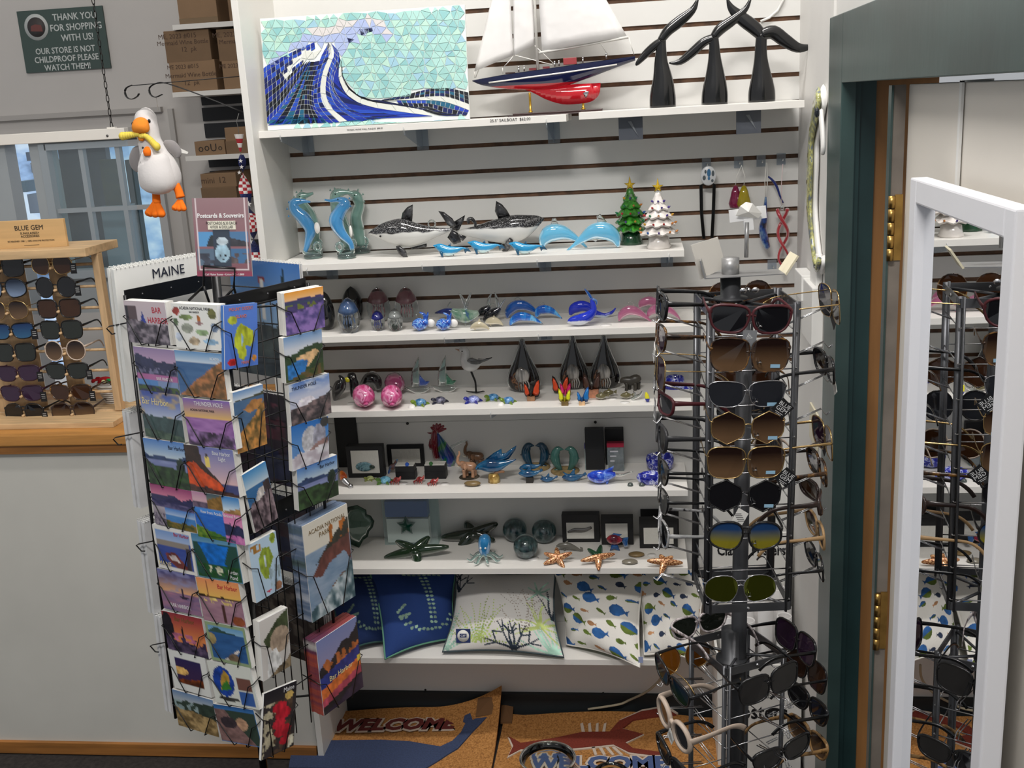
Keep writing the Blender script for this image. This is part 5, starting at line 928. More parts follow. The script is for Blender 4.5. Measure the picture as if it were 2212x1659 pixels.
xh = sc_(hm(2034, 300)); MB().bb((xh-.006, .024, zT-.05), (xh+.006, .028, zd+.002)).bb((xh-.006, .024, zd), (xh+.006, .07, zd+.003)).bb((xh-.012, .0, zT-.06), (xh+.012, .026, zT-.03)).build('hanger', WHITE, mr)
# ================================================================== things on the right return wall
def onwall(px, py): return ax(px, py, SX1-.001)
def wq(px, py, off): p = ax(px, py, SX1-off); return p
o = onwall(1765, 215); t = thing('seahorse_plaque', 'narrow seahorse mosaic wall plaque seen edge-on on the right wall', 'wall decoration', o)
edge = [(1769, 205, .012), (1763, 232, .03), (1758, 262, .045), (1752, 300, .06), (1750, 350, .066), (1748, 400, .062), (1748, 450, .05), (1752, 500, .036), (1758, 550, .03), (1764, 580, .04), (1770, 560, .03)]
MOSG = swirl('mosaic olive and grey', [(.35, (90, 100, 110)), (.5, (150, 150, 90)), (.6, (190, 190, 130)), (.7, (110, 120, 130))], 60, .2)
C0 = ax(1772, 215, SX1); yb = C0.y
pts_ = [ax(x, y, SX1-.02) for x, y, _ in edge]
yz = [(p.y, p.z) for p in pts_]; wd = [.05, .075, .06, .055, .07, .075, .06, .035, .02, .02, .015]
mb = WB(o); P3 = [(SX1-.02, p.y, p.z, .006, w_*.5) for p, w_ in zip(pts_, wd)]; mb.spline(P3, 0, 8, 3, up=(0, 1, 0)); mb.build('mosaic_front', MOSG, t)
mb = WB(o); mb.spline([(SX1-.008, p[1]-.004, p[2], .008, p[4]+.006) for p in P3], 0, 8, 3, up=(0, 1, 0)); mb.build('backing', WHITE, t)
mb = WB(o); p = ax(1774, 262, SX1-.02); mb.spline([(p.x, p.y+.01, p.z+.02, .006, .016), (p.x, p.y-.02, p.z-.02, .006, .014), (p.x, p.y-.035, p.z-.06, .006, .010), (p.x, p.y-.03, p.z-.075, .005, .006)], 0, 8, 3, up=(0, 1, 0)); mb.build('snout', WHITE, t)
mb = WB(o); mb.ell(ax(1765, 243, SX1-.03), (.006, .006, .012)); mb.build('eye', mat('eye stone', (30, 34, 40), .2), t)
o = onwall(1752, 700); t = thing('wall_dispenser', 'white plastic bracket fixture on the right wall beside the top sunglasses', 'fixture', o)
for (x0, y0, x1, y1, d) in ((1735, 595, 1752, 632, .035), (1748, 622, 1772, 720, .03), (1756, 550, 1770, 620, .018)):
    p, q = ax(x0, y1, SX1-.01), ax(x1, y0, SX1-.01); mb = WB(o); mb.bb((SX1-d, min(p.y, q.y), p.z), (SX1-.001, max(p.y, q.y), q.z)); mb.build('housing', WHITE, t, bev=.003)
p, q = ax(1756, 950, SX1), ax(1766, 890, SX1); o = MB().bb((SX1-.006, min(p.y, q.y)-.03, p.z), (SX1-.0005, max(p.y, q.y)+.03, q.z)).build('switch_plate', mat('cream switch', (214, 206, 180), .4), bev=.002); tag(o, 'cream switch plate on the right wall behind the sunglasses spinner', 'switch plate')
# poster bin in the corner
p0 = at(1556, 1206, -.24); p1 = at(1712, 1206, -.24)
pb = thing('poster_bin', 'white bin of rolled posters in the corner behind the sunglasses spinner', 'bin', (1.2, -.24, 0)); X0, X1 = 1.26, 1.51
mb = WB((1.2, -.24, 0)); mb.bb((X0, -.05, 0), (X1, -.04, p0.z)); mb.build('back_panel', PAPER, pb)
mb = WB((1.2, -.24, 0)); mb.bb((X0, -.30, 0), (X1, -.29, .36)); mb.bb((X0, -.29, 0), (X0+.008, -.05, .36)); mb.bb((X1-.008, -.29, 0), (X1, -.05, .36)); mb.build('bin_walls', PAPER, pb)
mb = WB((1.2, -.24, 0)); mb.M = mb.M @ Matrix.Translation((.5*(X0+X1), -.0505, p0.z-.06)) @ Matrix.Rotation(pi/2, 4, 'X'); mb.text('Classic Posters', .05, ext=.0002, bold=.0012, sx=.7); mb.M = WB((1.2, -.24, 0)).M
for a, b in (((X0+.006, p0.z-.03), (X1-.006, p0.z-.027)), ((X0+.006, p0.z-.26), (X1-.006, p0.z-.257))): mb.bb((a[0], -.0508, a[1]), (b[0], -.0502, b[1]))
mb.M = mb.M @ Matrix.Translation((.5*(X0+X1), -.3005, .20)) @ Matrix.Rotation(pi/2, 4, 'X'); mb.text('Posters', .07, ext=.0002, bold=.0014, sx=.8); mb.text('COLLECTORS EDITION', .018, 0, Matrix.Translation((0, .055, 0)), ext=.0002, sx=.8); mb.build('lettering', INK, pb)
rp = None; WH2 = mat('poster paper', (224, 222, 220), .5)
for k, (x, y, z) in enumerate(((.06, .05, .49), (.115, .04, .47), (.17, .06, .50), (.225, .05, .48), (.06, .12, .47), (.12, .13, .49), (.18, .12, .48), (.235, .13, .47), (.09, .19, .50), (.16, .19, .49), (.225, .2, .5))):
    o = thing('rolled_poster', 'white rolled poster standing in the corner bin', 'poster', (X0+x-.02, -.285+y, .01), group='rolled posters in the corner bin') if rp is None else None
    if o is not None:
        MB().lathe([(.0225, 0), (.0225, .48), (.0205, .482), (.019, .478), (.019, .40), (0, .40)], 0, 18).build('roll', WH2, o); rp = o
    else: dup(rp, (X0+x-.02, -.285+y, .01), scale=(1, 1, z/.48))
# ================================================================== figurines on the shelves
def crop(x0, y0, u): return lambda X, Y: (x0+X/u, y0+Y/u)
K = dict(C3=(580, 360, 3.568), C4=(1100, 330, 3.456), D1=(680, 600, 5.027), D2=(1050, 600, 4.916), E1=(700, 890, 5.267), E2=(1050, 890, 4.916), G1=(720, 1060, 5.53), G2=(1080, 1060, 5.027), T1=(520, 0, 3.687), T2=(1000, 0, 2.911))
class Fig:
    """a figurine standing on a shelf: shapes are given in the coordinates of an enlarged view of it, y is depth away from the viewer"""
    def __init__(f, name, label, cat, key, cr, bx, by, group=None, wall=None, dy=0):
        c = K[cr]; px, py = c[0]+bx/c[2], c[1]+by/c[2]
        f.P = at(px, py, wall) if wall is not None else az(px, py, SH[key]+(.003 if cr == 'T2' and px > 1245 else 0))
        if dy: f.P.y += dy
        f.k = mpp(f.P)/c[2]; d = (f.P-CAM).normalized(); f.kz = f.k/sqrt(1-d.z*d.z); f.bx, f.by = bx, by
        f.t = thing(name, label, cat, f.P, group=group)
    def p(f, X, Y, y=0): return ((X-f.bx)*f.k, y*f.k, (f.by-Y)*f.kz)
    def s(f, name, m, pts, n=10, sub=4, up=(0, -1, 0), mb=None):
        q = [f.p(a[0], a[1], a[3] if len(a) > 3 and not hasattr(a[2], '__len__') else 0)+((a[2]*f.k,)*2 if not hasattr(a[2], '__len__') else (a[2][0]*f.k, a[2][1]*f.k)) if len(a) < 5 else f.p(a[0], a[1], a[4])+(a[2]*f.k, a[3]*f.k) for a in pts]
        o = (mb or MB()).spline(q, 0, n, sub, up); return o if mb else o.build(name, m, f.t)
    def e(f, name, m, X, Y, r, y=0, n=12): 
        r = r if hasattr(r, '__len__') else (r, r, r); return MB().ell(f.p(X, Y, y), [q*f.k for q in r], 0, n, 10).build(name, m, f.t)
    def fin(f, name, m, pts, th=8, y=0):
        return MB().fin([f.p(X, Y)[::2] for X, Y in pts], th*f.k, 0, 'xz', y*f.k).build(name, m, f.t)
    def box(f, name, m, X0, Y0, X1, Y1, y0, y1, bev=0): a, b = f.p(X0, Y1, y0), f.p(X1, Y0, y1); return MB().bb(a, b).build(name, m, f.t, bev=bev)
    def lathe(f, name, m, prof, X=None, Y=None, y=0, n=24):
        o = f.p(f.bx if X is None else X, f.by if Y is None else Y, y); mb = MB(Matrix.Translation(o)); mb.lathe([(r*f.k, z*f.kz) for r, z in prof], 0, n); return mb.build(name, m, f.t)
    def move(f, rz=0): f.t.rotation_euler = (0, 0, rz); return f
def copyfig(f, key, cr, bx, by, label, sc=None, rz=None):
    c = K[cr]; P = az(c[0]+bx/c[2], c[1]+by/c[2], SH[key]); return dup(f.t, P, rz, label, sc)
def GLS(n, c, tr=.8, rough=.04, **k): return mat(n, c, rough, trans=tr, coat=.5, **k)
CLG = GLS('clear glass', (232, 240, 238), 1.0); AQ = GLS('clear aqua glass', (190, 220, 215), .9); EYEB = mat('tiny black eye', (14, 14, 16), .2)
TAGD = mat('white tag', (228, 226, 222), .5)
def disc(key, cr, X, Y, rx, label, lift=0):
    c = K[cr]; P = az(c[0]+X/c[2], c[1]+Y/c[2], SH[key]); k = mpp(P)/c[2]
    o = MB(Matrix.Diagonal((1, 1, 1, 1))).lathe([(0, .0012), (rx*k, .0012), (rx*k, .0002)], 0, 20).build('price_tag', TAGD, loc=P); return tag(o, label, 'price tag')
# ---------- top shelf: mosaic plaque
def plaque():
    c0 = crop(*K['T1']); tl_, tr_, br_, bl_ = [c0(*p) for p in ((150, 148), (1785, 38), (1822, 915), (215, 998))]
    tilt = radians(7); n = Vector((0, -cos(tilt), sin(tilt))); yv = -n; xv = Vector((1, 0, 0)); zv = xv.cross(yv)
    P0 = at(*bl_, -.218); P0.z = SH['top']+.001
    t = thing('mosaic_plaque', 'blue and aqua glass mosaic of a curling wave leaning on the top shelf', 'wall plaque', P0, rot=Matrix((xv, yv, zv)).transposed().to_euler())
    Q = lambda X, Y: (lambda p: (p.x, p.dot(zv)))(hit(*c0(X, Y), P0, n)-P0)
    cs = [Q(*p) for p in ((150, 148), (1785, 38), (1822, 915), (215, 998))]
    x0 = (cs[0][0]+cs[3][0])/2; x1 = (cs[1][0]+cs[2][0])/2; z1 = (cs[0][1]+cs[1][1])/2
    MB().bb((x0, .0, 0), (x1, .008, z1)).build('backing', mat('plaque grout white', (222, 228, 224), .55), t, bev=.001)
    pal = [(150, 196, 190), (166, 208, 200), (134, 186, 186), (150, 190, 206), (176, 212, 196), (164, 178, 214), (206, 202, 200), (20, 44, 150), (12, 26, 84), (34, 72, 176), (10, 14, 26), (24, 90, 120), (212, 214, 206), (40, 60, 150)]
    GM_ = [mat('mosaic glass %d' % i, c, .32) for i, c in enumerate(pal)]
    mb = MB()
    def tile(P, mi, sh=4.2):
        cx = sum(p[0] for p in P)/len(P); cy = sum(p[1] for p in P)/len(P); R_ = []
        for x, y in P: d = math.hypot(x-cx, y-cy) or 1; f = max(.2, 1-sh/d); R_.append((cx+(x-cx)*f, cy+(y-cy)*f))
        q = [Q(*p) for p in R_]
        if any(a < x0 or a > x1 or b < 0 or b > z1 for a, b in q): q = [(min(max(a, x0+.001), x1-.001), min(max(b, .001), z1-.001)) for a, b in q]
        mb.prism(q, -.0022, 0, mi)
    def inside(x, y, P):
        k = False; j = len(P)-1
        for i in range(len(P)):
            if (P[i][1] > y) != (P[j][1] > y) and x < (P[j][0]-P[i][0])*(y-P[i][1])/(P[j][1]-P[i][1])+P[i][0]: k = not k
            j = i
        return k
    LAV = [(175, 520), (300, 440), (440, 340), (560, 280), (700, 262), (790, 255), (850, 205), (960, 165), (1080, 190), (1150, 260), (1190, 300), (1160, 330), (1090, 270), (1040, 255), (960, 290), (900, 330), (860, 390), (840, 450), (790, 470), (760, 400), (690, 330), (640, 375), (590, 325), (430, 400), (300, 480), (185, 550)]
    CR1 = [(510, 300), (570, 225), (700, 200), (830, 165), (1000, 130), (1110, 155), (1195, 230), (1205, 290), (1150, 255), (1080, 190), (960, 165), (850, 205), (790, 255), (700, 262), (560, 280)]
    FO = [(335, 615), (440, 455), (520, 395), (620, 400), (635, 475), (540, 495), (460, 485), (365, 625)]
    WV = [(170, 550), (430, 405), (590, 330), (640, 378), (690, 325), (740, 340), (795, 430), (800, 480), (825, 640), (895, 740), (1000, 792), (1130, 797), (1300, 762), (1480, 712), (1640, 700), (1830, 735), (1830, 930), (200, 1010)]
    BIT = [[(945, 232), (1050, 222), (1056, 250), (960, 286)], [(845, 300), (908, 316), (864, 350)]]
    r = random.Random(5); G_ = {}
    gx, gy = 70, 62
    for j in range(0, 17):
        for i in range(-1, 27): G_[i, j] = (150+i*gx+(gx/2 if j % 2 else 0)+r.uniform(-18, 18), 30+j*gy+r.uniform(-14, 14))
    for j in range(16):
        for i in range(-1, 26):
            a, b, c, d = G_[i, j], G_[i+1, j], G_[i, j+1], G_[i+1, j+1]
            for T in (((a, b, c), (b, d, c)) if j % 2 == 0 else ((a, b, d), (a, d, c))):
                cx = sum(p[0] for p in T)/3; cy = sum(p[1] for p in T)/3
                top = 148-(cx-150)*.0673
                if cx < 165+(cy-150)*.075 or cx > 1780+(cy-40)*.042 or cy < top+8: continue
                if inside(cx, cy, FO): tile(T, 12); continue
                if inside(cx, cy, WV): continue
                tile(T, 5 if inside(cx, cy, LAV) else 6 if inside(cx, cy, CR1) else r.choice((0, 0, 1, 1, 2, 4, 3)))
    for B in BIT: 
        for k in range(3):
            a, b = k/3, (k+1)/3; l = lambda p, q, t_: (p[0]+(q[0]-p[0])*t_, p[1]+(q[1]-p[1])*t_)
            if len(B) == 4: tile([l(B[0], B[1], a), l(B[0], B[1], b), l(B[3], B[2], b), l(B[3], B[2], a)], 8, 2)
        if len(B) == 3: tile(B, 8, 2)
    def resample(C, n):
        D = [0]
        for a, b in zip(C, C[1:]): D.append(D[-1]+math.hypot(b[0]-a[0], b[1]-a[1]))
        o = []
        for i in range(n+1):
            d = D[-1]*i/n; k = max(0, min(len(C)-2, next((q for q in range(len(D)-1) if D[q+1] >= d-1e-6), len(C)-2))); f = (d-D[k])/max(1e-6, D[k+1]-D[k]); o.append((C[k][0]+(C[k+1][0]-C[k][0])*f, C[k][1]+(C[k+1][1]-C[k][1])*f))
        return o
    def strips(A, B, nrow, cols, L=38):
        A = catmull(A, 8); B = catmull(B, 8); N = 60; A = resample(A, N); B = resample(B, N)
        for k in range(nrow):
            f0, f1 = k/nrow, (k+1)/nrow; C0 = [(a[0]+(b[0]-a[0])*f0, a[1]+(b[1]-a[1])*f0) for a, b in zip(A, B)]; C1 = [(a[0]+(b[0]-a[0])*f1, a[1]+(b[1]-a[1])*f1) for a, b in zip(A, B)]
            ln = sum(math.hypot(q[0]-p[0], q[1]-p[1]) for p, q in zip(C0, C0[1:])); m = max(2, int(ln/L)); R0 = resample(C0, m); R1 = resample(C1, m); col = cols[k % len(cols)] if isinstance(cols[0], (list, tuple)) else cols
            for i in range(m):
                P = [R0[i], R0[i+1], R1[i+1], R1[i]]; cx = sum(p[0] for p in P)/4; cy = sum(p[1] for p in P)/4
                if not inside(cx, cy, FO): tile(P, r.choice(col), 3.4)
    BL = (7, 7, 9, 8); DK = (10, 10, 8); MX = (8, 10, 7, 11); WHT = (12,)
    c1 = [(170, 545), (300, 470), (440, 400), (590, 335)]; c2 = [(190, 760), (310, 670), (430, 560), (600, 420)]; c3 = [(205, 985), (330, 850), (430, 700), (545, 500)]; c4 = [(400, 990), (450, 850), (500, 690), (560, 490)]; c5 = [(560, 985), (535, 850), (535, 690), (590, 490)]; c6 = [(690, 980), (590, 850), (585, 700), (630, 480)]
    strips(c1, c2, 5, (BL, BL, BL, DK, BL)); strips(c2, c3, 5, (DK, BL, DK, DK, (9, 7))); strips(c3, c4, 3, ((9, 11), DK, (11, 9))); strips(c4, c5, 3, (DK, (11, 10), DK)); strips(c5, c6, 3, (DK, DK, BL))
    d2 = [(790, 975), (670, 850), (635, 720), (660, 560), (725, 400), (700, 335)]; d3 = [(850, 965), (715, 850), (675, 720), (695, 570), (745, 430), (720, 340)]; d4 = [(1100, 945), (900, 880), (780, 770), (735, 640), (790, 470), (765, 390)]; d5 = [(1530, 925), (1200, 880), (950, 830), (820, 730), (775, 600), (800, 480)]; d6 = [(1450, 870), (1240, 838), (1000, 800), (860, 710), (805, 600), (802, 480)]
    strips(c6[:]+[(680, 380)], d2, 2, (BL, BL)); strips(d2, d3, 1, WHT, 120); strips(d3, d4, 3, (BL, (7, 9), BL)); strips(d4, d5, 2, (BL, BL)); strips(d5, d6, 1, WHT, 130)
    strips(d6, [(1130, 800), (1090, 796), (1000, 790), (900, 740), (828, 640), (806, 480)], 1, DK)
    e1 = [(1130, 795), (1300, 760), (1480, 712), (1640, 700), (1815, 735)]; e2 = [(1100, 805), (1300, 790), (1480, 770), (1640, 770), (1820, 830)]; e3 = [(1240, 800), (1400, 800), (1530, 800), (1660, 820), (1820, 880)]; e4 = [(1260, 835), (1400, 850), (1500, 850), (1640, 900), (1800, 920)]; e5 = [(1240, 838), (1350, 860), (1450, 880), (1560, 915), (1640, 925)]
    strips(e1, e2, 3, (DK, (8, 10, 11), DK)); strips(e2, e3, 1, WHT, 110); strips(e3, e4, 2, ((9, 7, 11), DK)); strips(e4, e5, 2, (DK, DK))
    strips([(680, 985), (760, 975), (1000, 965), (1200, 930)], [(850, 968), (950, 950), (1060, 945), (1180, 925)], 1, (11, 7, 11))
    strips([(215, 1000), (400, 990), (560, 985), (690, 982)], [(330, 930), (420, 930), (545, 930), (650, 930)], 1, (11, 7, 11, 9))
    mb.build('tiles', GM_, t)
plaque()
# ---------- sailing boat model
f = Fig('model_sailboat', 'model sailboat with navy and red hull and white sails on the top shelf', 'model boat', 'top', 'T2', 590, 720); f.P.y = -.12; f.t.location = f.P; f.k = f.kz = mpp(f.P)/2.911
NAV = mat('navy gloss', (22, 28, 66), .12, coat=.6); RDH = mat('hull red gloss', (176, 22, 34), .12, coat=.6); SAILM = mat('sail cloth', (226, 224, 222), .8, bmp=(14, .5, .01)); SPAR = mat('white spar', (222, 220, 214), .35); TEAK = mat('dark teak', (52, 32, 30), .35); BRS = mat('polished brass', (214, 170, 70), .18, 1)
st = [(62, 486, 3, 4, 0), (110, 480, 16, 34, 0), (180, 474, 34, 58, .0), (280, 464, 54, 86, .3), (400, 455, 66, 108, .5), (520, 446, 70, 122, .5), (640, 437, 68, 116, .5), (760, 426, 60, 96, .45), (880, 416, 48, 70, .3), (980, 408, 38, 48, 0), (1082, 400, 24, 26, 0)]
st = catmull([q[:4] for q in st], 3); V = []; n = 11; mb = MB()
for X, Y, b, d in st: 
    for i in range(n): a = pi*i/(n-1); V.append(f.p(X, Y+d*sin(a)**.8, b*cos(a)*(1 if sin(a) < .99 else 1)))
mb.add(V, [(i*n+j, i*n+j+1, (i+1)*n+j+1, (i+1)*n+j) for i in range(len(st)-1) for j in range(n-1)], 0, True); mb.add(V, [tuple(range(n))], 0); mb.add(V, [tuple(range(len(st)*n-1, len(st)*n-n-1, -1))], 0)
zwl = (f.by-530)*f.k
mb.build('hull', split('hull two-tone', (176, 22, 34), (20, 26, 62), 2, zwl, .0006, 0, rough=.12), f.t)
mb = MB(); V = []
for X, Y, b, d in st: V += [f.p(X, Y-2, -b), f.p(X, Y-2, b)]
mb.add(V, [(2*i, 2*i+1, 2*i+3, 2*i+2) for i in range(len(st)-1)], 0); mb.build('deck', mat('deck wood', (70, 50, 46), .4), f.t)
mb = MB(); kp = catmull([(330, 540, 6), (430, 575, 9), (520, 625, 10), (620, 660, 10), (720, 664, 10), (800, 655, 9), (850, 620, 7), (864, 560, 5), (862, 500, 4)], 3)
V = []
for X, Y, w in kp: V += [f.p(X, Y, -w), f.p(X, Y, w), f.p(X, min(Y, 545), 22 if X < 820 else 6), f.p(X, min(Y, 545), -22 if X < 820 else -6)]
for i in range(len(kp)-1): a = 4*i; mb.add([V[a], V[a+1], V[a+2], V[a+3], V[a+4], V[a+5], V[a+6], V[a+7]], [(0, 4, 5, 1), (1, 5, 6, 2), (3, 2, 6, 7), (0, 3, 7, 4)], 0, True)
mb.build('keel', RDH, f.t)
b_ = lambda X: next((q[2] for q in st if q[0] >= X), 30)
mb = MB()
for X, Y in ((170, 504), (400, 490), (640, 474), (970, 443)): pass
L4 = [f.p(X, Y, -(b_(X))*.93-2) for X, Y in ((170, 505), (300, 497), (450, 486), (640, 473), (800, 459), (970, 443))]; mb.tube(L4, .0022, 0, 6); mb.build('stripe', SPAR, f.t)
mb = MB(); mb.tube([f.p(478, 450), f.p(478, -620)], .0042, 0, 8); mb.build('mast', SPAR, f.t)
mb = MB(); mb.tube([f.p(490, 345), f.p(1045, 285)], .004, 0, 8); mb.build('boom', SPAR, f.t)
def sail(nm, P, bulge, nu=10, nv=14):
    m = MB(); V = []
    for j in range(nv+1):
        for i in range(nu+1):
            u, v = i/nu, j/nv; a = [P[0][q]+(P[1][q]-P[0][q])*u for q in (0, 1)]; b = [P[3][q]+(P[2][q]-P[3][q])*u for q in (0, 1)]; V.append(f.p(a[0]+(b[0]-a[0])*v, a[1]+(b[1]-a[1])*v, -bulge*sin(pi*u)*sin(pi*min(1, v+.15))**.7))
    m.add(V, [(j*(nu+1)+i, j*(nu+1)+i+1, (j+1)*(nu+1)+i+1, (j+1)*(nu+1)+i) for j in range(nv) for i in range(nu)], 0, True); o = m.build(nm, SAILM, f.t); md = o.modifiers.new('solid', 'SOLIDIFY'); md.thickness = .0008
sail('mainsail', [(510, 338), (1035, 280), (560, -600), (492, -600)], 34); sail('jib', [(78, 432), (330, 350), (330, -200), (300, -260)], 26); sail('staysail', [(332, 352), (466, 296), (470, -330), (360, -300)], 22)
f.fin('spritsail', SAILM, [(258, 420), (330, 350), (318, 372), (270, 412)], 3)
mb = MB()
for A, B in (((78, 470), (78, 432)), ((258, 455), (258, 420)), ((466, 300), (580, 415)), ((340, 350), (570, 420)), ((915, 380), (770, 140)), ((1045, 285), (1075, 390)), ((470, -330), (84, 470))): mb.tube([f.p(*A, -4), f.p(*B, -4)], .0012, 0, 5)
mb.build('rigging', SPAR, f.t)
f.box('cabin', mat('cabin red', (150, 60, 62), .35), 640, 385, 722, 425, -22, 22, .001); f.box('hatch', mat('hatch red', (110, 44, 48), .4), 425, 432, 468, 446, -14, 14); f.box('hatch', mat('hatch red', (110, 44, 48), .4), 510, 428, 552, 440, -12, 12); f.box('skylight', TEAK, 275, 450, 335, 458, -14, 14)
mb = MB()
for X, Y in ((358, 450), (393, 448), (585, 432), (612, 430), (760, 420), (905, 404)): mb.tube([f.p(X, Y), f.p(X, Y-26)], .0022, 0, 8); mb.ell(f.p(X, Y-28), .003)
mb.build('deck_fittings', STEEL, f.t); f.s('block', BRS, [(765, 150, 6), (772, 138, 8), (764, 122, 5)], 8, 2)
f.lathe('prop', STEEL, [(0, 0), (6, 2), (8, 8), (0, 12)], 772, 620, -14); f.fin('propeller', STEEL, [(770, 630), (752, 600), (772, 586), (796, 590), (780, 620)], 4, -16)
mb = MB(); V = [f.p(X, Y, y) for X, Y in ((290, 722), (900, 722)) for y in (-75, 75)]; mb.bb(f.p(282, 722, -75), f.p(902, 714, 75)); mb.bb(f.p(312, 714, -55), f.p(872, 700, 55)); mb.build('stand_base', TEAK, f.t, bev=.0015)
for X, Y, w in ((420, 585, 0), (752, 650, 0)): f.lathe('stand_post', BRS, [(14, 0), (14, 8), (8, 14), (7, 702-Y), (10, 708-Y)], X, 702)
# ---------- three whale tails
EB = mat('ebony gloss', (14, 14, 15), .22, coat=.5)
for lab, bx, by, body, L_, R_ in (('black carved whale tail nearest the sailboat, left of the three', 1250, 672, [(1250, 672, 82), (1250, 600, 80), (1252, 500, 62), (1244, 400, 42), (1246, 320, 32), (1250, 262, 27)], [(1246, 275, 24, 20), (1205, 300, 26, 16), (1150, 345, 24, 12), (1100, 395, 14, 8), (1088, 410, 4, 3)], [(1246, 270, 24, 20), (1290, 215, 32, 18), (1360, 165, 34, 14), (1440, 105, 22, 9), (1470, 50, 9, 5), (1476, 40, 3, 2)]),
    ('black carved whale tail between the other two', 1562, 655, [(1562, 655, 82), (1564, 580, 80), (1566, 480, 60), (1564, 380, 40), (1562, 300, 32), (1560, 245, 28)], [(1560, 255, 26, 20), (1500, 275, 28, 16), (1430, 330, 28, 12), (1350, 385, 20, 9), (1284, 388, 5, 4)], [(1560, 250, 26, 20), (1600, 205, 34, 18), (1680, 155, 30, 14), (1750, 100, 18, 9), (1780, 45, 8, 5), (1782, 34, 3, 2)]),
    ('black carved whale tail farthest right, arms spread widest', 1824, 638, [(1824, 638, 84), (1824, 570, 82), (1822, 480, 62), (1818, 380, 42), (1818, 300, 36), (1822, 230, 34)], [(1822, 240, 34, 22), (1775, 190, 42, 18), (1700, 130, 40, 14), (1640, 70, 24, 9), (1616, 20, 9, 5), (1614, 10, 3, 2)], [(1822, 235, 34, 22), (1890, 225, 42, 18), (1960, 275, 40, 14), (2040, 325, 30, 10), (2110, 325, 16, 7), (2142, 310, 4, 3)])):
    f = Fig('whale_tail_sculpture', lab, 'sculpture', 'top', 'T2', bx, by, 'black whale tail sculptures'); f.P.y = -.15; f.P.z = SH['top']+.003; f.t.location = f.P; f.k = f.kz = mpp(f.P)/2.911; f.by = by
    f.s('base_body', EB, [(a, b, c, c*.62, 0) for a, b, c in body], 14, 4); f.s('fluke', EB, [(a, b, c, d, 0) for a, b, c, d in L_], 10, 4); f.s('fluke', EB, [(a, b, c, d, -4) for a, b, c, d in R_], 10, 4)
p = at(1690, 5, -.004); q = at(1650, 45, -.004); o = MB().tube([at(1695, -30, -.006), at(1692, 0, -.006), at(1680, 22, -.006), at(1662, 38, -.006), at(1643, 46, -.006)], .0035, 0, 8).build('white_cable', WHITE); tag(o, 'white cable looping on the slatwall above the right whale tail', 'cable')
# ---------- seahorse shelf
SEAB = GLS('blue opal glass', (84, 168, 226), .45); SEAG = GLS('sea green glass', (150, 190, 178), .6)
def seahorse(lab, bx, by, sp, m, cx, dy=0, spikes=()):
    f = Fig('glass_seahorse', lab, 'glass seahorse', 's3', 'C3', bx, by, 'glass seahorses', dy=dy)
    f.s('body', m, [(a, b, c*1.08, c*.8, 0) for a, b, c in sp], 12, 4); f.lathe('base', AQ, [(66, 0), (74, 14), (62, 36), (0, 42)], None, None)
    mb = MB(); mb.tube([f.p(cx+26*cos(a), by-88+30*sin(a)) for a in np.linspace(0, 2*pi, 13)[:-1]], 13*f.k, 0, 8, True); mb.build('tail_curl', AQ, f.t)
    f.s('tail', AQ, [(sp[0][0], sp[0][1]-12, 16), (sp[0][0], by-40, 14), (cx, by-30, 12), (cx+14, by-60, 10)], 8, 3)
    for X, Y in spikes: f.lathe('spine', m, [(9, 0), (0, 18)], X, Y)
    h = sp[-3]; f.e('eye', EYEB, h[0], h[1]-6, 5, -h[2]*.8); return f
seahorse('green glass seahorse behind the leftmost blue one', 335, 690, [(345, 640, 28), (352, 520, 46), (335, 400, 52), (290, 310, 40), (280, 246, 36), (330, 236, 18), (380, 222, 9)], SEAG, 380, .02, ((250, 215), (290, 205), (228, 250)))
seahorse('leftmost blue glass seahorse facing right', 345, 706, [(285, 655, 16), (312, 590, 24), (345, 490, 42), (305, 405, 50), (243, 335, 40), (240, 284, 36), (295, 272, 20), (345, 276, 10), (368, 282, 7)], SEAB, 390, 0, ((180, 330), (200, 280), (186, 385)))
seahorse('green glass seahorse rising behind the left-facing blue one', 590, 690, [(600, 640, 28), (588, 520, 48), (560, 400, 50), (545, 300, 44), (556, 230, 42), (620, 216, 20), (690, 226, 9)], SEAG, 640, .02, ((510, 200), (545, 190), (590, 200)))
seahorse('blue glass seahorse facing left', 605, 706, [(652, 645, 16), (642, 590, 22), (578, 510, 38), (548, 420, 54), (588, 345, 44), (634, 290, 38), (582, 264, 20), (522, 268, 11), (474, 258, 7)], SEAB, 555, 0, ((668, 262), (672, 320)))
seahorse('green glass seahorse farthest right of the seahorses', 715, 665, [(720, 610, 34), (705, 500, 50), (700, 390, 44), (735, 300, 38), (712, 232, 40), (668, 215, 16), (640, 205, 8)], SEAG, 750, .0, ((770, 230), (775, 285), (660, 190), (735, 195)))
for X, Y, lab in ((408, 470, 'oval white tag on the leftmost blue seahorse'), (662, 495, 'narrow white tag on the left-facing blue seahorse')):
    f = Fig('price_tag', lab, 'price tag', 's3', 'C3', X, 706, dy=-.012); f.lathe('card', TAGD, [(0, 0), (1, 0)], X, Y); bpy.data.objects.remove(f.t.children[0]); mb = MB(Matrix.Translation(f.p(X, Y)) @ Matrix.Rotation(pi/2, 4, 'X') @ Matrix.Diagonal((.55 if X > 600 else 1, 2.0, 1, 1))); mb.lathe([(0, .0006), (22*f.k, .0006), (22*f.k, 0)], 0, 16); mb.build('card', TAGD, f.t); MB().tube([f.p(X-10, Y-34), f.p(X-60, Y-90), f.p(X-90, Y-110, 20)], .0004, 0, 4).build('string', EYEB, f.t)
ORC = split('orca glaze', (206, 206, 202), (38, 38, 40), 2, .058, .0015, .006, 30, .08, speck=(150, 150, 150)); ORD_ = swirl('black fin glass', [(.4, (18, 18, 20)), (.6, (60, 60, 62)), (.7, (120, 120, 120))], 40, .08)
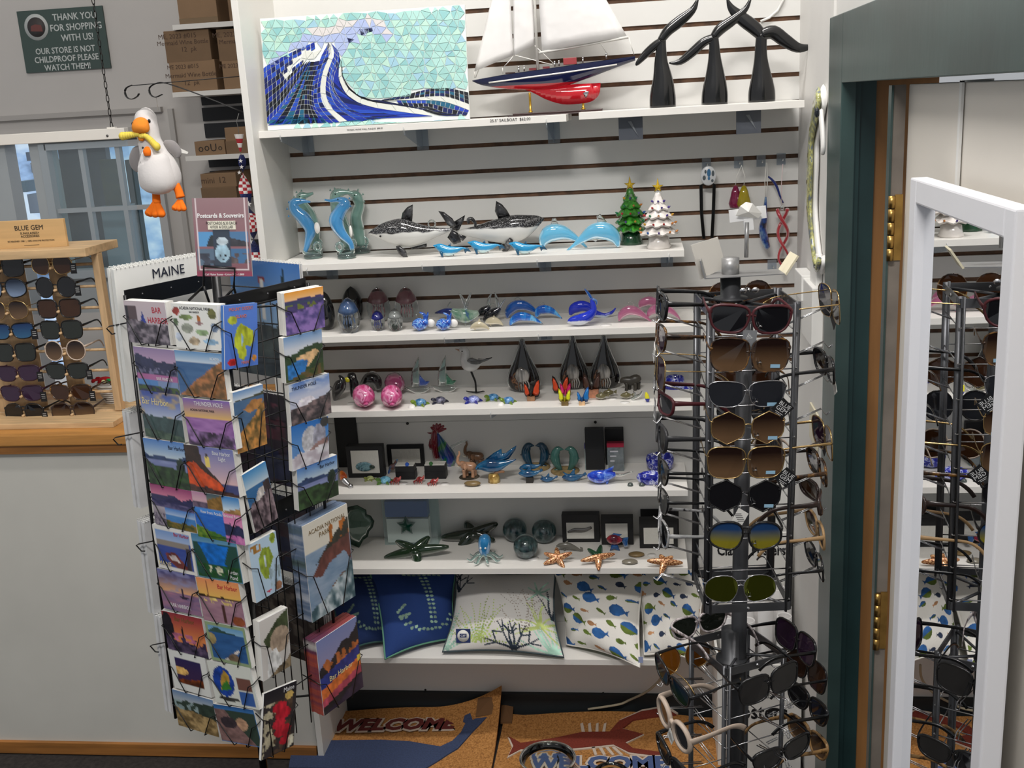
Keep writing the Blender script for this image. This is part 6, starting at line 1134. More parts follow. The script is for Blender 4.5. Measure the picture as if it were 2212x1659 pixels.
f = Fig('glass_orca', 'speckled black and white glass orca facing left', 'glass whale', 's3', 'C3', 1050, 690, 'glass orcas'); zt = (690-505)*f.kz
OR1 = split('orca glaze left', (206, 206, 202), (36, 36, 38), 2, zt, .002, .010, 26, .06, speck=(150, 150, 150))
f.s('body', OR1, [(778, 507, 4), (830, 502, 34, 30, 0), (920, 500, 78, 62, 0), (1040, 510, 108, 84, 0), (1150, 524, 86, 70, 0), (1290, 520, 42, 36, 0), (1400, 506, 16, 14, 0), (1440, 500, 8, 8, 0)], 16, 4)
f.fin('dorsal_fin', ORD_, [(1045, 408), (1060, 360), (1100, 320), (1145, 302), (1138, 380), (1128, 438)], 26); f.fin('pectoral_fin', ORD_, [(1000, 605), (1030, 598), (1075, 640), (1088, 690), (1060, 698), (1015, 660)], 22, -60); f.fin('pectoral_fin', ORD_, [(1090, 630), (1225, 602), (1225, 628), (1110, 644)], 20, 20)
f.fin('tail_fluke', ORD_, [(1440, 496), (1400, 470), (1335, 360), (1380, 370), (1440, 420), (1470, 470)], 20, 10); f.fin('tail_fluke', ORD_, [(1435, 500), (1480, 530), (1500, 600), (1440, 615), (1395, 560)], 20, -10); f.e('eye', EYEB, 886, 524, 8, -58); MB().tube([f.p(1280+28*cos(a), 455+28*sin(a)) for a in np.linspace(0, 2*pi, 13)[:-1]], 7*f.k, 0, 6, True).build('loop', CLG, f.t)
f = Fig('glass_orca', 'speckled black and white glass orca facing right', 'glass whale', 's3', 'C3', 1830, 645, 'glass orcas'); zt = (645-468)*f.kz
OR2 = split('orca glaze right', (206, 206, 202), (36, 36, 38), 2, zt, .002, .006, 26, .06, speck=(150, 150, 150))
f.s('body', OR2, [(2136, 420, 5), (2080, 430, 44, 36, 0), (1960, 470, 96, 74, 0), (1850, 490, 104, 80, 0), (1720, 496, 80, 64, 0), (1590, 496, 44, 38, 0), (1480, 492, 20, 18, 0), (1450, 490, 9, 9, 0)], 16, 4)
f.fin('dorsal_fin', ORD_, [(1785, 402), (1762, 345), (1776, 268), (1820, 295), (1855, 340), (1878, 385)], 26); f.fin('pectoral_fin', ORD_, [(1875, 540), (1840, 570), (1808, 640), (1840, 655), (1890, 600), (1900, 560)], 22, -70); f.fin('pectoral_fin', ORD_, [(1690, 570), (1800, 590), (1790, 606), (1700, 596)], 20, 10)
f.fin('tail_fluke', ORD_, [(1470, 488), (1400, 460), (1440, 410), (1530, 364), (1520, 400), (1490, 450)], 20); f.fin('tail_fluke', ORD_, [(1470, 495), (1530, 530), (1500, 560), (1450, 540)], 20); f.e('eye', EYEB, 2054, 446, 8, -66); f.s('blow_loop', ORD_, [(1555, 430, 10), (1552, 400, 14), (1580, 395, 14), (1605, 430, 12), (1600, 452, 8)], 8, 3)
SDOL = split('small dolphin glaze', (206, 230, 232), (40, 140, 190), 2, .0115, .0015, .003, 60, .12)
def sdol(lab, ox, oy):
    f = Fig('small_dolphin', lab, 'glass dolphin', 's3', 'C3', ox+100, oy+75, 'small turquoise dolphins', dy=-.03)
    f.s('body', SDOL, [(ox-4, oy-16, 4), (ox+16, oy-10, 14, 12, 0), (ox+45, oy, 30, 24, 0), (ox+105, oy+30, 40, 30, 0), (ox+160, oy+26, 28, 22, 0), (ox+220, oy+14, 10, 9, 0), (ox+250, oy+20, 4, 4, 0)], 12, 4)
    f.fin('dorsal_fin', mat('dolphin fin teal', (20, 74, 104), .15, coat=.5), [(ox+105, oy-4), (ox+130, oy-30), (ox+136, oy+2)], 10); f.fin('flipper', mat('dolphin fin teal', (20, 74, 104), .15), [(ox+45, oy+30), (ox+70, oy+34), (ox+76, oy+78), (ox+60, oy+76)], 10, -26); f.fin('flipper', mat('dolphin fin teal', (20, 74, 104), .15), [(ox+120, oy+50), (ox+146, oy+46), (ox+150, oy+74)], 10, 20)
    f.fin('tail_fin', mat('dolphin fin teal', (20, 74, 104), .15), [(ox+230, oy+12), (ox+262, oy+10), (ox+290, oy+46), (ox+255, oy+40), (ox+240, oy+56)], 8); f.e('eye', EYEB, ox+26, oy-8, 4, -14)
sdol('small turquoise dolphin under the left orca tail', 1292, 608); sdol('small turquoise dolphin between the two orcas, beside a white tag', 1555, 585); sdol('small turquoise dolphin in front of the right orca fin', 1870, 592)
disc('s3', 'C3', 1535, 655, 36, 'white oval tag lying left of the middle small dolphin')
ICE = GLS('pale blue glass dolphin', (120, 205, 240), .5)
def arcfish(name, lab, cat, key, cr, pts, m, grp, fins=(), dy=0, by=None, loop=None, fm=None):
    by = by or max(p[1]+p[2] for p in pts); bx = sum(p[0] for p in pts)/len(pts)
    f = Fig(name, lab, cat, key, cr, bx, by, grp, dy=dy); f.s('body', m, [(a, b, c, c*.75, 0) for a, b, c in pts], 12, 4)
    for P in fins: f.fin('fin', fm or m, P, 14)
    if loop: mb = MB(); X, Y, r_ = loop; mb.tube([f.p(X+r_*cos(a), Y-r_*sin(a)) for a in np.linspace(-.3, pi+.3, 9)], 3*f.k, 0, 5); mb.build('hook', CLG, f.t)
    return f
arcfish('arched_dolphin', 'pale blue arched glass dolphin facing right behind the others', 'glass dolphin', 's3', 'C4', [(390, 640, 14), (420, 580, 40), (490, 556, 52), (570, 575, 46), (630, 610, 26), (680, 650, 8)], ICE, 'pale blue arched dolphins', [[(445, 515), (455, 462), (512, 455), (505, 520)]], .03, 660, fm=CLG)
arcfish('arched_dolphin', 'pale blue arched glass dolphin farthest left of its three', 'glass dolphin', 's3', 'C4', [(252, 700, 10), (262, 650, 44), (312, 600, 66), (390, 594, 58), (460, 620, 36), (520, 660, 18), (580, 715, 7)], ICE, 'pale blue arched dolphins', [[(315, 540), (330, 490), (358, 488), (378, 540)], [(560, 700), (600, 720), (580, 735), (540, 690)]], 0, 715, fm=CLG)
arcfish('arched_dolphin', 'pale blue arched glass dolphin diving to the right beside the green tree', 'glass dolphin', 's3', 'C4', [(815, 705, 10), (795, 640, 44), (728, 588, 66), (640, 584, 58), (565, 625, 36), (500, 670, 16), (430, 720, 6)], ICE, 'pale blue arched dolphins', [[(665, 530), (662, 470), (690, 458), (738, 520)], [(600, 640), (690, 630), (650, 660)]], -.012, 715, fm=CLG)
# ---------- ceramic trees
def tree(lab, bx, by, mt, mb_, tiers, brad, seed, star):
    f = Fig('ceramic_tree', lab, 'ceramic tree', 's3', 'C4', bx, by, 'ceramic trees'); r = random.Random(seed)
    f.lathe('pot', mb_, [(brad*.95, 0), (brad, 6), (brad*.86, 40), (brad*.8, 84), (brad*.5, 95)], n=10)
    mb = MB()
    for i, (Y, R_, H_) in enumerate(tiers):
        n = 36; V = []; z = (by-Y)*f.kz; sc = 9-i
        for (q, dz) in ((1, 0), (.93, -7), (1.02, 5), (.8, 24), (.55, H_)):
            for j in range(n): a = 2*pi*j/n; w = 1+.10*cos(sc*a+i)*(q > .7); V.append((R_*q*w*cos(a)*f.k, R_*q*w*sin(a)*f.k, z+(dz-(6*cos(sc*a+i) if q > .9 else 0))*f.kz))
        seq = [1, 0, 2, 3, 4]
        for s_ in range(4): A, B = seq[s_], seq[s_+1]; mb.add(V, [(A*n+j, A*n+(j+1) % n, B*n+(j+1) % n, B*n+j) for j in range(n)], 0, True)
        mb.add(V, [tuple(range(4*n, 5*n))], 0)
    mb.build('branches', mt, f.t)
    cols = [(200, 60, 60), (214, 140, 70), (50, 110, 190), (90, 70, 160), (40, 140, 90), (220, 170, 60), (190, 40, 50)]
    for i, (Y, R_, H_) in enumerate(tiers[:-1]):
        for k in range(5 if i < 3 else 3):
            a = -pi/2+(k-(2 if i < 3 else 1))*(.62 if i < 3 else .85)+(.3 if i % 2 else 0); M_ = Matrix.Translation((R_*.98*cos(a)*f.k, R_*.98*sin(a)*f.k, (by-Y+10)*f.kz)) @ Matrix.Rotation(a+pi/2, 4, 'Z') @ Matrix.Rotation(radians(60), 4, 'X')
            q = MB(M_); q.lathe([(4*f.k, 0), (9*f.k, 8*f.k), (8*f.k, 16*f.k), (0, 28*f.k)], 0, 8); c = r.choice(cols); q.build('bulb', GLS('tree bulb %d%d%d' % c, c, .35), f.t)
    P = []
    for k in range(10): a = pi/2+k*pi/5; q = (46 if k % 2 == 0 else 19); q = 68 if k == 0 else q; P.append(f.p(bx+q*cos(a), star-q*sin(a))[::2])
    MB().fin(P, 26*f.k, 0, 'xz').build('star', GLS('amber star', (226, 190, 30), .5), f.t)
    return f
GRT = mat('green ceramic', (46, 104, 34), .12, coat=.7, var=.5, scale=60); GRB = mat('dark green ceramic', (20, 62, 36), .15, coat=.6); WHC = mat('white ceramic', (226, 220, 214), .12, coat=.7)
tree('green ceramic tree with coloured bulbs', 912, 682, GRT, GRB, [(575, 112, 60), (520, 108, 56), (462, 98, 52), (408, 76, 50), (356, 50, 50), (312, 28, 36)], 90, 3, 250)
tree('white ceramic tree with coloured bulbs', 1118, 710, WHC, WHC, [(600, 132, 60), (540, 118, 58), (480, 100, 56), (425, 76, 52), (380, 48, 50), (338, 26, 34)], 94, 8, 266)
# ---------- hooks with pendants on the slatwall
def hook(X, Y, lab):
    f = Fig('slatwall_hook', lab, 'hook', 's3', 'C4', X, Y, 'clear slatwall hooks', wall=-.002)
    f.box('plate', ACR, X-33, Y-14, X+33, Y+70, -4, 0); mb = MB(); mb.tube([f.p(X+2, Y+30, -2), f.p(X+2, Y+34, -80), f.p(X+2, Y+24, -92)], .002, 0, 6); mb.build('peg', CLG, f.t)
for X, Y, lab in ((1472, 55, 'clear slatwall hook holding the turtle pendant'), (1712, 42, 'clear slatwall hook holding the two glass pears'), (1880, 32, 'clear slatwall hook holding the blue glass icicle'), (2030, 18, 'clear slatwall hook holding the red twisted ornament'), (1962, 812, 'clear slatwall hook low on the wall behind the spinner')): hook(X, Y, lab)
f = Fig('turtle_pendant', 'white stone turtle pendant on long black cords', 'pendant', 's3', 'C4', 1487, 172, wall=-.035)
MB(Matrix.Rotation(pi/2, 4, 'X') @ Matrix.Diagonal((58*f.k, 72*f.k, 1, 1))).lathe([(0, .004), (.9, .004), (1, .002), (1, -.002), (.9, -.004), (0, -.004)], 0, 24).build('stone', mat('pale stone', (206, 208, 210), .3), f.t)
mb = MB(Matrix.Translation((0, -.0045, 0))); 
for X, Y, a, b in ((1490, 150, 14, 30), (1455, 185, 12, 18), (1520, 155, 10, 22), (1515, 208, 9, 12), (1465, 140, 8, 14), (1490, 190, 9, 14)): mb.ell(f.p(X, Y), (a*f.k, .0006, b*f.k), 0 if a < 13 and X != 1490 else 1)
mb.build('inlay', [mat('inlay grey', (84, 92, 96), .3), mat('inlay blue', (60, 110, 150), .3)], f.t)
mb = MB()
for sgn, xs in ((-1, (1424, 1432, 1440)), (1, (1522, 1530, 1538))):
    for q, x in enumerate(xs): mb.tube([f.p(1487+sgn*20, 222, 4), f.p(x, 240, 6), f.p(x+(2 if sgn < 0 else -8), 440, 8), f.p(x+(18 if sgn < 0 else -20), 640, 10)], .0018, 0, 5)
mb.build('cords', BLACK, f.t)
for X, Y, c, lab, w in ((1690, 414, (150, 24, 80), 'magenta glass pear ornament behind the white paper clip', 52), (1752, 414, (190, 170, 20), 'yellow green glass pear ornament on the hook', 54)):
    f = Fig('glass_pear_ornament', lab, 'glass ornament', 's3', 'C4', X, Y, wall=-.05 if X > 1700 else -.035); f.lathe('pear', GLS('pear %d' % X, c, .5), [(0, 0), (w*.8, 6), (w, 36), (w*.8, 76), (w*.72, 90), (w*.6, 120), (w*.3, 160), (0, 170)]); mb = MB(); mb.tube([f.p(X, Y-168), f.p(X+8, Y-230), f.p(1735, Y-312)], .0012, 0, 5); mb.build('cord', PAPER, f.t)
f = Fig('glass_icicle_ornament', 'dark blue glass icicle ornament hanging on a white cord', 'glass ornament', 's3', 'C4', 1915, 330, wall=-.04); NB = swirl('navy glass swirl', [(.35, (14, 22, 50)), (.5, (30, 70, 150)), (.62, (120, 150, 180))], 30, .08, .3)
f.s('drop', NB, [(1915, 330, 8), (1912, 400, 14), (1905, 500, 24), (1892, 560, 28), (1908, 640, 30), (1930, 706, 22), (1934, 714, 6)], 10, 3); mb = MB(); mb.tube([f.p(1912, 332), f.p(1908, 220), f.p(1916, 80)], .0012, 0, 5); mb.tube([f.p(1922, 332), f.p(1926, 220), f.p(1922, 80)], .0012, 0, 5); mb.build('cord', PAPER, f.t)
f = Fig('blue_pen', 'thin blue glass rod slanting beside the icicle ornament', 'glass rod', 's3', 'C4', 1990, 270, wall=-.03); f.s('rod', mat('blue rod', (30, 44, 110), .2, coat=.5), [(1934, 176, 6), (1970, 210, 9), (2000, 260, 9), (2020, 320, 7), (2046, 376, 5)], 8, 3)
f = Fig('twisted_ornament', 'red and clear twisted glass ornament hanging lowest at right', 'glass ornament', 's3', 'C4', 2040, 390, wall=-.04); RG = GLS('red twist glass', (200, 60, 70), .45)
for ph in (0, pi): 
    pts = []
    for i in range(40): u = i/39; Y = 420+u*480; w = 36*(1 if u < .8 else (1-u)/.2); pts.append((2040+14*u+w*cos(u*2.6*pi+ph), Y, 15*(1-.5*u), 15*(1-.5*u), w*sin(u*2.6*pi+ph)))
    f.s('strand', RG, pts, 8, 1)
f.s('cap', CLG, [(2036, 390, 10), (2038, 410, 16), (2040, 430, 14)], 8, 2); mb = MB(); mb.tube([f.p(2036, 392), f.p(2030, 250), f.p(2040, 90)], .001, 0, 5); mb.build('cord', mat('pink cord', (226, 200, 200), .6), f.t)
# ---------- paperweight shelf
def jelly(lab, key, cr, X, by, r, h, outer, inner, dy=0, grp='jellyfish paperweights', dome=.45):
    f = Fig('jellyfish_paperweight', lab, 'glass paperweight', key, cr, X, by, grp, dy=dy)
    P = [(r*.42, 0), (r*.62, h*.02)]+[(r*(sin(pi*(.2+.8*t))**.62 if t < .999 else 0), h*(.05+.95*t)) for t in np.linspace(.05, 1, 12)]
    f.lathe('egg', outer, [(max(0, a), b) for a, b in P], n=28)
    if inner:
        f.lathe('jelly_dome', inner, [(0, h*.50), (r*.35, h*.50), (r*.74, h*.58), (r*.72, h*.66), (r*.5, h*.78), (0, h*.86)], n=20)
        mb = MB()
        for k in range(7): a = 2*pi*k/7; q = r*.36; mb.spline([f.p(X+q*cos(a)*j, by-h*(.56-.40*t), q*sin(a)*j)+(r*.07*(1-t*.7)*f.k,) for t, j in ((0, 1), (.35, .85), (.7, 1.05), (1, .9))], 0, 6, 2)
        mb.build('tentacles', inner, f.t)
    return f
CLO = GLS('clear paperweight', (235, 240, 240), 1.0, .02); DKG = mat('black glass', (16, 17, 19), .06, coat=.8); JB = GLS('jelly blue', (90, 130, 190), .3); JP = GLS('jelly rose', (190, 120, 130), .35); JC = GLS('jelly cobalt', (24, 34, 170), .15); JW = GLS('jelly white', (214, 216, 214), .4)
jelly('black domed paperweight half hidden behind the postcard rack', 's4', 'D1', 140, 560, 92, 410, DKG, None, .0); jelly('large black paperweight behind the clear blue one', 's4', 'D1', 378, 500, 118, 370, DKG, None, .05)
jelly('large clear paperweight with pink jellyfish, left of the pink two', 's4', 'D1', 680, 490, 128, 365, CLO, JP, .03); jelly('large clear paperweight with pink jellyfish, right of the pink two', 's4', 'D1', 980, 500, 128, 375, CLO, JP, .04)
jelly('medium clear paperweight with pale blue jellyfish in front of the black one', 's4', 'D1', 385, 592, 122, 380, CLO, JB); jelly('small paperweight with cobalt jellyfish', 's4', 'D1', 692, 572, 74, 225, CLO, JC); jelly('small clear paperweight with white jellyfish', 's4', 'D1', 882, 572, 84, 240, CLO, JW)
disc('s4', 'D1', 340, 606, 58, 'white oval tag in front of the pale blue jellyfish paperweight'); disc('s4', 'D1', 650, 575, 56, 'white barcode tag beside the cobalt jellyfish paperweight')
f = Fig('sticker', 'black oval sticker on the small white jellyfish paperweight', 'sticker', 's4', 'D1', 892, 572, dy=-.002); MB(Matrix.Translation(f.p(892, 512, -78)) @ Matrix.Rotation(pi/2, 4, 'X')).lathe([(0, .001), (32*f.k, .001), (32*f.k, 0)], 0, 16).build('disc', mat('sticker dark', (44, 50, 46), .4), f.t)
BSW = swirl('blue swirl glass', [(.38, (20, 50, 140)), (.48, (50, 110, 210)), (.56, (150, 200, 240)), (.62, (30, 70, 170))], 26, .06, .15, dist=2.5)
def shell(lab, X, Y, r, dx): 
    f = Fig('swirl_shell', lab, 'glass shell', 's4', 'D1', X, Y+r, 'blue swirl shells'); f.s('body', BSW, [(X-r, Y+r*.3, r*.4), (X-r*.6, Y+r*.1, r*.8), (X, Y, r*.98), (X+r*.7, Y-r*.2, r*.75), (X+r*1.1, Y-r*.7, r*.3)], 14, 4); f.s('tail', BSW, [(X+r*.9, Y-r*.6, r*.3), (X+r*.8, Y-r*1.4, r*.24), (X+r*.3, Y-r*1.7, r*.16), (X+r*.1, Y-r*1.8, r*.05)], 8, 3); f.s('tail', BSW, [(X+r, Y-r*.6, r*.28), (X+r*1.25, Y-r*1.2, r*.2), (X+r*1.4, Y-r*1.8, r*.08)], 8, 3)
    mb = MB(Matrix.Translation(f.p(X+r*1.7, Y-r*.1, 8)) @ Matrix.Rotation(pi/2, 4, 'X')); mb.lathe([(0, .0007), (44*f.k, .0007), (44*f.k, 0)], 0, 16); mb.build('tag', TAGD, f.t)
shell('blue swirled glass shell with tag, left of the two', 1145, 505, 72, 0); shell('blue swirled glass shell with tag, right of the two', 1400, 505, 68, 0)
WGR = swirl('clear green blue glass', [(.38, (190, 214, 196)), (.5, (120, 170, 140)), (.58, (60, 100, 180)), (.64, (200, 220, 210))], 16, .04, .55, dist=1.5); WBK = swirl('black clear glass', [(.45, (12, 14, 20)), (.6, (24, 28, 44)), (.7, (150, 160, 165))], 16, .05, .2); WNV = swirl('navy clear glass', [(.4, (14, 24, 80)), (.55, (40, 60, 140)), (.68, (170, 190, 200))], 16, .05, .25)
def whale(lab, pts, m, tail, y=0, by=None, fl=CLG):
    f = arcfish('glass_whale', lab, 'glass whale', 's4', 'D1', pts, m, 'tail-up glass whales', dy=y, by=by)
    for T in tail: f.s('tail', fl, T, 8, 3)
    return f
whale('dark navy glass whale behind the clear green one', [(1295, 395, 6), (1350, 385, 22), (1420, 380, 36), (1500, 390, 38), (1580, 400, 20)], WNV, [[(1440, 335, 12), (1470, 290, 10), (1480, 275, 3)]], .02, 470)
whale('clear green and blue glass whale with flukes up', [(1495, 345, 26), (1560, 390, 66), (1650, 415, 80), (1740, 400, 50), (1790, 380, 24)], WGR, [[(1650, 340, 26), (1640, 280, 18), (1615, 210, 16), (1590, 170, 5)], [(1650, 340, 24), (1670, 270, 18), (1705, 200, 14), (1720, 165, 4)], [(1630, 490, 12), (1650, 520, 6)]], 0, 520)
whale('black glass whale with clear flukes, left of the two', [(1760, 430, 10), (1800, 400, 44), (1850, 370, 50), (1900, 330, 20)], WBK, [[(1880, 330, 16), (1900, 240, 16), (1930, 190, 5)], [(1890, 320, 14), (1940, 300, 10), (1955, 310, 4)]], .02, 480)
whale('black glass whale with clear flukes, right of the two', [(1830, 460, 10), (1890, 420, 54), (1960, 380, 52), (2020, 330, 20)], WBK, [[(2000, 340, 16), (1990, 240, 18), (1975, 160, 5)], [(2010, 330, 16), (2050, 270, 12), (2085, 235, 4)]], .0, 480)
GDL = GLS('pale gold glass', (206, 196, 168), .3); 
f = arcfish('gold_dolphin', 'pale gold glass dolphin in front, left of the two', 'glass dolphin', 's4', 'D1', [(1695, 540, 8), (1730, 520, 30), (1790, 505, 42), (1850, 520, 28), (1900, 550, 8)], GDL, 'pale gold dolphins', [[(1770, 480), (1800, 430), (1815, 470)], [(1880, 540), (1910, 545), (1890, 568)], [(1720, 540), (1750, 545), (1760, 565)]], -.01, 566)
f = arcfish('gold_dolphin', 'pale gold glass dolphin in front, right of the two', 'glass dolphin', 's4', 'D1', [(1858, 490, 8), (1890, 470, 34), (1950, 460, 44), (2010, 480, 26), (2048, 515, 6)], GDL, 'pale gold dolphins', [[(1930, 440), (1955, 400), (1975, 430)], [(1890, 500), (1915, 500), (1925, 525)]], -.005, 530)
BLD = GLS('deep azure glass', (10, 90, 180), .35); BST = swirl('striped azure glass', [(.42, (10, 90, 190)), (.5, (30, 140, 230)), (.56, (130, 210, 250)), (.62, (20, 110, 210))], 9, .05, .2, stretch=(4, .5, 1))
orn = dict(name='arched_ornament', cat='glass ornament', key='s4', cr='D2')
def ornament(lab, pts, m, loop, grp, dy=0, by=None, fm=None):
    f = arcfish('arched_ornament', lab, 'glass ornament', 's4', 'D2', pts, m, grp, dy=dy, by=by, loop=loop); a, b = pts[-1], pts[-2]; f.s('tail', fm or CLG, [(b[0], b[1], b[2]*.7), (a[0], a[1], 8), (a[0]+16, a[1]+22, 4)], 6, 2); return f
ornament('deep blue arched glass ornament behind its two striped neighbours', [(212, 445, 8), (232, 380, 44), (300, 320, 56), (390, 315, 54), (470, 350, 36), (540, 400, 10)], BLD, (335, 262, 32), 'blue arched ornaments', .03, 450)
ornament('bright striped azure arched ornament in front', [(254, 500, 8), (285, 450, 34), (350, 410, 46), (430, 415, 44), (510, 440, 26), (590, 488, 8)], BST, None, 'blue arched ornaments', 0, 508); ornament('bright striped azure arched ornament at the right, half behind', [(530, 420, 16), (560, 360, 42), (620, 345, 48), (690, 360, 36), (750, 400, 18), (800, 450, 6)], BST, (598, 292, 24), 'blue arched ornaments', .015, 450)
BWH = split('blue and white glass', (206, 210, 220), (30, 50, 180), 2, .016, .002, .010, 40, .06)
f = arcfish('glass_whale', 'blue and white glass whale in front with tail up', 'glass whale', 's4', 'D2', [(866, 470, 6), (910, 450, 40), (1010, 440, 62), (1100, 400, 52), (1150, 340, 34), (1140, 270, 26), (1130, 215, 14)], BWH, None, dy=-.005, by=510); f.s('tail', BLD, [(1130, 225, 16), (1100, 170, 16), (1062, 118, 6)], 8, 3); f.s('tail', JB, [(1140, 230, 16), (1180, 250, 14), (1185, 290, 5)], 8, 3)
f = arcfish('glass_whale', 'blue and white glass whale behind, its tail pointing right', 'glass whale', 's4', 'D2', [(890, 400, 14), (930, 340, 54), (1010, 310, 58), (1090, 330, 50), (1150, 390, 40), (1250, 420, 28), (1330, 390, 16), (1375, 345, 7)], split('cobalt glass back', (190, 200, 214), (24, 44, 176), 2, .010, .002, .008, 40, .06), None, dy=.02, by=440)
disc('s4', 'D2', 1275, 505, 62, 'white tag lying in front of the blue and white whales')
PNK = GLS('pink glass', (206, 120, 160), .45)
ornament('pink arched glass ornament behind its two neighbours', [(1630, 330, 10), (1660, 285, 44), (1730, 260, 50), (1800, 280, 44), (1870, 320, 12)], PNK, (1770, 215, 40), 'pink arched ornaments', .02, 400, PNK); ornament('pink arched glass ornament farthest left in front', [(1412, 455, 8), (1440, 390, 40), (1510, 345, 52), (1590, 355, 48), (1670, 400, 28), (1745, 465, 8)], PNK, (1540, 285, 32), 'pink arched ornaments', 0, 470, PNK); ornament('pink arched glass ornament at right beside the black sunglasses', [(1715, 410, 10), (1760, 350, 44), (1850, 320, 52), (1940, 340, 40), (2010, 390, 22), (2060, 450, 8)], PNK, (1880, 262, 30), 'pink arched ornaments', 0, 455)
# ---------- pig and butterfly shelf
DKB = swirl('smoky black glass', [(.4, (14, 14, 16)), (.58, (40, 38, 38)), (.68, (120, 118, 116))], 22, .06, .2)
f = Fig('glass_penguin', 'black glass bird with yellow beak behind the leftmost pig', 'glass bird', 's5', 'D1', 420, 1300, dy=.01); f.s('body', DKG, [(425, 1300, 40), (430, 1240, 52), (430, 1160, 50), (420, 1110, 46), (412, 1070, 50), (408, 1040, 26)], 12, 4); f.s('beak', mat('yellow beak glaze', (206, 196, 40), .2, coat=.5), [(395, 1108, 24, 14, -30), (365, 1108, 30, 14, -34), (330, 1110, 8, 5, -34)], 8, 3); f.e('eye', mat('eye ring', (214, 214, 208), .3), 444, 1078, 13, -38); f.e('pupil', EYEB, 446, 1078, 6, -48)
f = Fig('smoky_glass_fish', 'smoky dark glass fish at the left end of its shelf, half behind the postcards', 'glass figurine', 's5', 'D1', 280, 1330); f.s('body', DKB, [(215, 1330, 20), (250, 1240, 60), (290, 1170, 66), (320, 1110, 36), (290, 1060, 10)], 12, 4)
f = Fig('smoky_glass_fish', 'smoky black glass fish tail behind the leftmost pig, right of the black bird', 'glass figurine', 's5', 'D1', 620, 1270, dy=.02); f.s('body', DKB, [(490, 1180, 20), (560, 1130, 60), (620, 1110, 70), (670, 1150, 60), (680, 1230, 30)], 12, 4); f.s('fin', CLG, [(560, 1090, 18), (620, 1050, 20), (670, 1060, 12), (690, 1120, 8)], 8, 3)
PIG = swirl('pink marbled glass', [(.36, (186, 50, 110)), (.5, (206, 100, 150)), (.6, (224, 160, 190)), (.68, (170, 60, 110))], 20, .05, .12, dist=2); PIG2 = GLS('plum pink glass', (160, 66, 110), .35)
def pig(lab, X, by, r, m, face, dy=0):
    f = Fig('glass_pig', lab, 'glass pig', 's5', 'D1', X, by, 'pink glass pigs', dy=dy); Y = by-r*1.02
    f.s('body', m, [(X-face*r*.6, Y-r*.1, r*.35, r*.3, r*1.3), (X-face*r*.3, Y-r*.06, r*.95, r*.92, r*.7), (X, Y, r*1.02, r*1.02, 0), (X+face*r*.25, Y+r*.1, r*.9, r*.88, -r*.5), (X+face*r*.38, Y+r*.3, r*.55, r*.5, -r*.95), (X+face*r*.42, Y+r*.38, r*.34, r*.3, -r*1.12)], 16, 4)
    for q in (-.55, .5): f.fin('ear', m, [(X+face*r*.2+q*r-r*.18, Y-r*.62), (X+face*r*.2+q*r+r*.02, Y-r*1.02), (X+face*r*.2+q*r+r*.2, Y-r*.6)], r*.2, -r*.5)
    for q in (-.36, .3): f.e('eye', EYEB, X+face*r*.32+q*r, Y+r*.02, r*.07, -r*1.02)
    f.s('snout', m, [(X+face*r*.42, Y+r*.42, r*.26, r*.2, -r*1.05), (X+face*r*.44, Y+r*.46, r*.24, r*.18, -r*1.25)], 10, 2)
pig('pink marbled glass pig in front, left of the three', 545, 1408, 118, PIG, 1); pig('plum pink glass pig standing behind the other two', 865, 1280, 108, PIG2, 1, .02); pig('pink marbled glass pig in front, beside the glass sailboats', 845, 1408, 116, PIG, -1 if False else .6)
disc('s5', 'D1', 395, 1365, 48, 'white ring tag left of the pigs')
for lab, o, c in (('clear glass sailboat with blue sail edge', 0, (50, 90, 180)), ('clear glass sailboat with green and blue sail', 285, (60, 130, 100))):
    f = Fig('glass_sailboat', lab, 'glass sailboat', 's5', 'D1', 1110+o, 1275 if o == 0 else 1275, 'clear glass sailboats', dy=.02 if o == 0 else .03)
    f.s('hull', CLG, [(970+o*.98, 1195, 8), (1010+o, 1215, 20), (1090+o, 1240, 36, 26, 0), (1180+o, 1235, 34, 24, 0), (1240+o, 1215, 10)], 12, 4)
    f.fin('sail', AQ, [(1045+o, 1200), (1040+o, 1130), (1060+o, 1030), (1100+o, 940), (1150+o, 868), (1145+o, 960), (1140+o, 1080), (1130+o, 1200)], 26, 0); f.fin('sail', GLS('tinted sail %d' % o, c, .5), [(1120+o, 1200), (1140+o, 1060), (1165+o, 1100), (1210+o, 1150), (1250+o, 1145), (1215+o, 1195)], 24, -6)
f = Fig('gull_figurine', 'white and black gull figurine standing on thin black legs', 'bird figurine', 's5', 'D1', 1745, 1260); GW = mat('gull white glaze', (206, 206, 204), .2, coat=.5)
f.s('body', GW, [(1600, 790, 14), (1640, 785, 44, 36, 0), (1670, 810, 44, 36, 0), (1660, 880, 60, 50, 0), (1690, 930, 86, 64, 0), (1740, 945, 72, 56, 0), (1810, 920, 34, 28, 0), (1880, 885, 8)], 14, 4); f.s('bill', mat('bill horn', (170, 140, 120), .35), [(1612, 795, 12, 10, -6), (1585, 780, 9, 7, -8), (1556, 772, 3)], 8, 3)
f.s('wing', swirl('gull wing', [(.4, (24, 24, 26)), (.6, (110, 112, 112))], 20, .2), [(1690, 890, 10, 12, -50), (1730, 890, 34, 14, -56), (1800, 910, 26, 12, -40), (1860, 900, 12, 8, -20), (1940, 880, 4, 4, -6)], 10, 4); f.s('tail', EYEB, [(1800, 910, 26, 14, 10), (1870, 900, 16, 8, 8), (1950, 876, 4, 3, 6)], 8, 3); f.e('eye', EYEB, 1636, 792, 8, -36)
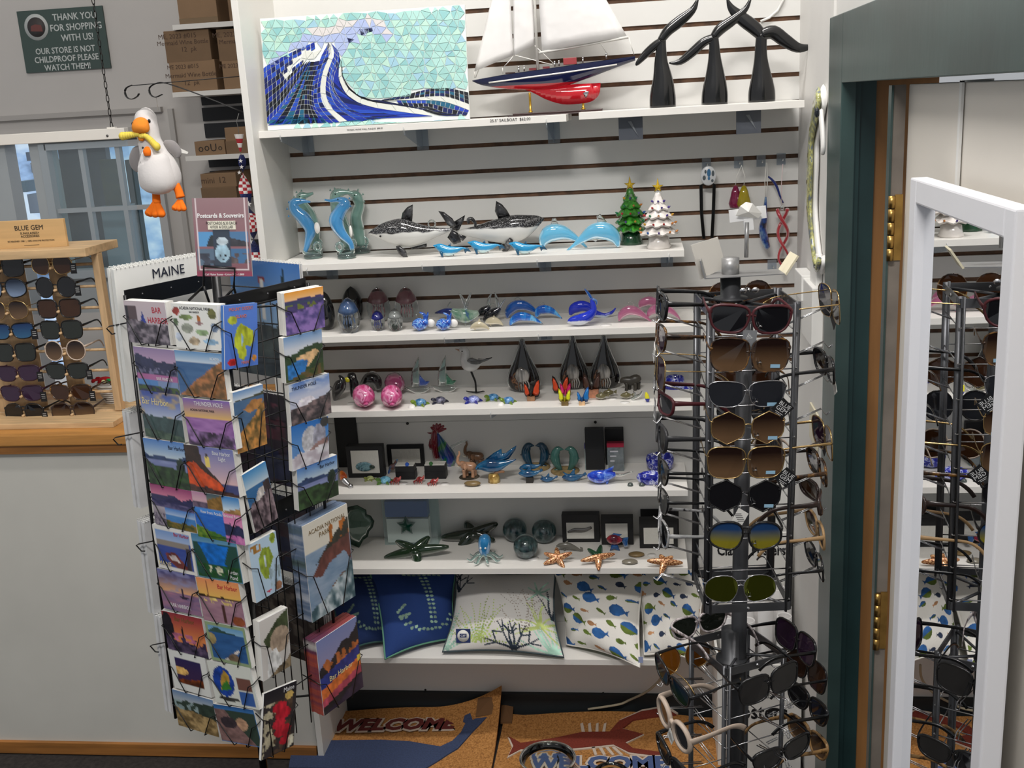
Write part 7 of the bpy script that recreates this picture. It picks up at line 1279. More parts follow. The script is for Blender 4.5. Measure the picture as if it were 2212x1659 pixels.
for q in (-10, 14): f.s('leg', BLACK, [(1710, 1010, 9, 9, q), (1735, 1080, 8, 8, q), (1752, 1140, 8, 8, q), (1752, 1250, 8, 8, q)], 6, 3); f.s('foot', BLACK, [(1650, 1230+q, 5, 4, q*3), (1752, 1246, 7, 5, q), (1840, 1232+q, 4, 4, q*3)], 6, 3)
def turtle(lab, cr, key, X, by, r, cs, cb, grp='little glass turtles', tagc=False):
    f = Fig('glass_turtle', lab, 'glass turtle', key, cr, X, by, grp); ms = swirl('turtle shell %s' % (cs,), [(.4, cs), (.55, [min(255, c+70) for c in cs]), (.65, cs)], 60, .06, .1); mb_ = GLS('turtle limb %s' % (cb,), cb, .25)
    MB(Matrix.Translation(f.p(X+r*.1, by-r*.35))).ell((0, 0, 0), (r*.75*f.k, r*.62*f.k, r*.48*f.k), 0, 14, 8).build('shell', ms, f.t); f.s('head', mb_, [(X-r*.4, by-r*.3, r*.24, r*.24, -r*.3), (X-r*.75, by-r*.55, r*.30, r*.28, -r*.5), (X-r*.95, by-r*.5, r*.14, r*.14, -r*.6)], 10, 3)
    for a, b, y in ((-.6, -.05, -.7), (.55, -.05, -.75), (.85, -.1, .3), (-.3, -.1, .6)): f.s('flipper', mb_, [(X+a*.5*r, by-r*.25, r*.2, r*.1, y*.5*r), (X+a*r, by-r*.12, r*.22, r*.07, y*r), (X+a*1.35*r, by-r*.06, r*.05, r*.04, y*1.25*r)], 8, 3)
    if tagc: MB(Matrix.Translation(f.p(X-r*.75, by-r*.1, -r*1.1)) @ Matrix.Rotation(radians(40), 4, 'X')).lathe([(0, .0006), (r*.42*f.k, .0006), (r*.42*f.k, 0)], 0, 14).build('tag', TAGD, f.t)
turtle('green and blue glass turtle with a tag in front of the first glass sailboat', 'D1', 's5', 1140, 1385, 90, (40, 90, 130), (110, 140, 30), tagc=True); turtle('black speckled glass turtle in front of the second glass sailboat', 'D1', 's5', 1355, 1358, 84, (60, 60, 80), (30, 30, 50)); turtle('cobalt blue glass turtle at the feet of the gull', 'D1', 's5', 1715, 1352, 92, (120, 130, 190), (24, 34, 140)); turtle('green and blue glass turtle just right of the gull', 'D1', 's5', 1930, 1325, 82, (50, 110, 160), (100, 130, 30)); turtle('green and blue glass turtle below the leftmost teardrop', 'D1', 's5', 2095, 1360, 84, (50, 100, 150), (110, 140, 30), tagc=True)
TDK = mat('teardrop black glass', (18, 15, 14), .05, coat=.8); TBR = swirl('teardrop bubbles', [(.42, (40, 24, 16)), (.52, (120, 84, 56)), (.6, (60, 36, 24))], 90, .15); TGR = swirl('teardrop jelly grey', [(.4, (90, 88, 84)), (.6, (160, 156, 150))], 30, .1, stretch=(3, 1, .4))
for lab, X, by, h, w in (('black teardrop glass with bubbles, leftmost of the three teardrops', 398, 1235, 552, 168), ('black teardrop glass with grey jellyfish, middle of the three teardrops', 935, 1205, 560, 152), ('black teardrop glass with grey jellyfish, rightmost of the three teardrops', 1265, 1200, 558, 152)):
    f = Fig('teardrop_paperweight', lab, 'glass teardrop', 's5', 'D2', X, by, 'black jellyfish teardrops', dy=.03)
    ol = [(0, 0), (.62, .015), (.93, .1), (1, .22), (.9, .36), (.66, .52), (.42, .68), (.22, .84), (.13, .93), (.12, .985), (.0, 1.0)]
    f.s('drop', TDK, [(X, by-b*h, max(2, a*w), max(2, a*w*.42), 0) for a, b in ol], 20, 3)
    f.s('rim', CLG, [(X+(-w*1.02 if q < 6 else w*1.02)*0+s_*a*w*1.0, by-b*h, 11, 11, -8) for q, (s_, a, b) in enumerate([(-1, a, b) for a, b in ol[2:-1]]+[(1, a, b) for a, b in ol[2:-1]][::-1])], 6, 2)
    f.s('bubbles', TBR, [(X-.25*w, by-.06*h, 40, 20, -w*.30), (X-.2*w, by-.2*h, .62*w, .2*w, -w*.26), (X-.1*w, by-.38*h, .46*w, .16*w, -w*.2), (X, by-.55*h, .16*w, .06*w, -w*.12)], 12, 3)
    f.s('jelly_head', TGR, [(X, by-.22*h, .34*w, .1*w, -w*.42), (X-.05*w, by-.33*h, .46*w, .12*w, -w*.4), (X-.05*w, by-.44*h, .3*w, .08*w, -w*.32), (X, by-.48*h, .06*w, .03*w, -w*.26)], 12, 3)
    mb = MB()
    for k in range(5): o = (k-2)*.13; mb.spline([f.p(X+o*w, by-.24*h, -w*.46)+(.05*w*f.k,), f.p(X+o*w*1.3+6, by-.14*h, -w*.46)+(.05*w*f.k,), f.p(X+o*w*.9, by-.03*h, -w*.36)+(.03*w*f.k,)], 0, 6, 3)
    mb.build('jelly_arms', TGR, f.t)
def butterfly(lab, X, by, wing, c, edge, yw, blk=(150, 110, 80), rz=0, hb=46):
    f = Fig('butterfly_figurine', lab, 'butterfly', 's5', 'D2', X, by, 'little butterflies on blocks'); m = mat('wing %s' % (c,), c, .25, coat=.5); me = mat('wing edge %s' % (edge,), edge, .3, coat=.4)
    if blk: f.box('block', mat('wood block %s' % (blk,), blk, .6, var=.15, scale=60), X-hb*.9, by-hb, X+hb*.9, by, -34, 30, .0006)
    for s in (-1, 1):
        P = [(0, 0), (.35, -.5), (.8, -.95), (1.1, -1.05), (1.02, -.6), (.8, -.2), (.75, .1), (.5, .35), (.2, .3)]
        sc = wing[0] if s < 0 else wing[1]; t = MB(Matrix.Translation(f.p(X, by-hb-10)) @ Matrix.Rotation(s*radians(-18), 4, 'Y') @ Matrix.Rotation(radians(18*s), 4, 'Z')); q = [(s*a*sc*f.k, -b*sc*f.k) for a, b in P]; cx = sum(a for a, b in q)/9; cz = sum(b for a, b in q)/9
        t.fin(q, 7*f.k, 1); 
        for y_ in (-5*f.k, 5*f.k): t.fin([(cx+(a-cx)*.78, cz+(b-cz)*.78) for a, b in q], 3*f.k, 0, c=y_)
        t.build('wing', [m, me], f.t)
    f.s('body', me, [(X-4, by-hb+14, 5, 5, -8), (X, by-hb-14, 10, 10, -10), (X+4, by-hb-50, 7, 7, -10)], 8, 3)
MON = (206, 70, 30); BKE = (24, 20, 20)
butterfly('orange monarch butterfly on a wood block in front of the leftmost teardrop', 480, 1302, (105, 135), MON, BKE, 0); butterfly('orange monarch butterfly behind the pink and yellow ones', 790, 1240, (120, 125), MON, BKE, 0, None, hb=30); butterfly('hot pink butterfly behind the yellow one', 845, 1262, (80, 80), (214, 30, 110), (190, 20, 90), 0, None, hb=24); butterfly('bright yellow butterfly in front', 838, 1352, (96, 86), (214, 214, 30), (150, 140, 20), 0, (110, 90, 50), hb=40); butterfly('blue butterfly on a pale block', 1020, 1348, (70, 106), (24, 110, 180), (16, 70, 130), 0, (206, 170, 130), hb=36); butterfly('dark brown butterfly between the two right teardrops', 1125, 1268, (130, 130), (70, 44, 34), (40, 26, 22), 0, (190, 130, 100), hb=80)
f = Fig('bear_figurine', 'dark grey bear figurine at the right of the teardrops', 'bear figurine', 's5', 'D2', 1545, 1200, dy=.01); BR = mat('bear soapstone', (60, 56, 50), .35, var=.2, scale=30)
f.s('body', BR, [(1630, 1110, 30), (1600, 1090, 56, 46, 0), (1540, 1105, 52, 44, 0), (1490, 1100, 46, 38, 0), (1455, 1100, 34, 30, 0), (1434, 1120, 14)], 12, 4)
for X, y in ((1495, -22), (1525, 24), (1585, -24), (1620, 20)): f.s('leg', BR, [(X, 1120, 24, 22, y), (X, 1170, 18, 18, y), (X-4, 1200, 20, 20, y)], 10, 3)
for X in (1452, 1474): f.e('ear', BR, X, 1072, 11, 0)
SFG = GLS('olive fish glass', (112, 104, 66), .35)
for lab, X, Y in (('olive glass fish with round tag, left of three below the rightmost teardrop', 1215, 1262), ('olive glass fish behind two tags below the rightmost teardrop', 1295, 1225), ('olive glass fish below the bear', 1480, 1255)):
    f = arcfish('small_glass_fish', lab, 'glass fish', 's5', 'D2', [(X-50, Y, 10), (X-25, Y-4, 28), (X+20, Y-4, 34), (X+60, Y-8, 14)], SFG, 'small olive glass fish', [[(X+55, Y-10), (X+95, Y-40), (X+92, Y+14)], [(X-10, Y-30), (X+10, Y-54), (X+34, Y-34)]], 0, Y+36)
disc('s5', 'D2', 1340, 1285, 56, 'round white tag beside the olive glass fish'); disc('s5', 'D2', 1475, 1325, 52, 'oval printed tag lying below the bear')
f = arcfish('glass_bird_outline', 'clear glass bird with raised wings below the bear', 'glass bird', 's5', 'D2', [(1535, 1290, 10), (1580, 1270, 22), (1640, 1240, 14), (1660, 1200, 5)], CLG, None, [[(1570, 1270), (1560, 1200), (1590, 1215), (1600, 1260)]], 0, 1300); f.s('leg', CLG, [(1548, 1290, 6), (1545, 1330, 4)], 6, 2)
f = arcfish('small_glass_fish', 'tiny yellow and blue glass fish left of the left-side sunglasses', 'glass fish', 's5', 'D2', [(1720, 1312, 6), (1715, 1285, 24), (1708, 1240, 22), (1700, 1205, 8)], split('yellow blue fish', (30, 40, 140), (214, 206, 40), 2, .012, .001, .002, 40, .08), None, (), -.01, 1312)
SPL = swirl('cobalt splash glass', [(.40, (20, 26, 120)), (.52, (40, 50, 170)), (.58, (190, 196, 220)), (.64, (30, 36, 140))], 60, .08, .1)
f = Fig('splash_pot', 'cobalt and white splashed glass pot seen behind the spinner arms', 'glass pot', 's5', 'D2', 2010, 1180, dy=.03); f.lathe('pot', SPL, [(70, 0), (98, 20), (100, 60), (92, 100), (86, 104), (80, 98), (80, 40), (0, 30)]); f.s('saucer_fish', SPL, [(1890, 1150, 20, 16, -110), (1990, 1165, 44, 26, -120), (2100, 1175, 36, 20, -110), (2200, 1180, 8, 8, -100)], 10, 3)
# ---------- dark box and dolphin shelf
BOXB = mat('matt black box', (22, 22, 24), .5); SATN = mat('white satin', (206, 204, 196), .4, bmp=(70, .6, .004))
def bbox_(lab, key, cr, X0, Y0, X1, by, d, win=None, grp='black gift boxes', dy=0):
    f = Fig('gift_box', lab, 'gift box', key, cr, (X0+X1)/2, by, grp, dy=dy); f.box('box', BOXB, X0, Y0, X1, by, 0, d, .001)
    if win: f.box('window', SATN, win[0], win[1], win[2], win[3], -1.2, 2)
    return f
f = bbox_('tall black gift box at the left end of the dark box shelf', 's6', 'E1', 110, 115, 360, 700, 120, None, dy=.06); f = bbox_('wide black box standing behind the turtle box', 's6', 'E1', 375, 262, 755, 660, 90, None, dy=.05); f = bbox_('black box behind the empty satin window box', 's6', 'E1', 805, 306, 1230, 620, 80, None, dy=.05)
f = bbox_('black box with a blue glass turtle in its window', 's6', 'E1', 272, 392, 692, 748, 110, (325, 440, 645, 695)); MB(Matrix.Translation(f.p(470, 620, -8))).ell((0, 0, 0), (100*f.k, 14*f.k, 56*f.k), 0, 16, 8).build('glass_turtle_shell', swirl('window turtle', [(.4, (50, 90, 100)), (.55, (120, 160, 170)), (.65, (40, 70, 90))], 60, .08), f.t); f.s('glass_turtle_head', GLS('window turtle head', (30, 60, 50), .2), [(540, 620, 26, 22, -6), (575, 625, 24, 20, -10), (590, 632, 8)], 8, 3)
bbox_('black box with an empty satin window behind the open little boxes', 's6', 'E1', 715, 392, 1140, 640, 90, (768, 438, 1095, 600), dy=.015)
for lab, X0, X1, Y0, by, tilt, c in (('small open black box with a blue glass bead on satin', 815, 1040, 600, 772, 1, (30, 90, 200)), ('small open black box with a green glass bead on satin', 1145, 1390, 590, 762, -1, (50, 110, 50))):
    f = bbox_(lab, 's6', 'E1', X0, Y0+80, X1, by, 130, None, 'small open boxes'); f.box('tray', BOXB, X0+4, Y0+20, X1-4, Y0+82, -6, 124, .0006); a, b, c0, d0 = f.p(X0+8, Y0+18, 0), f.p(X1-8, Y0+18, 0), f.p(X1-8, Y0+6, 116), f.p(X0+8, Y0+6, 116); mb = MB(); mb.bb((a[0], a[1], a[2]), (b[0], c0[1], a[2]+.003)); mb.build('satin', SATN, f.t); f.e('bead', GLS('bead %s' % (c,), c, .2), (X0+X1)/2+(30 if tilt > 0 else -40), Y0+2, (24, 20, 26), 10)
f = Fig('bottle_stopper', 'orange glass and chrome bottle stopper lying at the left end', 'bottle stopper', 's6', 'E1', 250, 842); OG = swirl('amber orange glass', [(.4, (200, 80, 16)), (.55, (240, 130, 30)), (.65, (60, 30, 20))], 40, .06, .15); f.s('handle', OG, [(190, 690, 16, 16, 60), (215, 735, 44, 40, 40), (230, 765, 40, 36, 10), (240, 780, 16, 16, 0)], 12, 3); f.s('plug', STEEL, [(228, 765, 34, 34, 0), (260, 790, 30, 30, -20), (300, 815, 20, 20, -40), (322, 826, 30, 30, -56), (346, 836, 14, 14, -64)], 12, 3)
turtle('pale yellow-green little glass turtle in front of the turtle box', 'E1', 's6', 520, 775, 60, (150, 160, 90), (150, 160, 60)); turtle('green and pale blue glass turtle left of the red crabs', 'E1', 's6', 690, 805, 92, (90, 160, 200), (80, 130, 30))
f = arcfish('glass_hummingbird', 'small brown and blue glass hummingbird beside the open boxes', 'glass bird', 's6', 'E1', [(745, 650, 16), (780, 630, 36), (820, 610, 22), (850, 600, 8)], swirl('brown blue glass', [(.4, (120, 70, 40)), (.6, (60, 130, 170))], 40, .08, .1), None, [[(790, 600), (830, 540), (855, 535), (840, 590)]], 0, 700); f.s('tail', GLS('blue tail', (40, 90, 170), .2), [(750, 655, 14), (735, 690, 12), (728, 706, 4)], 8, 2)
CRB = swirl('red crab glass', [(.4, (120, 24, 24)), (.55, (190, 60, 56)), (.64, (214, 170, 160))], 60, .08, .15)
for lab, X, by in (('red glass crab with a round tag in front of the blue bead box', 830, 812), ('red glass crab between the two open boxes', 1095, 805), ('red glass lobster with a white tag in front of the green bead box', 1255, 828)):
    f = Fig('glass_crab', lab, 'glass crab', 's6', 'E1', X, by, 'little red glass crabs'); f.s('body', CRB, [(X-40, by-30, 16), (X-5, by-40, 34, 24, 0), (X+30, by-50, 20), (X+50, by-80, 6)], 10, 3)
    for a in (-1, 0, 1, 2): 
        for y in (-40, 30): f.s('leg', CRB, [(X-20+a*22, by-30, 6, 6, y*.4), (X-26+a*26, by-26, 5, 5, y), (X-30+a*28, by-4, 3, 3, y*1.3)], 5, 2)
    f.s('claw', CRB, [(X-40, by-30, 7, 7, -10), (X-66, by-26, 9, 8, -26), (X-72, by-12, 4, 4, -34)], 6, 2)
disc('s6', 'E1', 905, 815, 52, 'round white tag by the first red crab'); disc('s6', 'E1', 1372, 818, 50, 'white ring tag by the red lobster')
f = Fig('glass_rooster', 'glass rooster with red comb and green and blue body', 'glass rooster', 's6', 'E1', 1370, 640, dy=.03); RRD = GLS('ruby glass', (130, 16, 36), .25); RBD = swirl('rooster body glass', [(.36, (40, 120, 60)), (.48, (30, 60, 150)), (.58, (50, 50, 140)), (.66, (90, 160, 100))], 18, .06, .15, dist=1)
f.s('neck', RRD, [(1270, 560, 40), (1262, 460, 46), (1258, 360, 44), (1262, 280, 36), (1268, 240, 14)], 12, 4); f.s('body', RBD, [(1300, 280, 10), (1330, 360, 40), (1360, 460, 76), (1400, 560, 96), (1400, 620, 70), (1380, 640, 40)], 14, 4); f.s('tail', CLG, [(1400, 440, 24), (1440, 440, 26), (1500, 410, 18), (1560, 385, 20), (1620, 372, 14), (1640, 370, 5)], 10, 3)
for i in range(6): a = radians(150-i*27); f.s('comb', RRD, [(1300, 260, 22, 14, 0), (1300+50*cos(a), 250-44*sin(a), 26, 14, 0), (1310+98*cos(a), 250-84*sin(a), 9, 6, 0)], 8, 2)
f.s('beak', RRD, [(1250, 280, 14), (1215, 276, 10), (1180, 270, 3)], 8, 2); f.s('wattle', RRD, [(1215, 340, 10), (1205, 410, 22), (1208, 460, 10)], 8, 2)
def elephant(lab, X, by, k_, c, dy):
    f = Fig('elephant_figurine', lab, 'elephant figurine', 's6', 'E1', X, by, 'trunk-up elephants', dy=dy); m = swirl('elephant %s' % (c,), [(.4, [q*.8 for q in c]), (.6, c)], 50, .3); P = lambda a, b: (X+a*k_, by+b*k_)
    S = lambda nm, L: f.s(nm, m, [P(a, b)+(r*k_, r*k_*.9, y*k_) for a, b, r, y in L], 10, 4)
    S('body', [(70, -100, 14, 0), (50, -110, 52, 0), (0, -115, 58, 0), (-60, -130, 48, 0), (-90, -145, 40, 0), (-120, -135, 20, 0)]); S('trunk', [(-105, -145, 26, 0), (-130, -170, 20, 0), (-125, -220, 16, 0), (-105, -260, 12, 0), (-110, -290, 8, 0)])
    for a, y in ((-60, -34), (-40, 30), (40, -32), (55, 28)): S('leg', [(a, -90, 24, y), (a, -40, 19, y), (a-2, -4, 22, y)])
    f.fin('ear', m, [P(*q) for q in ((-70, -170), (-20, -165), (-10, -110), (-40, -70), (-66, -110))], 14*k_, -46*k_)
    for y in (-16, 12): f.s('tusk', mat('ivory', (220, 210, 190), .3), [P(-118, -120)+(6*k_, 6*k_, y*k_), P(-150, -128)+(4*k_, 4*k_, y*k_*1.4), P(-165, -150)+(1.5*k_, 1.5*k_, y*k_*1.4)], 6, 2)
    f.lathe('base', mat('elephant base', (130, 120, 104), .5), [(120*k_, -14), (126*k_, -6), (118*k_, 0)], X-10*k_, by); return f
elephant('brown glazed elephant behind the tan one', 1730, 660, 1.0, (120, 84, 56), .03); elephant('tan elephant with trunk raised in front', 1665, 730, 1.0, (206, 156, 122), -.005)
TEAL = swirl('teal blue glaze', [(.4, (10, 66, 110)), (.6, (24, 104, 150))], 20, .08, 0, 0, .8)
f = Fig('blue_bird_fish', 'large teal blue glazed flying fish on a gold rock base', 'fish figurine', 's6', 'E1', 1935, 800); f.s('body', TEAL, [(1735, 645, 14), (1790, 620, 44, 36, 0), (1890, 610, 82, 60, 0), (1990, 610, 66, 48, 0), (2100, 580, 30, 24, 0), (2200, 545, 6)], 14, 4); f.fin('wing', TEAL, [(1850, 540), (1950, 470), (2040, 424), (2040, 480), (2100, 470), (2215, 390), (2200, 440), (2120, 540), (2030, 570), (1940, 580)], 22, 6); f.s('support', mat('driftwood', (150, 110, 80), .6), [(1950, 760, 22), (1960, 690, 18), (2060, 680, 14)], 8, 3); f.s('base', swirl('gold rock', [(.4, (170, 130, 60)), (.6, (226, 196, 120))], 60, .3, 0, .4), [(1935, 800, 70, 56, 0), (1935, 740, 66, 50, 0), (1930, 700, 54, 40, 0)], 6, 1); f.e('eye', EYEB, 1765, 628, 7, -34)
f = Fig('worry_stone', 'oval brown stone lying in front of the elephants', 'stone', 's6', 'E1', 1690, 842); STN = mat('brown stone', (120, 100, 66), .3, var=.15, scale=30); MB(Matrix.Translation(f.p(1690, 812))).ell((0, 0, 0), (96*f.k, 50*f.k, 30*f.k), 0, 20, 10).build('stone', STN, f.t)
DG1 = mat('teal dolphin glaze', (14, 60, 84), .12, coat=.7); DG2 = mat('green dolphin glaze', (56, 100, 92), .14, coat=.6); SND = mat('sand base', (150, 128, 88), .7, var=.2, scale=60)
def dpair(lab, X, by, h, m, dy):
    f = Fig('kissing_dolphins', lab, 'dolphin figurine', 's6', 'E2', X, by, 'pairs of upright dolphins', dy=dy); f.lathe('base', SND, [(150, 0), (155, 10), (120, 18)], n=20)
    for s in (-1, 1):
        f.s('dolphin', m, [(X+s*46, by-20, 22), (X+s*70, by-h*.22, 34), (X+s*98, by-h*.5, 50, 42, 0), (X+s*96, by-h*.78, 46, 40, 0), (X+s*64, by-h*.97, 38, 32, 0), (X+s*22, by-h*.97, 12), (X+s*6, by-h*.95, 5)], 12, 4); f.fin('fin', m, [(X+s*120, by-h*.72), (X+s*165, by-h*.56), (X+s*128, by-h*.5)], 14, 0); f.fin('tail_fin', m, [(X+s*30, by-26), (X+s*110, by-30), (X+s*130, by-8), (X+s*60, by-14), (X+s*10, by-6)], 14, -10)
dpair('teal pair of upright dolphins at left, behind', 530, 520, 230, DG1, .03); dpair('teal pair of upright dolphins at right, behind the green pair', 850, 515, 225, DG1, .03); dpair('teal pair of upright dolphins at left, in front', 530, 590, 240, DG1, .0); dpair('greenish pair of upright dolphins in front at right', 840, 628, 240, DG2, -.002)
for lab, X, by, k_, blk in (('small teal dolphin group on a dark block', 465, 745, 1.0, True), ('tiny teal dolphin lying on the shelf between its larger neighbours', 660, 745, .72, False), ('small teal leaping dolphin left of the large blue glass fish', 925, 735, 1.0, False)):
    f = Fig('teal_dolphin', lab, 'dolphin figurine', 's6', 'E2', X, by, 'small teal dolphins'); z = 60 if blk else 10; P = lambda a, b: (X+a*k_, by-z-b*k_)
    f.s('body', TEAL, [P(-115, 30)+(8*k_,)*2+(0,), P(-80, 35)+(30*k_, 26*k_, 0), P(-20, 30)+(44*k_, 36*k_, 0), P(50, 34)+(30*k_, 24*k_, 0), P(120, 60)+(7*k_, 7*k_, 0)], 12, 4); f.fin('dorsal_fin', TEAL, [P(-40, 60), P(20, 130), P(24, 60)], 16*k_); f.fin('flipper', TEAL, [P(-60, 30), P(-110, 100), P(-20, 60)], 14*k_, -16); f.fin('tail_fin', TEAL, [P(90, 45), P(130, 90), P(150, 60), P(120, 40)], 10*k_)
    if blk: f.s('second_dolphin', TEAL, [P(-105, 80)+(8, 8, 40), P(-40, 90)+(34, 28, 40), P(60, 90)+(24, 20, 40), P(120, 110)+(6, 6, 40)], 10, 3); f.box('block', mat('dark block', (40, 36, 32), .5), X-38, by-58, X+38, by, -34, 34, .001)
bbox_('black crystal gift box behind the purple printed pack', 's6', 'E2', 1058, 218, 1255, 650, 70, None, dy=.03); bbox_('black crystal gift box behind the red printed pack', 's6', 'E2', 1268, 222, 1465, 600, 70, None, dy=.035)
for lab, X0, Y0, X1, by, c in (('clear pack with a purple top holding an etched glass block', 1052, 352, 1215, 620, (60, 50, 120)), ('clear pack with a red top holding an etched glass block', 1292, 340, 1468, 635, (170, 30, 60))):
    f = Fig('crystal_pack', lab, 'gift pack', 's6', 'E2', (X0+X1)/2, by, 'etched crystal packs', dy=.006); f.box('block', mat('etched crystal', (60, 60, 66), .1, coat=.5, var=.6, scale=60), X0+8, Y0+48, X1-8, by-4, 2, 60); f.box('cover', clear('clear pack film', mixf=.14), X0, Y0, X1, by, 0, 64); f.box('top_band', mat('pack band %s' % (c,), c, .35), X0-1, Y0, X1+1, Y0+44, -1, 65)
    for q in range(3): f.box('printed_line', mat('pack print', (190, 190, 196), .5), X0+30, Y0+80+q*50, X1-(60+20*q), Y0+94+q*50, -1.2, 0)
CBG = swirl('cobalt fish glass', [(.36, (20, 40, 170)), (.5, (40, 90, 220)), (.58, (130, 170, 240)), (.64, (24, 60, 190))], 34, .05, .2, dist=1.5)
f = arcfish('large_glass_fish', 'large cobalt blue glass fish with a long clear tail', 'glass fish', 's6', 'E2', [(1085, 650, 14), (1120, 665, 52), (1210, 675, 76), (1300, 665, 54), (1380, 650, 22)], CBG, None, [[(1200, 620), (1300, 590), (1365, 560), (1350, 630)], [(1260, 720), (1285, 768), (1310, 720)]], -.01, 752); f.s('tail', CLG, [(1370, 655, 18), (1440, 660, 14), (1510, 640, 10), (1565, 628, 5)], 8, 3)
f = Fig('splash_dish', 'cobalt splashed glass shell dish beside the spinner arms', 'glass dish', 's6', 'E2', 1730, 770); f.s('body', SPL, [(1610, 670, 20), (1650, 690, 62, 40, 0), (1720, 700, 80, 56, 0), (1800, 700, 84, 60, 0), (1880, 710, 50, 36, 0), (1930, 740, 12)], 14, 4)
f = Fig('splash_dish', 'cobalt splashed glass bowl behind the shell dish', 'glass dish', 's6', 'E2', 1850, 640, dy=.03); f.lathe('bowl', SPL, [(90, 0), (140, 30), (150, 100), (140, 140), (132, 136), (120, 40), (0, 30)])
f = Fig('starfish_bag', 'clear bag holding a blue and green glass star beside the spinner', 'gift bag', 's6', 'E2', 1680, 545, dy=.05); f.box('bag', clear('clear bag film', mixf=.2), 1560, 120, 1850, 545, 0, 70); f.box('card', PAPER, 1566, 130, 1845, 300, 66, 69)
st5 = []; 
for k in range(10): a = pi/2+.3+k*pi/5; q = 110 if k % 2 == 0 else 46; st5.append((1720+q*cos(a), 370-q*sin(a)))
f.fin('glass_star', split('star blue green', (30, 100, 50), (30, 50, 140), 2, .033, .006, .004, 40, .08), st5, 30, 30)
for X, lab in ((1532, 'tiny clear half-round glass dome, left of the two'), (1655, 'tiny clear half-round glass dome, right of the two')): f = Fig('glass_dome', lab, 'glass dome', 's6', 'E2', X, 782, 'tiny glass domes'); f.lathe('dome', GLS('smoke dome', (110, 120, 116), .6), [(32, 0), (32, 6), (26, 22), (14, 32), (0, 35)])
# ---------- globe and starfish shelf
f = Fig('leaf_plate', 'green glass leaf plate leaning at the left end, half behind the books', 'glass plate', 's7', 'G1', 300, 700); LG = GLS('leaf green glass', (120, 150, 136), .8); o = [(300, 690), (180, 640), (100, 480), (120, 300), (220, 215), (330, 195), (430, 250), (430, 300), (480, 320), (515, 380), (490, 450), (440, 500), (420, 560), (360, 600)]
f.fin('plate', LG, o, 26, 30); mb = MB(); mb.loft([f.p(a, b, 30)+(5*f.k,) for a, b in o], 0, 6, up=(0, 1, 0), closed=True); mb.build('rim', mat('dark green rim', (24, 48, 36), .15), f.t)
def clearbox(): 
    f = Fig('clear_gift_box', 'clear box with blue lid band and green glass star inside', 'gift box', 's7', 'G1', 880, 690, dy=.03); f.box('cover', clear('clear pack film', mixf=.14), 590, 80, 1240, 690, 0, 190); f.box('band', mat('blue band', (70, 100, 160), .4), 620, 190, 1130, 370, 20, 150); f.box('tray', PAPER, 620, 400, 1130, 680, 40, 150)
    s5 = []
    for k in range(10): a = pi/2+k*pi/5; q = 120 if k % 2 == 0 else 62; s5.append((865+q*cos(a), 470-q*sin(a)))
    f.fin('glass_star', GLS('emerald star', (20, 90, 70), .3), s5, 30, 10)
clearbox()
def starfish(lab, cr, X, by, arms, m, grp, th=26, extra=None):
    f = Fig('glass_starfish', lab, 'glass starfish', 's7', cr, X, by, grp); zc = arms[-1]
    c = f.p(*zc)
    for k, (a, b, y) in enumerate(arms[:-1]): f.s('arm', extra if extra and k in (0, 1) else m, [(zc[0], zc[1], th*1.5, th, zc[2]), (zc[0]*.55+a*.45, zc[1]*.55+b*.45, th*1.25, th*.9, zc[2]*.55+y*.45), (zc[0]*.15+a*.85, zc[1]*.15+b*.85, th*.75, th*.6, zc[2]*.15+y*.85), (a, b, th*.3, th*.3, y)], 10, 4)
    f.e('centre', m, zc[0], zc[1], (th*1.6, th*1.6, th), zc[2])
GSF = GLS('dark green star glass', (26, 54, 28), .3); GSB = GLS('smoky green star glass', (34, 44, 34), .2)
starfish('large smoky green glass starfish at the back', 'G1', 1650, 600, [(1295, 550, -20), (1580, 400, 90), (1970, 415, 60), (1940, 580, -60), (1500, 660, -140), (1680, 520, 0)], GSB, 'large green glass starfish', 60); starfish('large bright green glass starfish in front', 'G1', 1000, 800, [(605, 790, -20), (740, 630, 70), (1150, 590, 100), (1390, 685, 30), (1040, 870, -130), (990, 720, 0)], GSF, 'large green glass starfish', 52)
f = Fig('glass_octopus', 'blue glass octopus with clear tentacles', 'glass octopus', 's7', 'G1', 1820, 840); OB = GLS('octopus blue', (50, 140, 200), .25); f.s('head', OB, [(1815, 740, 60), (1815, 680, 72), (1825, 600, 76), (1828, 550, 56), (1828, 528, 20)], 14, 4)
for k in range(8): a = 2*pi*k/8+.3; f.s('tentacle', AQ, [(1815, 760, 26, 26, 0), (1815+95*cos(a), 760, 20, 20, 95*sin(a)), (1815+170*cos(a), 815, 16, 16, 150*sin(a)), (1815+220*cos(a), 790, 7, 7, 190*sin(a))], 8, 3)
for X in (1780, 1838): f.e('eye', mat('eye ring', (214, 214, 208), .3), X, 662, 13, -70)
GLB = swirl('globe teal glass', [(.36, (150, 180, 180)), (.48, (70, 120, 124)), (.56, (20, 60, 80)), (.64, (160, 190, 190))], 26, .03, .75, dist=1.2)
for lab, X, by, r, dy in (('clear teal glass globe at left behind', 160, 570, 132, .02), ('clear teal glass globe at right behind', 478, 592, 134, .025), ('clear teal glass globe in front', 288, 718, 134, -.005)):
    f = Fig('glass_globe', lab, 'glass globe', 's7', 'G2', X, by, 'teal glass globes', dy=dy); MB(Matrix.Translation((0, 0, r*.99*f.k))).ell((0, 0, 0), r*f.k, 0, 28, 18).build('globe', CLO, f.t); MB(Matrix.Translation((0, 0, r*.86*f.k))).ell((0, 0, 0), (r*.8*f.k, r*.7*f.k, r*.72*f.k), 0, 20, 14).build('swirl_core', GLB, f.t)
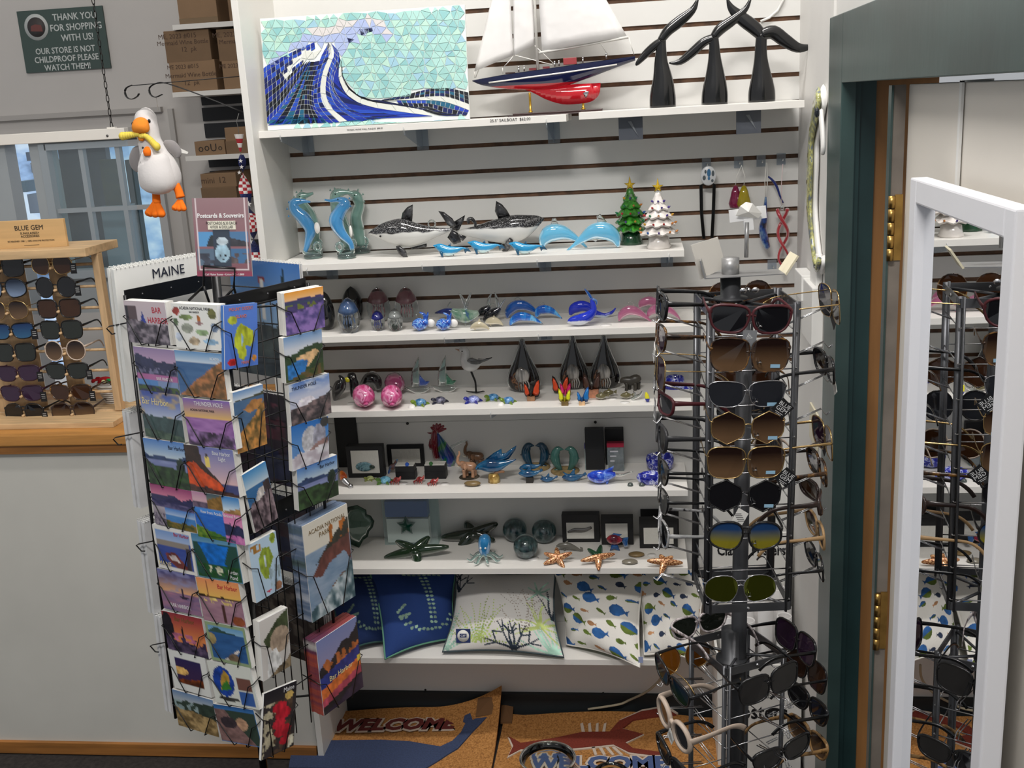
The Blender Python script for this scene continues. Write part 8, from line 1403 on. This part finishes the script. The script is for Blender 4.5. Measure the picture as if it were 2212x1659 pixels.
bbox_('black window box behind the wide one with the silver figure', 's7', 'G2', 770, 212, 1110, 520, 90, None, dy=.05); f = bbox_('wide black window box with a silver figure inside', 's7', 'G2', 680, 268, 1085, 560, 110, (728, 350, 1025, 520)); f.s('silver_figure', mat('pewter', (120, 118, 116), .3, .8), [(740, 450, 10, 6, -3), (820, 430, 26, 8, -4), (920, 430, 24, 8, -4), (1000, 400, 14, 6, -3)], 10, 3)
f = bbox_('upper black window box behind the red and blue fish box', 's7', 'G2', 1152, 160, 1425, 470, 90, (1200, 238, 1365, 290), dy=.045); bbox_('black satin-window box behind the red and blue glass fish', 's7', 'G2', 1105, 300, 1450, 588, 110, (1152, 360, 1390, 515)); bbox_('rear black box at the right end of the globe shelf', 's7', 'G2', 1560, 205, 1955, 480, 80, None, dy=.07); bbox_('middle black box at the right end of the globe shelf', 's7', 'G2', 1535, 260, 1945, 540, 70, None, dy=.04); bbox_('front black window box at the right end of the globe shelf', 's7', 'G2', 1520, 322, 1930, 625, 100, (1565, 405, 1885, 578))
f = arcfish('glass_fish', 'red and blue glass fish standing before the black box', 'glass fish', 's7', 'G2', [(1165, 515, 14), (1195, 520, 46), (1250, 525, 62), (1300, 530, 40), (1330, 535, 14)], swirl('red fish glass', [(.4, (90, 14, 40)), (.55, (170, 30, 40)), (.65, (60, 40, 110))], 30, .06, .15), None, [], -.005, 640)
FB = GLS('fish fin blue', (30, 100, 170), .4); f.fin('dorsal_fin', FB, [(1200, 490), (1240, 455), (1330, 470), (1300, 495)], 14); f.fin('tail_fin', FB, [(1325, 540), (1345, 505), (1400, 500), (1390, 550), (1395, 600), (1350, 610)], 14); f.fin('pelvic_fin', FB, [(1215, 575), (1190, 645), (1240, 620), (1310, 648), (1280, 580)], 14, -10)
f = arcfish('dolphin_figurine', 'silver-grey dolphin figurine between the globes and the boxes', 'dolphin figurine', 's7', 'G2', [(615, 605, 8), (660, 595, 28), (740, 595, 34), (820, 625, 24), (880, 655, 10)], mat('pewter grey', (110, 108, 100), .22, coat=.5), None, [[(690, 570), (745, 538), (745, 575)], [(870, 610), (900, 620), (905, 690), (880, 660)], [(690, 625), (715, 630), (700, 662)]], 0, 660)
GLT = swirl('gold glitter', [(.42, (120, 72, 40)), (.5, (190, 120, 74)), (.58, (226, 180, 130))], 260, .25, 0, .3, detail=1); GGR = GLS('green glitter arm', (20, 60, 36), .1)
starfish('copper glitter starfish, leftmost of the three', 'G2', 630, 790, [(480, 690, 30), (610, 665, 110), (785, 690, 40), (705, 790, -110), (480, 770, -60), (630, 735, 0)], GLT, 'glitter starfish', 28); starfish('green and copper glitter starfish, middle of the three', 'G2', 1075, 795, [(955, 665, 80), (1100, 640, 120), (1250, 705, 40), (1075, 810, -130), (880, 745, -40), (1070, 725, 0)], GLT, 'glitter starfish', 28, GGR); starfish('copper glitter starfish, rightmost beside the spinner', 'G2', 1790, 830, [(1600, 760, 0), (1740, 735, 90), (1985, 785, 0), (1740, 855, -130), (1880, 740, 60), (1790, 775, 0)], GLT, 'glitter starfish', 30)
for lab, X, Y, a, m in (('oval brown stone, upper of the two on the globe shelf', 1482, 690, 88, STN), ('oval grey glossy stone, lower of the two on the globe shelf', 1410, 770, 88, mat('grey stone', (120, 114, 100), .2, coat=.5))): f = Fig('worry_stone', lab, 'stone', 's7', 'G2', X, Y+20, 'oval stones on the globe shelf'); MB(Matrix.Translation(f.p(X, Y))).ell((0, 0, 0), (a*f.k, 52*f.k, 26*f.k), 0, 20, 10).build('stone', m, f.t)
disc('s7', 'G2', 365, 738, 60, 'white oval tag in front of the front glass globe'); disc('s7', 'G2', 1650, 700, 48, 'white tag by the rightmost black window box')
# ================================================================== cushions on the lowest shelf
CLOTH = printed('printed cotton', .9, 0, bmp=(220, .25, .002)); r8 = random.Random(2)
def cushion(lab, TL, TR, BR, BL, im, pipe, zt=.612, bul=.055, yt=-.03, kids=None):
    bl, br = az(*BL, SH['s8']+.012), az(*BR, SH['s8']+.012); tl, tr = at(*TL, yt), at(*TR, yt); tl.z = min(tl.z, zt); tr.z = min(tr.z, zt)
    o = (bl+br)/2; t = thing('cushion', lab, 'cushion', o, group='cushions on the lowest shelf'); n = (br-bl).cross(tl-bl).normalized()
    if n.y > 0: n = -n
    def S(u, v, sgn):
        iu = .5+(u-.5)*(1-.10*sin(pi*v)); iv = .5+(v-.5)*(1-.10*sin(pi*u)); p = (bl*(1-iu)+br*iu)*(1-iv)+(tl*(1-iu)+tr*iu)*iv
        b = (max(0, sin(pi*u))*max(0, sin(pi*v)))**.55; w = .12*sin(9*u+5*v)*sin(7*v-3*u)*(1-b)+.05*sin(14*u+4*v)
        return p+n*(sgn*bul*(b*(1+w)))-o
    g = paint_grid(im, 1, 1, lambda u, v: S(u, v, 1)); k = len(g.v); N = 14
    V = [S(i/N, j/N, -1) for j in range(N+1) for i in range(N+1)]; g.add(V, [(j*(N+1)+i, j*(N+1)+i+1, (j+1)*(N+1)+i+1, (j+1)*(N+1)+i) for j in range(N) for i in range(N)], 0, True)
    c = np.tile(g.c[0], (len(g.v), 1)); c[:k] = g.c; g.c = c; build_painted(g, 'cover', CLOTH, t)
    E_ = [S(q, 0, 0) for q in np.linspace(0, 1, 14)]+[S(1, q, 0) for q in np.linspace(0, 1, 14)][1:]+[S(q, 1, 0) for q in np.linspace(1, 0, 14)][1:]+[S(0, q, 0) for q in np.linspace(1, 0, 14)][1:-1]
    MB().tube(E_, .0035, 0, 6, True).build('piping', pipe, t)
    if kids: kids(t, S)
NV = (34, 62, 122)
def anchor(dim=1.0):
    ex = []; c = (150*dim, 182*dim, 160*dim)
    def pair(x, y, dx=.03): ex.extend([('e', x-dx, y, .024, .017, c), ('e', x+dx, y, .024, .017, c)])
    for i in range(13): pair(.60+.10*sin(i*.12)-.02, .10+i*.058)
    for i in range(9): a = pi*.08+i*pi*.84/8; pair(.62-.40*cos(pi-a)*.9, .62+.26*sin(a)); 
    for i in range(4): ex.append(('e', .20+.03*i, .60-.02*i+.0, .024, .017, c)); ex.append(('e', .22+.04*i, .66+.0*i, .024, .017, c))
    for i in range(4): pair(.40+.12*i, .10)
    return ex
cushion('navy anchor cushion mostly hidden behind the postcard rack books', (690, 1235), (860, 1235), (848, 1385), (745, 1410), pic(90, 90, (tuple(q*.8 for q in NV),)*2, 1, ex=anchor(.85), seed=51), mat('dark green piping', (50, 84, 80), .8), yt=-.02)
cushion('navy cushion with an anchor made of little pale green fish', (795, 1225), (985, 1235), (985, 1378), (832, 1424), pic(120, 120, (NV, NV), 1, ex=anchor(), seed=52), mat('sea green piping', (96, 150, 124), .8), bul=.06)
def coral(cx, cy, n, L, c, spread, th, seed, dense=True):
    r = random.Random(seed); ex = []
    for k in range(n):
        a = pi/2+(k-(n-1)/2)*spread/n+r.uniform(-.1, .1); x, y = cx, cy; l = L*r.uniform(.75, 1)
        for i in range(14): x += cos(a)*l/14; y -= sin(a)*l/14*1.35; a += r.uniform(-.16, .16); ex.append(('e', x, y, th*(1-.4*i/14), th*1.3*(1-.4*i/14), c))
        if not dense:
            for q in (-1, 1):
                b = a+q*.7; X, Y = x-(x-cx)*.4, y-(y-cy)*.4
                for i in range(7): X += cos(b)*l/18; Y -= sin(b)*l/18*1.35; ex.append(('e', X, Y, th*.7, th*.9, c))
    return ex
GC = (168, 186, 104); CN = (40, 52, 66); CB = (130, 116, 100); CM = (164, 204, 184)
ex = coral(.02, 1, 9, .38, CM, 2.4, .012, 1)+coral(.92, 1, 9, .3, CM, 2.6, .012, 2)+coral(.3, .93, 17, .42, GC, 3.0, .010, 3)+coral(.86, .72, 13, .28, (186, 200, 120), 4.6, .010, 4)+coral(.72, .80, 8, .42, CB, 1.5, .006, 5, False)+coral(.60, 1.0, 6, .26, CN, 2.6, .011, 6, False)+coral(.98, .62, 6, .34, CN, 1.0, .010, 7)+coral(.94, -.02, 5, .22, CN, -2.2, .010, 8, False)+coral(.04, .3, 4, .24, CN, 1.6, .010, 9, False)+coral(.86, .3, 6, .14, CM, 5, .010, 10)
def logo(t, S):
    p = S(.16, .16, 1); m = MB(Matrix.Translation(p+Vector((0, -.006, 0))) @ Matrix.Rotation(radians(-14), 4, 'X')); m.box((0, 0, 0), (.046, .002, .044), 0); m.M = m.M @ Matrix.Translation((0, -.0014, 0)) @ Matrix.Rotation(pi/2, 4, 'X'); m.lathe([(0, .0004), (.019, .0004), (.019, 0)], 1, 20)
    m.box((0, .001, .0006), (.022, .012, .0006), 0); m.text('C&F', .009, 1, Matrix.Translation((0, .001, .0012)), .0001); m.build('logo_patch', [mat('patch navy', (28, 44, 96), .7), PAPER], t)
cushion('white lumbar cushion printed with coral and edged in dark piping', (985, 1232), (1200, 1235), (1218, 1420), (956, 1408), pic(170, 130, ((204, 202, 198), (216, 212, 206)), 1, ex=ex, seed=53), mat('slate piping', (62, 74, 78), .8), bul=.06, kids=logo)
FBL = (44, 92, 150); FGN = (94, 112, 44); FTN = (176, 128, 88); FNV = (40, 52, 76)
def fishp(cx, cy, L, H, a, c1, c2=None):
    ca, sa = cos(a), sin(a); T = lambda P: [(cx+(x*ca-y*sa)*L, cy+(x*sa+y*ca)*L) for x, y in P]; h = H/2
    b = [(-.5, 0), (-.38, -h*.7), (-.15, -h), (.1, -h*.8), (.32, -.05), (.5, -.16), (.44, 0), (.5, .16), (.32, .05), (.1, h*.8), (-.15, h), (-.38, h*.7)]
    o = [('p', T(b), c1)]
    if c2: o.append(('p', T([(-.5, 0), (-.38, h*.7), (-.15, h), (.1, h*.8), (.3, .05), (0, .02)]), c2))
    return o
def fishes(seed):
    r = random.Random(seed); ex = []; k = 0
    for j in range(7):
        for i in range(5):
            x = .06+.22*i+(.11 if j % 2 else 0)+r.uniform(-.03, .03); y = .05+.15*j+r.uniform(-.03, .03); big = (i+2*j) % 3 == 0
            c = r.choice(((FBL, FGN), (FGN, FBL), (FBL, FBL))) if big else r.choice(((FTN, None), (FNV, None), (FGN, None), (FBL, FGN)))
            ex += fishp(x, y, .22 if big else .13, .62 if big else r.choice((.3, .5)), r.uniform(-.1, .5), *c)
    return ex
WHF = ((224, 220, 212),)*2
def ltag(t, S): p = S(1.0, .05, 0); MB(Matrix.Translation(p)).box((.004, -.004, .01), (.014, .001, .02)).build('side_tag', mat('tag pale blue', (150, 160, 196), .7), t)
cushion('white cushion printed with blue green and tan fish, beside the coral one', (1195, 1225), (1395, 1228), (1382, 1442), (1224, 1392), pic(150, 150, WHF, 1, ex=fishes(3), seed=54), mat('white piping', (220, 216, 208), .8), bul=.06, kids=ltag)
cushion('white fish print cushion at the right end, partly behind the spinner', (1370, 1225), (1530, 1225), (1508, 1430), (1392, 1415), pic(150, 150, WHF, 1, ex=fishes(8), seed=55), mat('white piping', (220, 216, 208), .8), bul=.055, yt=-.02)
# ================================================================== coir door mats
COIR = swirl('coir fibre', [(.3, (128, 84, 40)), (.5, (168, 116, 60)), (.7, (188, 136, 78))], 180, .95, 0, 0, 0, detail=2)
mm = [COIR, mat('mat navy pile', (54, 66, 96), .95, var=.1, scale=200), mat('mat maroon pile', (96, 36, 32), .95, var=.1, scale=200), mat('mat white pile', (196, 180, 164), .95), mat('mat rust pile', (112, 44, 30), .95, var=.12, scale=200), mat('mat blue pile', (70, 88, 130), .95), mat('mat label', (110, 78, 48), .9)]
c8 = crop(560, 1460, 2.353)
def mat_(name, lab, x0, x1, y0, y1, curl):
    o = Vector(((x0+x1)/2, (y0+y1)/2, 0)); m = WB(o); nx, ny = 24, 18; zf = lambda x, y: .014+.10*max(0, (x-x1+.26)/.26*curl)**2*max(0, min(1, (y-y1+.34)/.34))**2+.02*max(0, (y-y1+.12)/.12)**2*abs(sin(5*x))
    for dz in (0, -.012):
        V = [(x0+(x1-x0)*i/nx, y0+(y1-y0)*j/ny, max(.001, zf(x0+(x1-x0)*i/nx, y0+(y1-y0)*j/ny)+dz)) for j in range(ny+1) for i in range(nx+1)]
        m.add(V, [(j*(nx+1)+i, j*(nx+1)+i+1, (j+1)*(nx+1)+i+1, (j+1)*(nx+1)+i) for j in range(ny) for i in range(nx)], 0, True)
    rim = [(x0+(x1-x0)*i/nx, y0) for i in range(nx+1)]+[(x1, y0+(y1-y0)*j/ny) for j in range(1, ny+1)]+[(x1-(x1-x0)*i/nx, y1) for i in range(1, nx+1)]+[(x0, y1-(y1-y0)*j/ny) for j in range(1, ny)]
    k = len(rim); V = [(x, y, zf(x, y)) for x, y in rim]+[(x, y, max(.001, zf(x, y)-.012)) for x, y in rim]; m.add(V, [(i, (i+1) % k, k+(i+1) % k, k+i) for i in range(k)], 0)
    def poly(P, mi, lift=.003):
        Q = []
        for X, Y in P:
            p = az(*c8(X, Y), .016)
            for _ in range(4): p = az(*c8(X, Y), zf(p.x, p.y)+.002)
            Q.append(p+Vector((0, 0, lift)))
        m.add(Q+[q-Vector((0, 0, lift+.004)) for q in Q], [tuple(range(len(Q)))]+[(i, i+len(Q), (i+1) % len(Q)+len(Q), (i+1) % len(Q)) for i in range(len(Q))], mi)
    def word(s, A, B, hpx, mi, mo, sh):
        a, b = az(*c8(*A), .018), az(*c8(*B), .018); d = b-a; w = d.length; M_ = Matrix.Translation((a+b)/2+Vector((0, 0, .0035))) @ Matrix.Rotation(math.atan2(d.y, d.x), 4, 'Z'); sz = hpx
        for bo, mi_, dz in ((.011, mo, 0), (.0035, mi, .0022)):
            n0 = len(m.v); m.text(s, sz, mi_, M_ @ Matrix.Translation((0, 0, dz)), .001, shear=sh, bold=bo, sx=w/(len(s)*sz*.69))
    tt = lambda: tag(m.build(name, mm, loc=o), lab, 'door mat', 'coir welcome mats'); return poly, word, tt
L1 = az(*c8(1205, 380), 0).x; poly, word, fin_ = mat_('door_mat', 'coir welcome mat with a blue whale, its right corner curling up', L1-.57, L1, -.52, -.03, 1)
poly([(150, 470), (160, 410), (200, 350), (260, 332), (420, 330), (620, 328), (760, 335), (860, 352), (920, 362), (980, 335), (1025, 290), (1050, 240), (1036, 232), (1045, 205), (1072, 192), (1085, 228), (1100, 220), (1156, 213), (1120, 250), (1085, 285), (1055, 320), (1010, 370), (960, 400), (900, 440), (840, 475)], 1); word('WELCOME', (375, 262), (990, 250), .088, 2, 3, .22)
poly([(1112, 120), (1210, 80), (1222, 100), (1208, 200), (1100, 210)], 6, .005); fin_()
R0 = az(*c8(1262, 380), 0).x; poly, word, fin_ = mat_('door_mat', 'coir welcome mat with a red lobster, in front of the sunglasses spinner', R0-.03, R0+.74, -.52, -.04, 0)
LB = [(1270, 312), (1330, 345), (1500, 320), (1640, 290), (1780, 288), (1830, 232), (1940, 185), (2060, 165), (2120, 200), (1980, 215), (1900, 228), (1845, 272), (1950, 300), (1860, 342), (1900, 372), (2040, 392), (2035, 412), (1880, 392), (1800, 352), (1640, 368), (1480, 382), (1330, 376), (1268, 408), (1292, 360)]
cx_, cy_ = 1660, 300; poly([(cx_+(x-cx_)*1.02+(0), cy_+(y-cy_)*1.10) for x, y in LB], 3, .002); poly(LB, 4, .004)
for k in range(4): poly([(1640+34*k, 292), (1632+40*k, 245), (1645+40*k, 240), (1656+34*k, 288)], 3, .002); poly([(1690+34*k, 365), (1705+44*k, 405), (1718+44*k, 402), (1706+34*k, 362)], 3, .002)
poly([(1232, 105), (1298, 108), (1284, 240), (1226, 240)], 6, .005)
word('WELCOME', (1375, 452), (2080, 452), .088, 5, 3, .0); fin_()
# glass jar in the foreground
jp = at(1183, 1637, -.62); jr = 59*mpp(jp); t = thing('glass_jar', 'round clear glass jar with coloured pieces at the bottom of the photo', 'jar', (jp.x, jp.y, 0)); h = jp.z
MB().lathe([(jr*.9, 0), (jr*1.35, .02), (jr*1.5, h*.4), (jr*1.3, h*.75), (jr*.95, h*.9), (jr, h), (jr*.93, h), (jr*.88, h*.9), (jr*1.22, h*.74), (jr*1.4, h*.4), (jr*1.25, .03), (0, .02)], 0, 36).build('jar_body', CLG, t)
MB().tube([(jr*cos(a), jr*sin(a), h) for a in np.linspace(0, 2*pi, 33)[:-1]], .004, 0, 8, True).build('rim', CLG, t)
for k, c in enumerate(((40, 70, 160), (40, 120, 80), (200, 200, 200), (30, 60, 150), (160, 60, 60))): a = k*1.3; MB().ell((jr*.6*cos(a), jr*.6*sin(a), .05+.02*(k % 2)+h*.2), (.02, .016, .014), 0, 10, 8).build('glass_piece', GLS('piece %d' % k, c, .3), t)
jp = at(1320, 1668, -.6); t = thing('glass_jar', 'second clear jar rim just showing at the bottom edge of the photo', 'jar', (jp.x, jp.y, 0)); MB().lathe([(.05, 0), (.06, .02), (.06, jp.z*.8), (.045, jp.z*.94), (.05, jp.z), (.046, jp.z), (.04, jp.z*.94), (.055, jp.z*.8), (.055, .03), (0, .02)], 0, 28).build('jar_body', CLG, t)
o = MB().tube(catmull([tuple(at(1442, 1432, -.10)), tuple(at(1430, 1462, -.06)), tuple(at(1400, 1492, -.04)), tuple(at(1360, 1512, -.03)), tuple(at(1335, 1522, -.03)), tuple(at(1270, 1532, -.028))], 4), .004, 0, 8).build('power_cord', mat('cream cord', (170, 160, 136), .6)); tag(o, 'cream cord running along the baseboard to the corner', 'cord')
